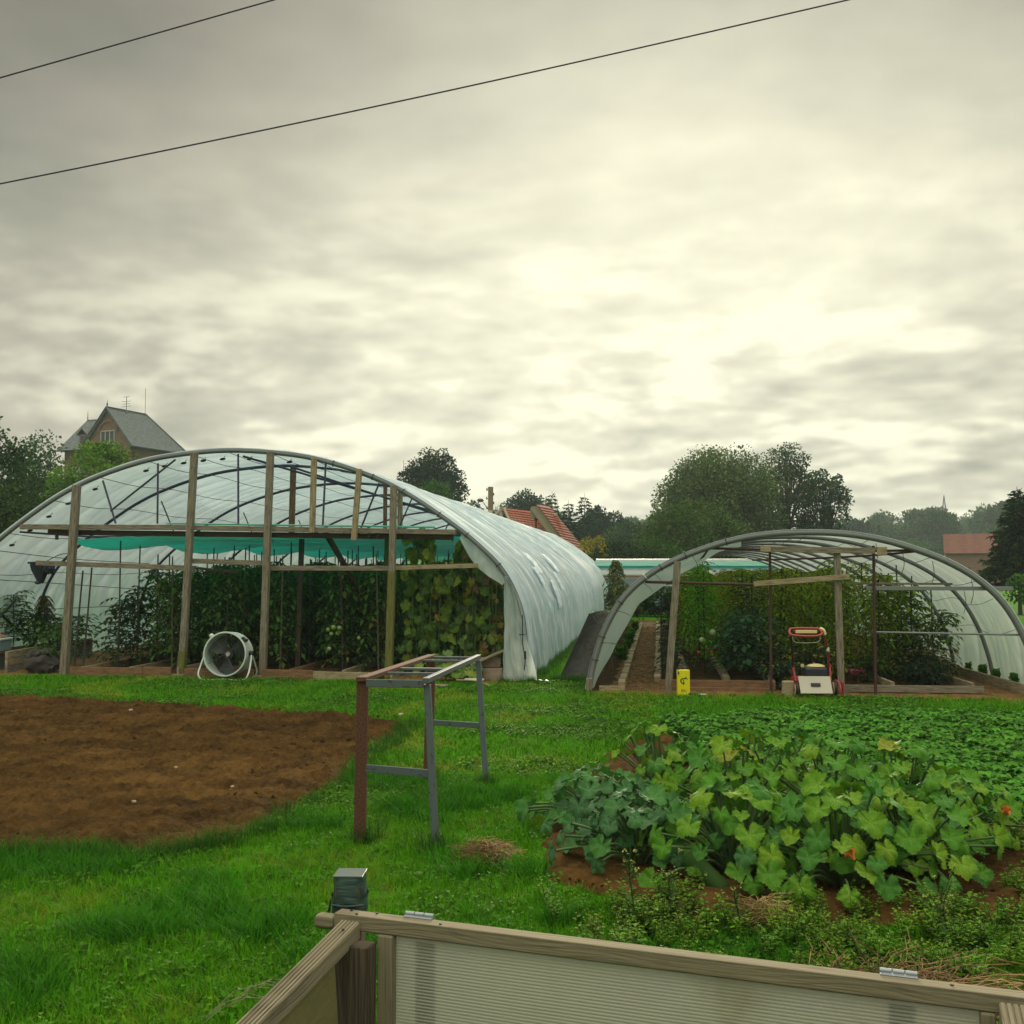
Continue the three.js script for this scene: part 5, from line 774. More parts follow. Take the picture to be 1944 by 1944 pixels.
{
  // dark mesh sheet leaning in the gap between the tunnels
  const meshMat = std({ map: texture(256, 256, (u, v) => { const g = ((u * 40) % 1 < 0.18 || (v * 40) % 1 < 0.18) ? 0.75 : 0, n = clamp(0.5 + fbm(u * 5, v * 5, 4, 5, 5)); return mix3(mix3([0.035, 0.037, 0.036], [0.075, 0.075, 0.068], n), [0.018, 0.018, 0.02], g); }), roughness: 0.85 });
  const t = thing('mesh_sheet', 'dark grey sheet of fine mesh leaning between the two polytunnels', 'mesh sheet', [0, 0, 0]);
  const f = (u, v) => { const b0 = V(-1.58, 0.0, -16.78), b1 = V(-1.05, 0.0, -16.72), a0 = V(-1.1, 1.06, -16.95), a1 = V(-0.68, 0.98, -17.1), lo = b0.clone().lerp(b1, u), hi = a0.clone().lerp(a1, u), p = lo.lerp(hi, v); p.z -= 0.16 * Math.sin(Math.PI * u) * (0.3 + v); p.y += 0.07 * Math.sin(Math.PI * u) * v - 0.14 * sstep(0.75, 1, u) * v + 0.012 * noise(u * 5, v * 5); return p; };
  part('mesh_face', surface(20, 24, f, (u, v) => [u, v * 2]), meshMat, t); part('edge_wire', tube([0, 0.25, 0.5, 0.75, 1].map((v) => f(0, v).add(V(-0.005, 0, 0.01))), 0.011, 6), MAT.black, t);
  const curls = []; for (let i = 0; i < 26; i++) { const u = R(0.15, 0.95), v = R(0.35, 1.0), p = f(u, v).add(V(0, 0, 0.02)); curls.push(tube([p, p.clone().add(V(R(-0.1, 0.12), R(0, 0.09), R(0, 0.05))), p.clone().add(V(R(-0.1, 0.15), R(-0.12, 0.08), R(0, 0.06))), p.clone().add(V(R(-0.05, 0.2), R(-0.2, 0.0), R(0, 0.04)))], 0.003, 4, 8)); }
  const cw = part('wire_curls', curls, std({ color: rgb(0.13, 0.12, 0.10), roughness: 0.6 }), t); cw.userData.kind = 'stuff';
}
{
  // small things in the mouth of the small tunnel
  const sq = thing('orange_squash', 'round orange squash lying on the end of a brick edging', 'squash', [1.04, 0.19, -21.2]);
  part('fruit', new THREE.SphereGeometry(0.085, 26, 14).applyMatrix4(new THREE.Matrix4().makeScale(1.12, 0.86, 1)), std({ color: rgb(0.42, 0.075, 0.02), roughness: 0.45 }), sq); part('stalk', [rod(V(0, 0.06, 0), V(0.01, 0.11, 0), 0.012, 0.008)], MAT.darkWood, sq);
  const st = thing('wood_stump', 'short pale wood stump left of the lawn mower', 'stump', [1.78, 0, -15.15]);
  const stump = new THREE.CylinderGeometry(0.085, 0.1, 0.2, 14, 3).translate(0, 0.1, 0); part('wood', stump, MAT.paleWood, st); part('cut_face', new THREE.CylinderGeometry(0.08, 0.083, 0.012, 14).translate(0, 0.204, 0).rotateZ(0.03), std({ color: rgb(0.36, 0.28, 0.16) }), st);
  const bw = thing('pink_bow', 'small bright pink bow shaped toy on the bed edge right of the second post', 'toy', [2.98, 0.22, -16.6]);
  const pk = std({ color: rgb(0.5, 0.035, 0.12), roughness: 0.5 }); for (const s of [-1, 1]) part('loop', [lump(0.055, s + 2, 0.3, 1.1, 0.9, 0.7, 3).translate(s * 0.055, 0.01 * s, 0)], pk, bw); part('knot', [lump(0.03, 7, 0.3, 1, 1, 1, 3)], pk, bw); part('stem', [rod(V(0, -0.16, 0), V(0, 0, 0), 0.008)], pk, bw);
  const rt = thing('hanging_tool', 'dark tool with a pale cross bar hanging at the far end of the straw path', 'tool', [0.0, 1.15, -33.5]);  // a hanging tool, not a tap
  part('handle', tube([V(0, 0, 0), V(0, 0.5, 0), V(0.08, 0.62, 0), V(0.14, 0.5, 0), V(0.14, 0.05, 0)], 0.035, 6), MAT.black, rt); part('cross_bar', [rod(V(-0.3, 0.12, 0.05), V(0.55, 0.12, 0.05), 0.03)], MAT.white, rt);
  single('support_pole', rod(V(0.07, 0, -33.5), V(0.07, 1.2, -33.5), 0.03), MAT.darkWood, 'dark pole carrying the hanging tool at the end of the straw path', 'pole');
}

// ---------------------------------------------------------------- plants in the beds
rnd = mulberry(404);
// a lobed, toothed, softly pleated leaf; its stalk joins at the origin, its tip points along +x, its upper side is +y
function broadLeaf(seed, { lobes = 5, depth = 0.15, teeth = 27, tooth = 0.06, cup = 0.2, ruffle = 0.1, fold = 0, bend = 0.28, rings = 5, around = 54, notch = 0.75 }) {
  const pos = [0, 0, 0], uv = [0.5, 0.5], idx = [];
  for (let j = 1; j <= rings; j++) for (let i = 0; i <= around; i++) {
    const a = (i / around * 2 - 1) * Math.PI * 0.985, q = j / rings, back = Math.abs(a) / Math.PI;
    let r = 1 + depth * (Math.cos(a * lobes * 0.97) * 0.5 - 0.2) + 0.1 * Math.cos(a) + 0.06 * noise(a * 1.5 + seed, seed);
    r *= 1 - notch * sstep(0.84, 1.0, back);
    if (j === rings) r *= 1 + tooth * ((Math.abs((i * teeth / around) % 1 - 0.5) * 4) - 1) + 0.03 * noise(i * 0.9 + seed, 2.1);
    const x = Math.cos(a) * r * q, z = Math.sin(a) * r * q, vein = Math.abs(Math.sin(a * lobes * 0.485));
    pos.push(x, cup * q * q * (0.35 + 0.5 * vein) - bend * q * q * q * sstep(0.1, 1, Math.cos(a) * 0.5 + 0.5) + fold * Math.abs(z) ** 1.5 + 0.09 * noise(x * 1.6 + seed, z * 1.6 + seed) + ruffle * q * q * q * Math.sin(a * 7 + seed * 3) + 0.03 * noise(x * 4 + seed, z * 4), z);
    uv.push(0.5 + x / 2.7, 0.5 + z / 2.7);
  }
  const at = (j, i) => (j === 0 ? 0 : 1 + (j - 1) * (around + 1) + i);
  for (let j = 0; j < rings; j++) for (let i = 0; i < around; i++) { if (j) idx.push(at(j, i), at(j, i + 1), at(j + 1, i)); idx.push(at(j, i + 1), at(j + 1, i + 1), at(j + 1, i)); }
  const g = new THREE.BufferGeometry(); g.setAttribute('position', new THREE.Float32BufferAttribute(pos, 3)); g.setAttribute('uv', new THREE.Float32BufferAttribute(uv, 2)); g.setIndex(idx); g.computeVertexNormals();
  return g;
}
function leafTexture(mottle, lobes = 5) {
  return texture(256, 256, (u, v) => {
    const x = (u - 0.5) * 2.7, z = (v - 0.5) * 2.7, r = Math.hypot(x, z), a = Math.atan2(z, x), k = 6.2832 / lobes / 0.97;
    const near = Math.abs(a / k - Math.round(a / k)) * k * r, side = Math.abs(((r * 5 + Math.abs(a / k - Math.round(a / k)) * 3.2) % 1) - 0.5);
    const vein = sstep(0.035, 0.008, near) + 0.45 * sstep(0.07, 0.02, side);
    let c = mix3([0.78, 0.8, 0.7], [1.15, 1.1, 1.1], clamp(0.5 + 0.8 * fbm(u * 7, v * 7, 4, 7, 7)));
    if (mottle) c = mix3(c, [2.2, 1.6, 3.2], 0.35 * sstep(0.15, 0.45, noise(u * 17, v * 17, 17, 17)) * sstep(0.25, 0.1, Math.abs(near - 0.13)));
    return mix3(c, [1.9, 1.5, 2.2], 0.42 * clamp(vein)).map((q) => q * 0.42);
  });
}
const squashShapes = [[1, 0, 0.28], [2, 0.35, 0.1], [3, -0.35, 0.4], [4, 0.55, 0.35], [5, -0.15, 0.7], [6, 0.2, -0.15]].map(([s, fold, bend]) => broadLeaf(s * 1.7, { fold, bend }));
const texSquash = leafTexture(true), texCuke = leafTexture(false);
const leafy = (c, map, tr = 0.36) => phys({ color: rgb(c[0] / 0.42, c[1] / 0.42, c[2] / 0.42), map, transmission: tr, thickness: 0, roughness: 0.7, ior: 1.42, specularIntensity: 0.5 });
const SQ = [[0.062, 0.215, 0.008], [0.10, 0.25, 0.008], [0.045, 0.175, 0.016], [0.07, 0.22, 0.008], [0.125, 0.26, 0.006]].map((c) => leafy(c, texSquash));
const SQ_BLUE = [[0.045, 0.14, 0.045], [0.042, 0.15, 0.035], [0.05, 0.18, 0.03]].map((c) => leafy(c, texSquash)), SQ_YELLOW = leafy([0.19, 0.24, 0.012], texSquash);
const MAT_STEM = std({ color: rgb(0.06, 0.12, 0.03), roughness: 0.7 }), MAT_FLOWER = phys({ color: rgb(0.55, 0.16, 0.01), transmission: 0.3, thickness: 0, roughness: 0.7 });
const flowerShape = surface(15, 5, (u, v) => { const a = u * 6.2832, k = 0.012 + 0.04 * v * v * (1 + 0.5 * Math.cos(a * 5)); return V(Math.cos(a) * k, 0.085 * v - 0.02 * v * v * Math.cos(a * 5), Math.sin(a) * k); });
const orient = (m, p, tip, nrm, s) => { const x = tip.clone().normalize(), y = nrm.clone().addScaledVector(x, -nrm.dot(x)).normalize(), z = new THREE.Vector3().crossVectors(x, y); m.quaternion.setFromRotationMatrix(new THREE.Matrix4().makeBasis(x, y, z)); m.position.copy(p); m.scale.setScalar(s); };
function squashPlant(label, x, z, { n = 26, h = 0.62, more = 3.1, spread = 0.5, mats = SQ, flowers = 0, fruit = 0, front = 0.3, yellow = 0 }) {
  const t = thing('squash_plant', label, 'squash plant', [x, groundAt(x, z), z], 'squash plants in the bed'), stems = [];
  n = Math.round(n * more); h *= 0.7;
  for (let k = 0; k < n; k++) {
    const f = (k + 0.5) / n, a = k * 2.399 + R(-0.3, 0.3), out = V(Math.cos(a), 0, Math.sin(a)), rho = spread * (0.15 + 0.95 * f) * R(0.85, 1.15), y = h * (1.0 - 0.78 * f * f) * R(0.7, 1.18) * (k % 3 === 2 ? 0.42 : 1) + 0.05, p = V(out.x * rho, y, out.z * rho);
    const droop = lerp(0.15, 1.0, f) + R(-0.2, 0.25), tip = out.clone().multiplyScalar(Math.cos(droop)).add(V(R(-0.25, 0.25), -Math.sin(droop), R(-0.25, 0.25))), nrm = V(R(-0.3, 0.3), 1, R(-0.2, 0.3) + front).addScaledVector(out, 0.35 + 0.5 * f);
    const m = part('leaf', squashShapes[k % 6], k < yellow ? SQ_YELLOW : mats[Math.floor(rnd() * mats.length)], t); orient(m, p, tip, nrm, R(0.044, 0.084) * (k < yellow ? 1.25 : 1));
    const root = V(out.x * 0.05, 0.03, out.z * 0.05); stems.push(tube([root, root.clone().lerp(p, 0.55).add(V(0, 0.06, 0)), p], R(0.006, 0.009), 5, 6));
  }
  part('stems', stems, MAT_STEM, t);
  for (let k = 0; k < flowers; k++) { const a = R(0.3, 2.6), g = part('flower', flowerShape, MAT_FLOWER, t, 'orange flower'); g.position.set(Math.cos(a) * R(0.2, 0.4), h * R(0.5, 0.85), Math.sin(a) * R(0.25, 0.45)); g.rotation.set(R(-0.5, 0.8), 0, R(-0.6, 0.6)); g.scale.setScalar(R(0.45, 0.65)); }
  if (fruit) { const g = part('fruit', new THREE.CapsuleGeometry(0.055, 0.2, 8, 16).rotateZ(0.9).translate(-0.06, 0.09, 0.3), phys({ color: rgb(0.03, 0.075, 0.016), roughness: 0.6, specularIntensity: 0.25 }), t, 'dark green marrow'); g.rotation.y = -0.4; }
}
squashPlant('bluish squash plant at the left front corner of the squash bed, over bare soil', -0.12, -6.35, { mats: SQ_BLUE, h: 0.5, spread: 0.46, n: 24 });
squashPlant('squash plant with a marrow showing under it, second from the left in the front row', 0.42, -6.2, { fruit: 1, h: 0.62, spread: 0.5, n: 26, mats: [...SQ, SQ_BLUE[1]] });
squashPlant('squash plant in the middle of the front row with leaves hanging to the ground', 0.98, -6.1, { h: 0.66, spread: 0.52, n: 28, flowers: 1 });
squashPlant('squash plant at the right end of the front row, beside the gap of bare soil', 1.42, -6.4, { h: 0.62, spread: 0.5, n: 26, flowers: 1 });
squashPlant('low grey green squash plant reaching out over the lawn at the left of the bed', -0.42, -7.25, { mats: SQ_BLUE, h: 0.42, spread: 0.5, n: 22 });
squashPlant('squash plant with a broad yellow leaf in the second row', 0.5, -7.1, { h: 0.78, spread: 0.5, n: 27, yellow: 2 });
squashPlant('tall squash plant in the second row behind the middle of the front row', 1.12, -7.15, { h: 0.76, spread: 0.5, n: 26 });
squashPlant('squash plant in the second row with several yellowing leaves standing up', 1.56, -7.3, { h: 0.7, spread: 0.5, n: 25, yellow: 3, flowers: 1 });
squashPlant('outermost squash plant at the right, beside the dark weeds', 1.84, -7.05, { h: 0.55, spread: 0.45, n: 24, flowers: 1 });
squashPlant('squash plant at the back left of the bed with upright leaf stalks', 0.02, -8.0, { h: 0.7, spread: 0.5, n: 24, front: 0 });
squashPlant('squash plant at the back of the bed next to the creeping ground cover', 0.85, -8.15, { h: 0.62, spread: 0.5, n: 22, front: 0 });

// compound leaved plants
function compoundPlant({ h, w, leaves, size, color, alt, altShare = 0.15, pairs = 3, low = 0.08, lean = 0, bare = 0, topThin = 0.4 }) {
  const L = new Leaves(), stem = [0.05, 0.08, 0.025];
  const stemAt = (q) => V(lean * q * q * h, q * h, 0.03 * Math.sin(q * 5));
  for (let i = 0; i < 8; i++) L.stick(stemAt(i / 8), stemAt((i + 1) / 8), 0.011, stem);
  for (let k = 0; k < leaves; k++) {
    const q = low + (1 - low) * Math.pow((k + rnd()) / leaves, 0.85), a = k * 2.4 + R(-0.4, 0.4), len = (w / 2) * R(0.7, 1.15) * (1 - topThin * q * q), o = stemAt(q), c = rnd() < altShare ? alt : color, kk = R(0.7, 1.3);
    if (q < bare && rnd() < 0.7) continue;
    const d = V(Math.cos(a), R(0.15, 0.6), Math.sin(a)), side = V(-Math.sin(a), 0, Math.cos(a)); let p = o.clone();
    for (let s = 0; s <= pairs; s++) {
      const n = p.clone().addScaledVector(d, len / (pairs + 1)); L.stick(p, n, 0.004, stem); p = n; d.y -= 0.34;
      const ls = size * R(0.75, 1.25);
      if (s < pairs) for (const g of [-1, 1]) L.leaf(p, d.clone().multiplyScalar(0.5).addScaledVector(side, g).add(V(0, R(-0.5, 0.1), 0)).normalize(), V(R(-0.3, 0.3), 1, R(-0.3, 0.3)).normalize(), ls, ls * 0.52, tone([c[0] * kk, c[1] * kk, c[2] * kk], 0.25), 0.18);
      else L.leaf(p, d.clone().normalize(), V(R(-0.3, 0.3), 1, R(-0.3, 0.3)).normalize(), ls * 1.25, ls * 0.65, tone([c[0] * kk, c[1] * kk, c[2] * kk], 0.25), 0.18);
    }
  }
  return L.build();
}
const MAT_CROP = leafMat(0.5, 0.8), T_DARK = [0.075, 0.175, 0.032], T_ALT = [0.17, 0.18, 0.035];
const MAT_FRUIT = std({ color: rgb(0.20, 0.30, 0.06), roughness: 0.35 }), MAT_RED = std({ color: rgb(0.42, 0.05, 0.02), roughness: 0.35 });
const tomatoGeos = [1.72, 1.66, 1.78, 1.6, 1.74].map((h) => compoundPlant({ h, w: 0.85, leaves: 86, size: 0.105, color: T_DARK, alt: T_ALT }));
const shortGeos = [1.2, 1.4].map((h) => compoundPlant({ h, w: 0.85, leaves: 62, size: 0.105, color: [0.03, 0.066, 0.022], alt: T_ALT }));
const caneMats = [std({ color: rgb(0.05, 0.05, 0.055) }), std({ color: rgb(0.13, 0.11, 0.08) })];
function crop(name, label, category, x, z, geo, group, fruits = [], s = 1) {
  const t = thing(name, label, category, [x, 0.03, z], group, R(0, 6.28)); t.scale.setScalar(s); part('foliage', geo, MAT_CROP, t);
  for (const [fx, fy, fz, r, m] of fruits) { const f = part('fruit', new THREE.SphereGeometry(r, 10, 8), m, t); f.position.set(fx, fy, fz); }
  if (fruits.length) t.rotation.y = 0;
  return t;
}
const rowX = [-9.35, -8.4, -7.45, -6.5, -5.5, -4.75], rowWord = ['outermost left', 'second', 'third', 'fourth', 'fifth', 'last'];
const massSpots = [], canes = [];
rowX.forEach((x, r) => {
  for (let k = 0; k < 36; k++) {
    const z = -17.55 - k * 0.62 + R(-0.08, 0.08), xx = x + R(-0.1, 0.1);
    if (z < -45.5) break;
    const front = k < (r === 0 ? 6 : 3);
    if (front) {
      const fr = r === 4 && k === 0 ? [[-0.12, 0.72, 0.36, 0.04, MAT_FRUIT], [-0.02, 0.76, 0.38, 0.045, MAT_FRUIT], [0.08, 0.75, 0.35, 0.042, MAT_FRUIT], [0.05, 0.66, 0.36, 0.04, MAT_FRUIT], [-0.06, 0.65, 0.36, 0.038, MAT_FRUIT], [-0.1, 0.4, 0.35, 0.036, std({ color: rgb(0.45, 0.45, 0.25), roughness: 0.4 })], [0.4, 0.58, 0.3, 0.034, MAT_FRUIT]] : r === 2 && k === 0 ? [[0.12, 0.5, 0.34, 0.035, MAT_FRUIT], [0.2, 0.42, 0.34, 0.03, MAT_FRUIT]] : [];
      crop('tomato_plant', k === 0 ? (r === 4 ? 'tomato plant with clusters of green fruit, left of the dark brace' : `front tomato plant of the ${rowWord[r]} row in the large polytunnel`) : r === 0 ? ['', 'second tomato plant back in the left row, against the pale film wall', 'third tomato plant back in the left row, against the pale film wall', 'fourth tomato plant back in the left row, its top among the canes', 'fifth tomato plant back in the left row', 'sixth tomato plant back in the left row'][k] : `tomato plant ${k === 1 ? 'just' : 'two places'} behind the front one of the ${rowWord[r]} row`, 'tomato plant', xx, z, (r === 0 && k < 2 ? shortGeos[k] : tomatoGeos[(k + r) % 5]), 'tomato plants in the large polytunnel', fr);
    } else if (z > -30 || k % 2) massSpots.push([xx, z, R(0.92, 1.08)]);
    if ((k % 2 === 0 || k < 8) && k < 34) canes.push([xx + 0.1, z + 0.2, r]);
  }
});
function scatter(name, label, category, geo, mat, spots, put) {   // many alike small plants that nobody could count, as one object
  const m = new THREE.InstancedMesh(geo, mat, spots.length), o = new THREE.Object3D(), c = new THREE.Color();
  m.name = numbered(name); m.userData = { kind: 'stuff', label, category };
  spots.forEach((s, i) => { o.position.set(0, 0, 0); o.rotation.set(0, 0, 0); o.scale.setScalar(1); c.setRGB(1, 1, 1); put(o, s, c, i); o.updateMatrix(); m.setMatrixAt(i, o.matrix); m.setColorAt(i, c); });
  m.castShadow = m.receiveShadow = true; scene.add(m);
}
const cropPut = (o, [x, z, s], c) => { o.position.set(x, 0.03, z); o.rotation.y = R(0, 6.28); o.scale.set(s, s, s); const k = R(0.8, 1.15); c.setRGB(k * R(0.9, 1.15), k, k); };
scatter('tomato_rows', 'dense tomato rows filling the back of the large polytunnel', 'tomato rows', tomatoGeos[0], MAT_CROP, massSpots.filter((_, i) => i % 2), cropPut); scatter('tomato_rows', 'dense tomato rows filling the back of the large polytunnel', 'tomato rows', tomatoGeos[2], MAT_CROP, massSpots.filter((_, i) => i % 2 === 0), cropPut);
canes.forEach(([x, z, r], i) => single('plant_cane', rod(V(x, 0, z), V(x + R(-0.06, 0.06), R(1.95, 2.28), z + R(-0.06, 0.06)), 0.015, 0.013, 5), caneMats[i % 2], `thin cane standing up out of the ${rowWord[r]} tomato row in the large polytunnel`, 'cane', `canes in the ${rowWord[r]} row of the large polytunnel`));
for (const [x, z, y1] of [[-10.0, -17.0, 1.75], [-9.75, -16.85, 1.8]]) single('plant_cane', rod(V(x, 0, z), V(x + 0.13, y1, z), 0.016, 0.014, 6), caneMats[0], z < -16.9 ? 'dark bare cane just right of the first end post' : 'short dark cane tied to the left rail', 'cane');

// the climbing plants with broad leaves at the right of the large tunnel
const cukeShapes = [1, 2, 3, 4].map((s) => broadLeaf(s * 2.3, { depth: 0.1, teeth: 14, around: 28, rings: 4, cup: 0.2, tooth: 0.04, notch: 0.6, fold: [0, 0.4, -0.35, 0.2][s - 1], bend: [0.3, 0.5, 0.1, 0.7][s - 1] }));
const CU = [[0.125, 0.24, 0.03], [0.085, 0.2, 0.034], [0.15, 0.26, 0.028], [0.10, 0.19, 0.05], [0.2, 0.27, 0.03]].map((c) => leafy(c, texCuke, 0.4)), CU_Y = leafy([0.26, 0.23, 0.03], texCuke), CU_B = leafy([0.14, 0.10, 0.05], texCuke, 0.25);
function climber(label, x0, x1, spire, n, dry) {
  const t = thing('climbing_plant', label, 'climbing plant', [(x0 + x1) / 2, 0.02, -17.25], undefined), w = x1 - x0, stems = [];
  for (let k = 0; k < n; k++) {
    const top = k < n * 0.24, x = top ? spire + 0.25 * (rnd() + rnd() - 1) - (x0 + x1) / 2 : R(-w / 2, w / 2), y = Math.min(top ? R(1.7, 2.38) : 0.12 + 1.68 * Math.pow(rnd(), 0.9), BIG.at(BIG.side(x + (x0 + x1) / 2 + 0.12, true)).y - 0.2), z = R(-0.25, 0.22) + 0.1 * Math.sin(y * 4);
    const old = rnd() < dry * sstep(-w / 2, w / 2, x), m = part('leaf', cukeShapes[k % 4], old ? (rnd() < 0.5 ? CU_B : CU_Y) : rnd() < 0.03 ? CU_Y : pick(CU), t);
    orient(m, V(x, y, z), V(R(-0.8, 0.8), -1, R(-0.3, 0.7)), V(R(-1.3, 1.3), R(0.1, 1.3), R(0.15, 1)), R(0.06, 0.112) * (old ? 0.8 : 1));
  }
  for (let k = 0; k < 7; k++) { const x = R(-w / 2, w / 2); stems.push(tube([V(x, 0, 0), V(x + R(-0.1, 0.1), 0.7, R(-0.1, 0.1)), V(x + R(-0.15, 0.15), 1.75, R(-0.1, 0.1))], 0.009, 5, 8)); }
  stems.push(tube([V(spire - (x0 + x1) / 2, 0, 0), V(spire - (x0 + x1) / 2 + 0.05, 1.2, 0), V(spire - (x0 + x1) / 2, 2.3, 0)], 0.01, 5, 8));
  part('stems', stems, MAT_STEM, t);
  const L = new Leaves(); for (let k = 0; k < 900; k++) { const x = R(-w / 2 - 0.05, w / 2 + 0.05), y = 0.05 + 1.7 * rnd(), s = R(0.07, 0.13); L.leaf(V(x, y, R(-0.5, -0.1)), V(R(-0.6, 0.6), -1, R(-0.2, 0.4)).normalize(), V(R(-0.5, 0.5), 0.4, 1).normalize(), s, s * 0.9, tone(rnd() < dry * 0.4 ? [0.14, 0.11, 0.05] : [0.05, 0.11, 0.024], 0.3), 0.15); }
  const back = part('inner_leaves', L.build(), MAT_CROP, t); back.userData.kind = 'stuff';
}
climber('climbing plant with broad green leaves just right of the mossy post', -4.22, -3.35, -3.95, 230, 0.12);
climber('climbing plant with browning leaves next to the curtain of film', -3.4, -2.58, -3.15, 220, 0.6);
{
  const t = thing('squash_plant', 'young squash plant with yellowing leaves in front of the climbing plants', 'squash plant', [-3.35, 0.02, -16.35]);
  for (let k = 0; k < 34; k++) { const a = R(0, 6.28), r = R(0.05, 0.55), m = part('leaf', cukeShapes[k % 4], rnd() < 0.2 ? CU_Y : pick(CU), t); orient(m, V(Math.cos(a) * r, R(0.08, 0.42) * (1.1 - r), Math.sin(a) * r * 0.4), V(Math.cos(a), -0.5, 0.3 + Math.sin(a)), V(R(-0.3, 0.3), 1, 0.6), R(0.075, 0.12)); }
  part('stems', [tube([V(0, 0, 0), V(0.1, 0.15, 0), V(0.3, 0.2, 0.05)], 0.01, 5)], MAT_STEM, t);
}
// small tunnel
const G_OLIVE = [0.2, 0.32, 0.016], G_GREEN = [0.12, 0.33, 0.014];
const oliveGeos = [1.75, 1.65, 1.85].map((h) => compoundPlant({ h, w: 0.8, leaves: 92, size: 0.08, color: G_OLIVE, alt: [0.26, 0.29, 0.02], altShare: 0.3 })), greenGeos = [1.7, 1.78].map((h) => compoundPlant({ h, w: 0.75, leaves: 96, size: 0.075, color: G_GREEN, alt: G_OLIVE, bare: 0.3 }));
const bushGeo = (h, w, leaves, size, color, alt, pairs = 1) => compoundPlant({ h, w, leaves, size, color, alt, pairs, topThin: 0.1, low: 0.1 });
const pepperGeos = [bushGeo(0.95, 0.85, 90, 0.13, [0.055, 0.15, 0.065], [0.08, 0.19, 0.08]), bushGeo(0.75, 0.7, 70, 0.13, [0.055, 0.145, 0.065], [0.08, 0.19, 0.085])], greyGeos = [bushGeo(0.5, 0.42, 50, 0.08, [0.05, 0.075, 0.05], [0.08, 0.11, 0.08]), bushGeo(1.1, 0.5, 80, 0.09, [0.045, 0.07, 0.045], [0.08, 0.11, 0.08])];
const gS = 'tomato plants in the small polytunnel';
crop('tomato_plant', 'fresh green tomato plant with pale fruit behind the leaning post of the small polytunnel', 'tomato plant', 0.72, -17.3, greenGeos[0], gS, [[-0.05, 0.62, 0.3, 0.045, std({ color: rgb(0.4, 0.42, 0.22), roughness: 0.4 })], [0.12, 0.74, 0.3, 0.05, std({ color: rgb(0.36, 0.4, 0.22), roughness: 0.4 })], [-0.1, 0.42, 0.3, 0.028, MAT_RED], [0.1, 0.43, 0.3, 0.026, MAT_RED]]);
crop('tomato_plant', 'second fresh green tomato plant back in the row behind the leaning post', 'tomato plant', 0.66, -18.1, greenGeos[1], gS); crop('tomato_plant', 'third fresh green tomato plant back in the row behind the leaning post', 'tomato plant', 0.74, -19.0, greenGeos[0], gS);
crop('tomato_plant', 'bright bushy plant topping the row under the middle of the small polytunnel roof', 'tomato plant', 0.95, -22.5, oliveGeos[2], gS, [], 1.04);
crop('pepper_plant', 'dark blue green pepper bush in front of the white flowers', 'pepper plant', 1.36, -17.0, pepperGeos[0], 'pepper plants'); crop('pepper_plant', 'smaller dark pepper bush leaning over the brick edging', 'pepper plant', 1.3, -17.9, pepperGeos[1], 'pepper plants'); crop('pepper_plant', 'dark pepper bush right behind the other two', 'pepper plant', 1.55, -18.4, pepperGeos[0], 'pepper plants');
crop('sage_plant', 'small grey green leafy plant at the path edge left of the leaning post', 'plant', 0.2, -17.1, greyGeos[0], 'grey leaved plants along the path'); crop('sage_plant', 'grey green leafy plant halfway back along the path', 'plant', 0.2, -19.2, greyGeos[0], 'grey leaved plants along the path'); crop('sage_plant', 'tall grey green leafy plant at the path, its top beside the leaning post', 'plant', 0.22, -22, greyGeos[1], 'grey leaved plants along the path'); crop('sage_plant', 'far grey green leafy plant near the end of the path', 'plant', 0.2, -25, greyGeos[1], 'grey leaved plants along the path');
const rowS = [[1.95, -17.4], [2.1, -18.2], [2.75, -17.0], [2.7, -17.9], [3.4, -17.1], [3.35, -18.0], [1.6, -20.4], [2.4, -19.4]];
rowS.forEach(([x, z], i) => crop('tomato_plant', ['olive tomato plant behind the rusty upright, left of the mower', 'tomato plant behind the olive one beside the rusty upright', 'olive tomato plant just right of the second timber post', 'tomato plant behind the one right of the second timber post', 'front tomato plant right of the second rusty upright', 'tomato plant behind the second rusty upright', 'tall plant rising behind the white flowers', 'tall tomato plant in the middle behind the mower handle'][i], 'tomato plant', x, z, oliveGeos[i % 3], gS));
const slopeGeos = [1.45, 1.3].map((h) => compoundPlant({ h, w: 0.9, leaves: 84, size: 0.09, color: [0.11, 0.2, 0.02], alt: G_OLIVE }));
crop('tomato_plant', 'tomato plant at the right end sloping down to the film wall', 'tomato plant', 3.95, -17.4, slopeGeos[0], gS); crop('tomato_plant', 'tomato plant behind the one sloping down to the film wall', 'tomato plant', 4.0, -18.3, slopeGeos[0], gS); crop('tomato_plant', 'tomato plant among the dark canes near the right film wall', 'tomato plant', 3.85, -19.2, slopeGeos[1], gS); crop('tomato_plant', 'tomato plant between the second rusty upright and the right end of the rows', 'tomato plant', 3.65, -17.8, oliveGeos[1], gS); crop('tomato_plant', 'lowest tomato plant at the right, leaning over the earth path', 'tomato plant', 4.3, -17.9, compoundPlant({ h: 1.05, w: 1.0, leaves: 80, size: 0.09, color: [0.09, 0.17, 0.025], alt: T_ALT, lean: 0.25 }), gS);
const massS = []; for (const x of [0.7, 1.5, 2.2, 2.9, 3.5]) for (let z = -19.8; z > -33; z -= 0.8) if (x > 1 || z > -24) massS.push([x + R(-0.12, 0.12), z + R(-0.15, 0.15), R(0.88, 1.06)]);
scatter('tomato_rows', 'olive green tomato rows filling the back of the small polytunnel', 'tomato rows', oliveGeos[1], MAT_CROP, massS, cropPut);
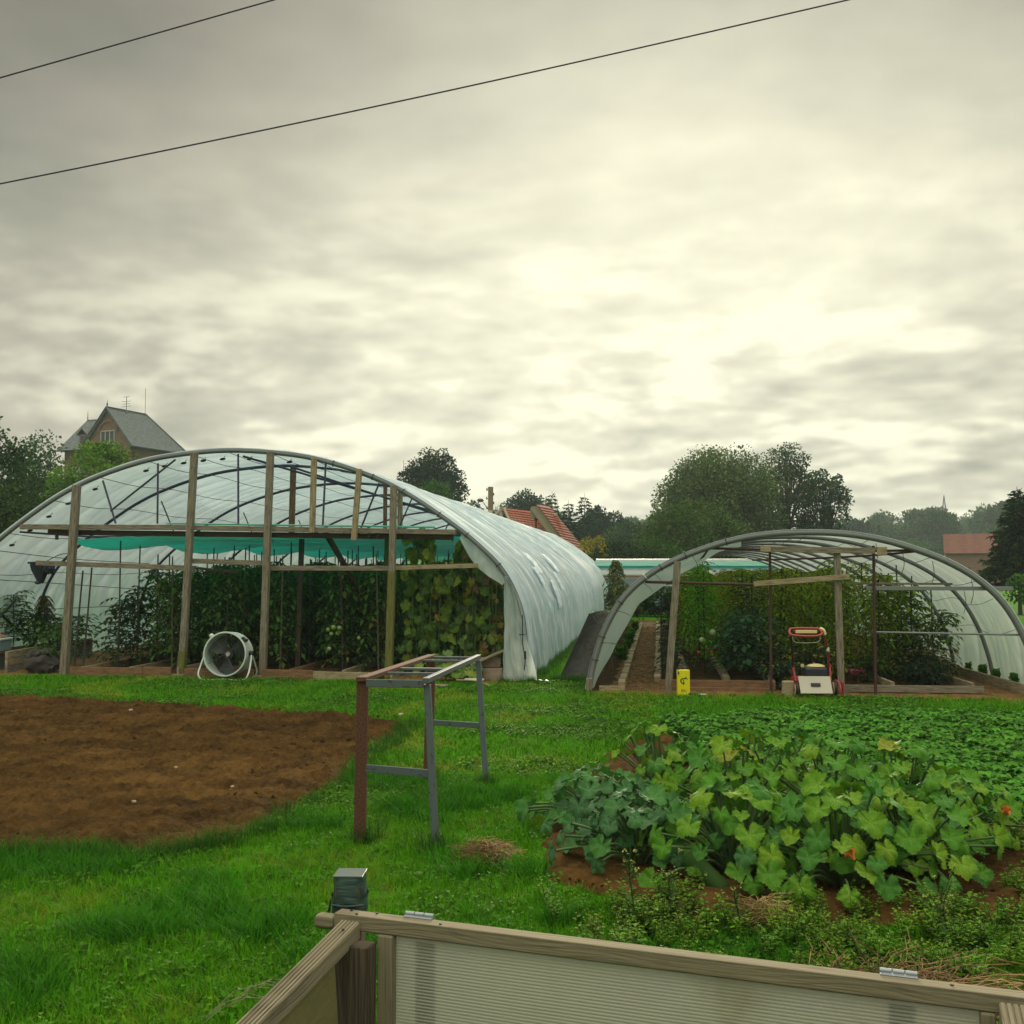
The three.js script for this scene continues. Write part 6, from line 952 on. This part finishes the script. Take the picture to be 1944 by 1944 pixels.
for (const [x, z] of [[3.85, -18.6], [4.1, -18.9], [4.35, -19.2], [4.6, -18.7], [3.1, -19], [2.6, -20], [2.2, -19.2], [3.4, -20]]) single('plant_cane', rod(V(x, 0, z), V(x + R(-0.04, 0.04), R(1.62, 1.85), z), 0.014, 0.012, 5), caneMats[0], 'dark cane among the tomato plants in the small polytunnel', 'cane', 'canes in the small polytunnel');
function flowering(label, name, x, z, { h, w, leaves, color, n, fr, flower, y0 = 0.5, fh = h }) {
  const t = thing(name, label, 'flowering plant', [x, 0.04, z]); part('foliage', bushGeo(h, w, leaves, 0.07, color, [color[0] * 1.6, color[1] * 1.3, color[2]], 2), MAT_CROP, t);
  const L = new Leaves();
  for (let i = 0; i < n; i++) { const a = R(0, 6.28), r = (w / 2) * Math.sqrt(rnd()), p = V(Math.cos(a) * r, lerp(y0, fh, rnd()), Math.sin(a) * r), c = tone(flower, 0.15); L.stick(p.clone().add(V(-0.02, -0.12, 0)), p, 0.003, [0.05, 0.09, 0.02]); for (let k = 0; k < 7; k++) { const b = k * 0.898; L.leaf(p, V(Math.cos(b), 0.35, Math.sin(b)).normalize(), V(0, 1, 0), fr, fr * 0.7, c, 0.1); L.leaf(p.clone().add(V(0, 0.006, 0)), V(Math.cos(b + 0.4), 1.1, Math.sin(b + 0.4)).normalize(), V(0, 1, 0), fr * 0.7, fr * 0.6, c, 0.1); } }
  part('flowers', L.build(), leafMat(0.2, 0.8), t).userData.kind = 'stuff';
}
const WHITE = [0.62, 0.6, 0.5], PEACH = [0.62, 0.42, 0.2], MG = [0.02, 0.05, 0.018];
flowering('tall plant dotted with small white flowers behind the pepper bush', 'white_flower_plant', 1.62, -18.9, { h: 1.6, w: 0.75, leaves: 80, color: [0.03, 0.07, 0.025], n: 80, fr: 0.03, flower: WHITE, y0: 0.5, fh: 1.6 });
flowering('cream flowered marigold bush left of the mower handle', 'marigold_bush', 1.72, -16.5, { h: 0.55, w: 0.6, leaves: 60, color: MG, n: 34, fr: 0.03, flower: [0.6, 0.5, 0.28], y0: 0.25, fh: 0.75 });
flowering('cream flowered marigold bush directly behind the lawn mower', 'marigold_bush', 2.25, -16.4, { h: 0.5, w: 0.7, leaves: 60, color: MG, n: 32, fr: 0.032, flower: [0.62, 0.5, 0.28], y0: 0.25, fh: 0.58 });
flowering('peach flowered marigold bush at the right, beside the earth path', 'marigold_bush', 4.02, -16.75, { h: 0.45, w: 0.9, leaves: 70, color: MG, n: 36, fr: 0.035, flower: PEACH, y0: 0.2, fh: 0.5 });
flowering('rusty orange marigold bush behind the peach one at the right', 'marigold_bush', 4.0, -17.5, { h: 0.6, w: 0.8, leaves: 60, color: [0.06, 0.06, 0.018], n: 36, fr: 0.03, flower: [0.4, 0.2, 0.08], y0: 0.3, fh: 0.75 });
crop('low_bush', 'low dark bush between the rusty upright and the wood stump', 'bush', 1.8, -15.85, bushGeo(0.38, 0.5, 60, 0.07, [0.03, 0.065, 0.03], G_OLIVE, 2)); crop('low_bush', 'low dark green bush behind the front board at the right', 'bush', 3.85, -16.2, bushGeo(0.34, 0.7, 70, 0.07, [0.018, 0.045, 0.02], MG, 2)); crop('low_bush', 'small green bush behind the pink bow', 'bush', 3.15, -16.6, bushGeo(0.4, 0.6, 60, 0.06, [0.025, 0.08, 0.018], MG, 2));
const lettuceLeaf = broadLeaf(9, { depth: 0.05, lobes: 3, teeth: 9, tooth: 0.06, cup: 0.5, ruffle: 0.14, rings: 4, around: 24, notch: 0.5 }), LT = [[0.07, 0.22, 0.012], [0.10, 0.27, 0.02]].map((c) => leafy(c, texCuke, 0.4));
function lettuce(label, x, z, s, n = 16, y = 0.06) { const t = thing('lettuce', label, 'lettuce', [x, y, z], 'lettuces in the small polytunnel'); for (let k = 0; k < n; k++) { const a = k * 2.4, f = k / n, m = part('leaf', lettuceLeaf, LT[k % 2], t); orient(m, V(Math.cos(a) * 0.05 * s, s * (0.05 + 0.26 * (1 - f)), Math.sin(a) * 0.05 * s), V(Math.cos(a), lerp(1.6, 0.15, f), Math.sin(a)), V(-Math.cos(a), 1.0, -Math.sin(a)), s * R(0.1, 0.15)); } }
lettuce('bright lettuce in the dark soil bed left of the straw path', -0.69, -19.4, 0.85, 20); lettuce('second lettuce further back in the dark soil bed', -0.66, -22.6, 0.55); lettuce('taller lettuce gone to seed in the dark soil bed', -0.66, -23.6, 0.85); lettuce('lettuce halfway back in the dark soil bed', -0.68, -26, 0.7); lettuce('far lettuce near the end of the dark soil bed', -0.66, -29, 0.8); lettuce('lettuce at the right wall nearest the front', 5.1, -16.2, 0.5, 12, 0.08); lettuce('second lettuce along the right wall', 5.06, -16.9, 0.46, 12, 0.08); lettuce('third lettuce along the right wall', 5.04, -17.5, 0.5, 12, 0.08); lettuce('fourth lettuce along the right wall', 5.02, -18.2, 0.42, 12, 0.08);
// side bed of the large tunnel
crop('bed_bush', 'green leafy bush at the left wall of the large polytunnel, behind the stacked planks', 'bush', -11.75, -18.6, bushGeo(0.6, 0.9, 70, 0.1, [0.03, 0.08, 0.02], G_GREEN, 2)).position.y = 0.3; crop('bed_bush', 'light green leafy plant beside the foot of the second hoop', 'plant', -11.6, -19.6, bushGeo(0.5, 0.9, 70, 0.12, [0.04, 0.12, 0.03], G_GREEN, 1)).position.y = 0.3; crop('bed_bush', 'dark bush with pale fruit left of the first end post', 'bush', -10.5, -17.3, bushGeo(0.75, 0.8, 80, 0.1, T_DARK, T_ALT, 2)); crop('bed_bush', 'dark leafy plant at the left edge above the blue box', 'bush', -12.0, -18.3, bushGeo(1.0, 0.8, 70, 0.1, T_DARK, T_ALT, 2)).position.y = 0.3;
crop('feathery_plant', 'yellow brown feathery plant against the film at the left', 'plant', -11.75, -18.9, compoundPlant({ h: 0.85, w: 0.5, leaves: 90, size: 0.05, color: [0.14, 0.11, 0.025], alt: [0.10, 0.10, 0.02], pairs: 6 })).position.y = 0.42;
crop('ivy_bush', 'yellow green climbing weed at the far right end of the large polytunnel', 'climbing plant', -1.65, -40.5, compoundPlant({ h: 2.1, w: 1.1, leaves: 120, size: 0.16, color: [0.075, 0.11, 0.02], alt: [0.14, 0.13, 0.02], topThin: 0.8 })); crop('ivy_bush', 'yellow green weed bush in the gap between the tunnels', 'bush', -1.2, -37, compoundPlant({ h: 1.2, w: 1.2, leaves: 110, size: 0.14, color: [0.06, 0.10, 0.018], alt: [0.12, 0.12, 0.02], topThin: 0.5 }));

// ---------------------------------------------------------------- grass, weeds, clods and straw
rnd = mulberry(505);
const inTunnel = (x, z) => (x > -12.2 && x < -2.05 && z < -16.3 && z > -46.6) || (x > -1.1 && x < 5.3 && z < -15.12 && z > -37.5) || (z < -44 && z > -49 && x > -2.8 && x < 7.6);
const inFrame = (x, z) => { const dx = x + 0.8, dz = z + 2.6, u = dx * 0.979 + dz * 0.2016, v = -dx * 0.2016 + dz * 0.979; return u > -0.02 && u < 1.66 && v > -0.03 && v < 1.4; };
const inView = (x, z, side = 1.3) => { const a = 0.1386, X = x * Math.cos(a) - z * Math.sin(a), Z = -(x * Math.sin(a) + z * Math.cos(a)); return Z > 0.8 && Math.abs(X) < Z * 0.5 + side; };
function blades({ n, len, spread, wid, curl, color }) {
  const L = new Leaves();
  for (let i = 0; i < n; i++) {
    const a = R(0, 6.28), r = spread * Math.sqrt(rnd()), l = len * R(0.55, 1.15), lean = curl * R(0.3, 1.3), b = R(0, 6.28), d = V(Math.cos(b) * lean, 1, Math.sin(b) * lean), s = V(-Math.sin(b + R(-0.6, 0.6)), 0, Math.cos(b)).multiplyScalar(wid / 2), c = tone(color, 0.28), c2 = [c[0] * 1.25, c[1] * 1.12, c[2]];
    const p0 = V(Math.cos(a) * r, -0.01, Math.sin(a) * r), p1 = p0.clone().addScaledVector(d, l * 0.5), p2 = p0.clone().addScaledVector(V(d.x * 1.7, 0.9, d.z * 1.7), l * 0.95);
    const q = [p0.clone().add(s), p0.clone().sub(s), p1.clone().addScaledVector(s, 0.8), p1.clone().addScaledVector(s, -0.8), p2].map((p, k) => L.v(p.x, p.y, p.z, k > 2 ? c2 : c));
    L.i.push(q[0], q[1], q[3], q[0], q[3], q[2], q[2], q[3], q[4]);
  }
  return L.build();
}
function rosette({ n, len, wid, rise, color }) {                 // broad leaved lawn weeds
  const L = new Leaves();
  for (let i = 0; i < n; i++) { const a = R(0, 6.28), l = len * R(0.6, 1.2), up = rise * R(0.3, 1.2), o = V(Math.cos(a) * R(0, 0.05), 0.005, Math.sin(a) * R(0, 0.05)), m = o.clone().add(V(Math.cos(a) * l * 0.5, l * up, Math.sin(a) * l * 0.5)); L.stick(o, m, 0.0015, tone(color, 0.2)); L.leaf(m, V(Math.cos(a), R(-0.5, 0.4), Math.sin(a)).normalize(), V(R(-0.3, 0.3), 1, R(-0.3, 0.3)).normalize(), l * 0.55, wid * l, tone(color, 0.3), 0.15); }
  return L.build();
}
const MAT_GRASS = leafMat(0.42, 0.7), GR = [0.07, 0.25, 0.002], GR_D = [0.036, 0.19, 0.003], GR_Y = [0.115, 0.22, 0.006];
const tufts = [blades({ n: 16, len: 0.07, spread: 0.06, wid: 0.0042, curl: 0.5, color: GR }), blades({ n: 14, len: 0.10, spread: 0.06, wid: 0.0046, curl: 0.6, color: GR_D }), blades({ n: 12, len: 0.06, spread: 0.07, wid: 0.004, curl: 0.9, color: GR_Y }), rosette({ n: 13, len: 0.048, wid: 0.55, rise: 0.7, color: [0.07, 0.21, 0.006] })];
const farTufts = [blades({ n: 18, len: 0.075, spread: 0.13, wid: 0.009, curl: 0.6, color: GR }), blades({ n: 18, len: 0.06, spread: 0.14, wid: 0.009, curl: 0.9, color: GR_Y }), rosette({ n: 16, len: 0.06, wid: 0.6, rise: 0.6, color: [0.07, 0.21, 0.006] })];
{
  const near = [[], [], [], []], far = [[], [], []];
  const okay = (x, z) => !inTunnel(x, z) && edgeDistance(PLOT, x, z) + 0.22 * fbm(x * 1.7, z * 1.7, 3) < 0.03 && edgeDistance(SQUASH, x, z) + 0.22 * fbm(x * 1.7, z * 1.7, 3) < 0.0;
  const fill = (z0, z1, x0, x1, per, out, near) => {
    const n = Math.round((z0 - z1) * (x1 - x0) * per);
    for (let i = 0; i < n; i++) {
      const x = R(x0, x1), z = R(z1, z0); if (!inView(x, z) || !okay(x, z) || (near && inFrame(x, z))) continue;
      const k = fbm(x * 0.9 + 3, z * 0.9, 3), w = fbm(x * 0.55 + 30, z * 0.55 + 12, 3), j = near ? (w > 0.2 && rnd() < 0.5 ? 3 : k > 0.18 ? (rnd() < 0.6 ? 2 : 0) : k < -0.12 ? 1 : rnd() < 0.12 ? 3 : 0) : w > 0.12 && rnd() < 0.65 ? 2 : k > 0.1 ? 1 : 0;
      out[j].push([x, z, k]);
    }
  };
  fill(-1.0, -5, -5, 4.5, 760, near, true); fill(-5, -9, -7, 5.5, 560, near, true);
  fill(-9, -17, -13, 7, 170, far, false); fill(-17, -30, -2.1, -1.0, 130, far, false); fill(-15, -26, 5.2, 9, 60, far, false);
  const put = (s) => (o, [x, z, k], c) => { o.position.set(x, groundAt(x, z), z); o.rotation.set(R(-0.12, 0.12), R(0, 6.28), R(-0.12, 0.12)); const q = s * R(0.75, 1.3); o.scale.set(q, q * R(0.7, 1.3), q); const v = R(0.75, 1.25) + 0.3 * k; c.setRGB(v * R(0.85, 1.2), v, v); };
  near.forEach((a, i) => scatter(i === 3 ? 'lawn_weeds' : 'grass', i === 3 ? 'small broad leaved weeds growing in the lawn' : 'green lawn grass around the plots', i === 3 ? 'weeds' : 'grass', tufts[i], MAT_GRASS, a, put(1)));
  far.forEach((a, i) => scatter(i === 2 ? 'lawn_weeds' : 'grass', i === 2 ? 'small broad leaved weeds growing in the lawn' : 'green lawn grass around the plots', i === 2 ? 'weeds' : 'grass', farTufts[i], MAT_GRASS, a, put(1)));
  // longer grass: along plot edges, trestle feet, frame, tunnel sides
  const long = blades({ n: 16, len: 0.2, spread: 0.07, wid: 0.005, curl: 0.5, color: [0.035, 0.125, 0.01] }), spots = [];
  const around = (pts, n, r) => { for (let i = 0; i < n; i++) { const k = Math.floor(rnd() * (pts.length - 1)), t = rnd(), x = lerp(pts[k][0], pts[k + 1][0], t) + R(-r, r), z = lerp(pts[k][1], pts[k + 1][1], t) + R(-r, r); if (!inFrame(x, z) && okay(x, z)) spots.push([x, z, 0]); } };
  around(PLOT.slice(5), 700, 0.13); around([[-0.9, -2.72], [-0.95, -1.2]], 260, 0.09); around([[-0.9, -2.75], [0.9, -2.4]], 420, 0.09); around([[-2.0, -16.6], [-1.9, -30]], 500, 0.12); around([[-1.2, -15.4], [-1.15, -30]], 360, 0.1); around([[-1.7, -16.6], [-1.1, -16.5]], 120, 0.1); around([[-2.4, -16.3], [-1.9, -16.4]], 90, 0.1);
  for (const [x, z] of [[-1.93, -6.73], [-1.42, -6.58], [-1.92, -8.72], [-1.42, -8.55]]) around([[x, z], [x + 0.02, z]], 16, 0.07);
  scatter('long_grass', 'longer grass along the edges of plots and tunnels', 'grass', long, MAT_GRASS, spots, put(0.75));
}
{
  // low creeping plants behind the squash, trifoliate leaves over the soil
  const L = new Leaves(); for (let i = 0; i < 26; i++) { const a = R(0, 6.28), r = R(0.02, 0.16), o = V(Math.cos(a) * r, R(0.06, 0.17), Math.sin(a) * r); L.stick(V(0, 0, 0), o, 0.002, [0.05, 0.11, 0.02]); const c = tone([0.065, 0.23, 0.02], 0.3); for (let k = -1; k <= 1; k++) L.leaf(o, V(Math.cos(a + k * 1.1), R(-0.25, 0.2), Math.sin(a + k * 1.1)).normalize(), V(R(-0.3, 0.3), 1, R(-0.3, 0.3)).normalize(), R(0.05, 0.075), 0.05, c, 0.16); }
  const spots = [], AREA = [[0.5, -9.0], [2.3, -8.0], [3.4, -6.9], [5.2, -7.2], [7.0, -11.5], [5.0, -12.6], [1.6, -12.3], [0.2, -11.6]];
  for (let i = 0; i < 5200; i++) { const x = R(-0.2, 7), z = R(-13, -6.8), e = edgeDistance(AREA, x, z) + 0.5 * fbm(x, z, 3); if (e > 0 && inView(x, z)) spots.push([x, z, e]); }
  scatter('creeping_plants', 'low creeping leafy plants covering the ground behind the squash plants', 'ground cover', L.build(), MAT_GRASS, spots, (o, [x, z], c) => { o.position.set(x, groundAt(x, z) + 0.02, z); o.rotation.y = R(0, 6.28); const s = R(0.7, 1.25); o.scale.set(s, s, s); const k = R(0.7, 1.25); c.setRGB(k * R(0.9, 1.2), k, k); });
  // bushy yellow green weeds between the squash bed and the cold frame
  const W = new Leaves(); for (let s = 0; s < 7; s++) { const a = R(0, 6.28), top = V(Math.cos(a) * R(0.03, 0.1), R(0.12, 0.22), Math.sin(a) * R(0.03, 0.1)); W.stick(V(0, 0, 0), top, 0.0018, [0.09, 0.15, 0.02]); for (let i = 0; i < 12; i++) { const p = top.clone().multiplyScalar(0.2 + 0.8 * i / 12), b = i * 2.4; W.leaf(p, V(Math.cos(b), R(0, 0.6), Math.sin(b)).normalize(), V(0, 1, 0), R(0.026, 0.046), 0.024, tone([0.10, 0.23, 0.012], 0.35), 0.12); } for (let k = 0; k < 1; k++) W.leaf(top.clone().add(V(R(-0.01, 0.01), 0.005, R(-0.01, 0.01))), rdir(0.5), V(0, 1, 0), 0.009, 0.008, [0.4, 0.42, 0.2], 0.1); }
  const chick = W.build(), ws = [], STRIP = [[-0.8, -6.1], [-0.35, -5.55], [0.4, -5.38], [1.2, -5.4], [1.6, -5.8], [2.0, -6.5], [2.25, -7.6], [4.2, -7.6], [3.0, -4.8], [1.5, -3.3], [0.5, -3.2], [-0.2, -4.2]];
  for (let i = 0; i < 2700; i++) { const x = R(-1, 4.2), z = R(-7.8, -3), e = edgeDistance(STRIP, x, z) + 0.35 * fbm(x * 1.6, z * 1.6, 3); if (e > 0 && inView(x, z) && !inFrame(x, z) && rnd() < 0.35 + sstep(-0.3, 0.3, fbm(x * 1.3 + 9, z * 1.3, 3))) ws.push([x, z]); }
  for (let i = 0; i < 60; i++) { const x = R(-0.3, 2), z = R(-5.8, -5.3); ws.push([x, z]); }
  scatter('bushy_weeds', 'bushy yellow green weeds with tiny pale flowers between the squash bed and the cold frame', 'weeds', chick, MAT_GRASS, ws, (o, [x, z], c) => { o.position.set(x, groundAt(x, z), z); o.rotation.y = R(0, 6.28); const s = R(0.4, 0.95); o.scale.set(s, s, s); const k = R(0.75, 1.25); c.setRGB(k * R(0.8, 1.3), k, k * 0.9); });
}
{
  // clods of earth on the bare plot
  const clod = lump(1, 4, 0.5, 1, 0.7, 1, 1), spots = [];
  for (let i = 0; i < 3200; i++) { const x = R(-12, -2.6), z = R(-13.6, -6), e = edgeDistance(PLOT, x, z); if (e > -0.05 && inView(x, z, 0.8)) spots.push([x, z, rnd() ** 4]); }
  for (let i = 0; i < 500; i++) { const x = R(-0.6, 2.4), z = R(-6.6, -5.4); if (edgeDistance(SQUASH, x, z) > 0) spots.push([x, z, rnd() ** 3 * 0.6]); }
  scatter('soil_clods', 'clods and crumbs of earth lying on the bare soil', 'clods', clod, MAT_SOIL, spots, (o, [x, z, k], c) => { o.position.set(x, groundAt(x, z) + 0.035, z); o.rotation.set(R(0, 6), R(0, 6), R(0, 6)); const s = 0.006 + 0.016 * k; o.scale.set(s, s, s); const v = R(0.9, 1.7); c.setRGB(v, v, v); });
  const stones = [[-6.3, -12.0, 0.022], [-4.1, -8.6, 0.013], [-3.8, -7.3, 0.014], [-5.5, -8.2, 0.012], [-3.0, -12.1, 0.024], [-3.3, -7.9, 0.012]];
  const pale = std({ color: rgb(0.36, 0.29, 0.22) }); stones.forEach(([x, z, s], i) => single('pale_stone', lump(s, i, 0.4, 1.2, 0.7, 1, 2).translate(x, 0.07, z), pale, ['pale stone near the far edge of the bare soil plot', 'pale stone near the middle of the bare soil plot', 'small pale stone near the near edge of the bare soil plot', 'small pale stone left of the middle of the bare soil plot', 'pale stone at the far right corner of the bare soil plot', 'tiny pale stone at the right edge of the bare soil plot'][i], 'stone', 'stones on the bare soil plot'));
}
function strands(n, w, h, len, colors, r = 0.0022) {
  const L = new Leaves();
  for (let i = 0; i < n; i++) { const a = R(0, 6.28), q = Math.sqrt(rnd()), x = Math.cos(a) * q * w, z = Math.sin(a) * q * w, y = h * (1 - q * q) * R(0.3, 1.1) + 0.01, b = R(0, 6.28), c = tone(pick(colors), 0.25); let p = V(x, y, z); const l = len * R(0.5, 1.3) / 3; for (let k = 0; k < 3; k++) { const n2 = p.clone().add(V(Math.cos(b + k * 0.45) * l, R(-0.4, 0.35) * l, Math.sin(b + k * 0.45) * l)); L.stick(p, n2, r, c); p = n2; } }
  return L.build();
}
{
  const hay = [[0.21, 0.13, 0.05], [0.28, 0.19, 0.08], [0.12, 0.065, 0.03], [0.17, 0.09, 0.035]], MAT_HAY = std({ color: 0xffffff, vertexColors: true, roughness: 0.9 });
  const t = thing('straw_heap', 'small heap of brown dry straw on the grass right of the metal trestle', 'straw heap', [-1.06, 0.0, -6.4]);
  part('core', [lump(0.09, 3, 0.3, 1.1, 0.42, 1, 3).translate(0, 0.02, 0)], std({ color: rgb(0.06, 0.035, 0.018), roughness: 1 }), t); part('strands', strands(800, 0.13, 0.09, 0.14, hay), MAT_HAY, t).userData.kind = 'stuff';
  const d = thing('dry_stalks', 'flattened patch of dry brown stalks behind the cold frame at the right', 'dry stalks', [1.0, 0.03, -4.35]); part('strands', strands(700, 0.42, 0.1, 0.34, hay), MAT_HAY, d).userData.kind = 'stuff';
  const k = thing('straw_tuft', 'small round tuft of dry straw under the squash leaves', 'straw tuft', [0.52, 0.02, -5.42]); part('strands', strands(260, 0.1, 0.1, 0.14, [[0.26, 0.2, 0.07], [0.2, 0.14, 0.05]]), MAT_HAY, k).userData.kind = 'stuff';
  const p = new Leaves(); for (let i = 0; i < 900; i++) { const x = R(-0.5, -0.06), z = -15.4 - 17 * rnd() ** 1.6, b = R(0, 6.28), q = V(x, 0.035, z); p.stick(q, q.clone().add(V(Math.cos(b) * 0.09, R(0, 0.02), Math.sin(b) * 0.09)), 0.003, tone(pick(hay), 0.3)); }
  single('path_straw', p.build(), MAT_HAY, 'loose straw strewn along the path in the small polytunnel', 'straw').userData.kind = 'stuff';
  const blade = new Leaves(); for (let i = 0; i < 9; i++) { const b = R(2.5, 3.6); let q = V(-0.87 + R(-0.02, 0.02), 0.72, -2.5 + R(-0.12, 0.1)); for (let j = 0; j < 4; j++) { const n = q.clone().add(V(Math.cos(b) * 0.045, 0.03 - 0.022 * j, R(-0.01, 0.03))); blade.stick(q, n, 0.0012, [0.22, 0.26, 0.12]); q = n; } blade.stick(V(-0.87, 0, -2.5), V(-0.87, 0.72, -2.5), 0.0015, [0.1, 0.14, 0.05]); }
  single('dry_grass_stems', blade.build(), MAT_HAY, 'pale dry grass stems sticking out left of the cold frame corner', 'grass stems');
}
function tallWeed(label, x, y, z, h, heads, color, w = 0.1) {
  const t = thing('tall_weed', label, 'weed', [x, y, z]), L = new Leaves(), F = new Leaves();
  for (let i = 0; i < 6; i++) L.stick(V(0.012 * Math.sin(i), h * i / 6, 0), V(0.012 * Math.sin(i + 1), h * (i + 1) / 6, 0), 0.004, [0.06, 0.10, 0.03]);
  for (let i = 0; i < 16; i++) { const q = i / 16, a = i * 2.4; L.leaf(V(0.01 * Math.sin(q * 6), h * (0.08 + 0.7 * q), 0), V(Math.cos(a), R(0.2, 0.9), Math.sin(a)).normalize(), V(0, 1, 0), lerp(0.11, 0.03, q), lerp(0.045, 0.014, q), tone(color, 0.3), 0.12); }
  for (let s = 0; s < heads; s++) { const a = s * 2.4, b = V(0, h * R(0.45, 0.95), 0), e = b.clone().add(V(Math.cos(a) * w * R(0.4, 1), R(0.04, 0.14), Math.sin(a) * w * R(0.4, 1))); L.stick(b, e, 0.0018, [0.07, 0.11, 0.03]); for (let i = 0; i < 5; i++) L.leaf(b.clone().lerp(e, 0.3 + 0.14 * i), rdir(0.4), V(0, 1, 0), 0.03, 0.014, tone(color, 0.3), 0.1); for (let i = 0; i < 8; i++) F.leaf(e.clone().add(V(R(-0.012, 0.012), R(-0.005, 0.012), R(-0.012, 0.012))), rdir(0.8), V(0, 1, 0), 0.013, 0.009, tone([0.34, 0.4, 0.1], 0.3), 0.1); }
  part('stem_and_leaves', L.build(), MAT_GRASS, t); part('flower_heads', F.build(), MAT_GRASS, t).userData.kind = 'stuff';
}
tallWeed('tall single weed with a flower head standing in front of the squash bed', -0.14, 0, -5.15, 0.42, 6, [0.05, 0.13, 0.02], 0.05);
tallWeed('bushy weed growing inside the cold frame in front of the ribbed panel', 0.34, 0.25, -2.06, 0.52, 26, [0.04, 0.09, 0.015], 0.09);
tallWeed('thin bare weed leaning at the front of the squash bed near the straw tuft', 0.36, 0, -5.25, 0.26, 3, [0.09, 0.12, 0.03], 0.03); tallWeed('pale seeding weed at the front edge of the squash bed', 0.05, 0, -5.3, 0.26, 5, [0.06, 0.12, 0.03], 0.06); tallWeed('seeding weed in front of the gap of bare soil at the right', 1.3, 0, -5.2, 0.28, 8, [0.06, 0.11, 0.025], 0.09);

scene.fog = new THREE.FogExp2(new THREE.Color().setRGB(0.78, 0.92, 1.0), 0.0006);
scene.traverse((o) => { if (o.isMesh) o.castShadow = o.receiveShadow = true; });
renderer.render(scene, camera);
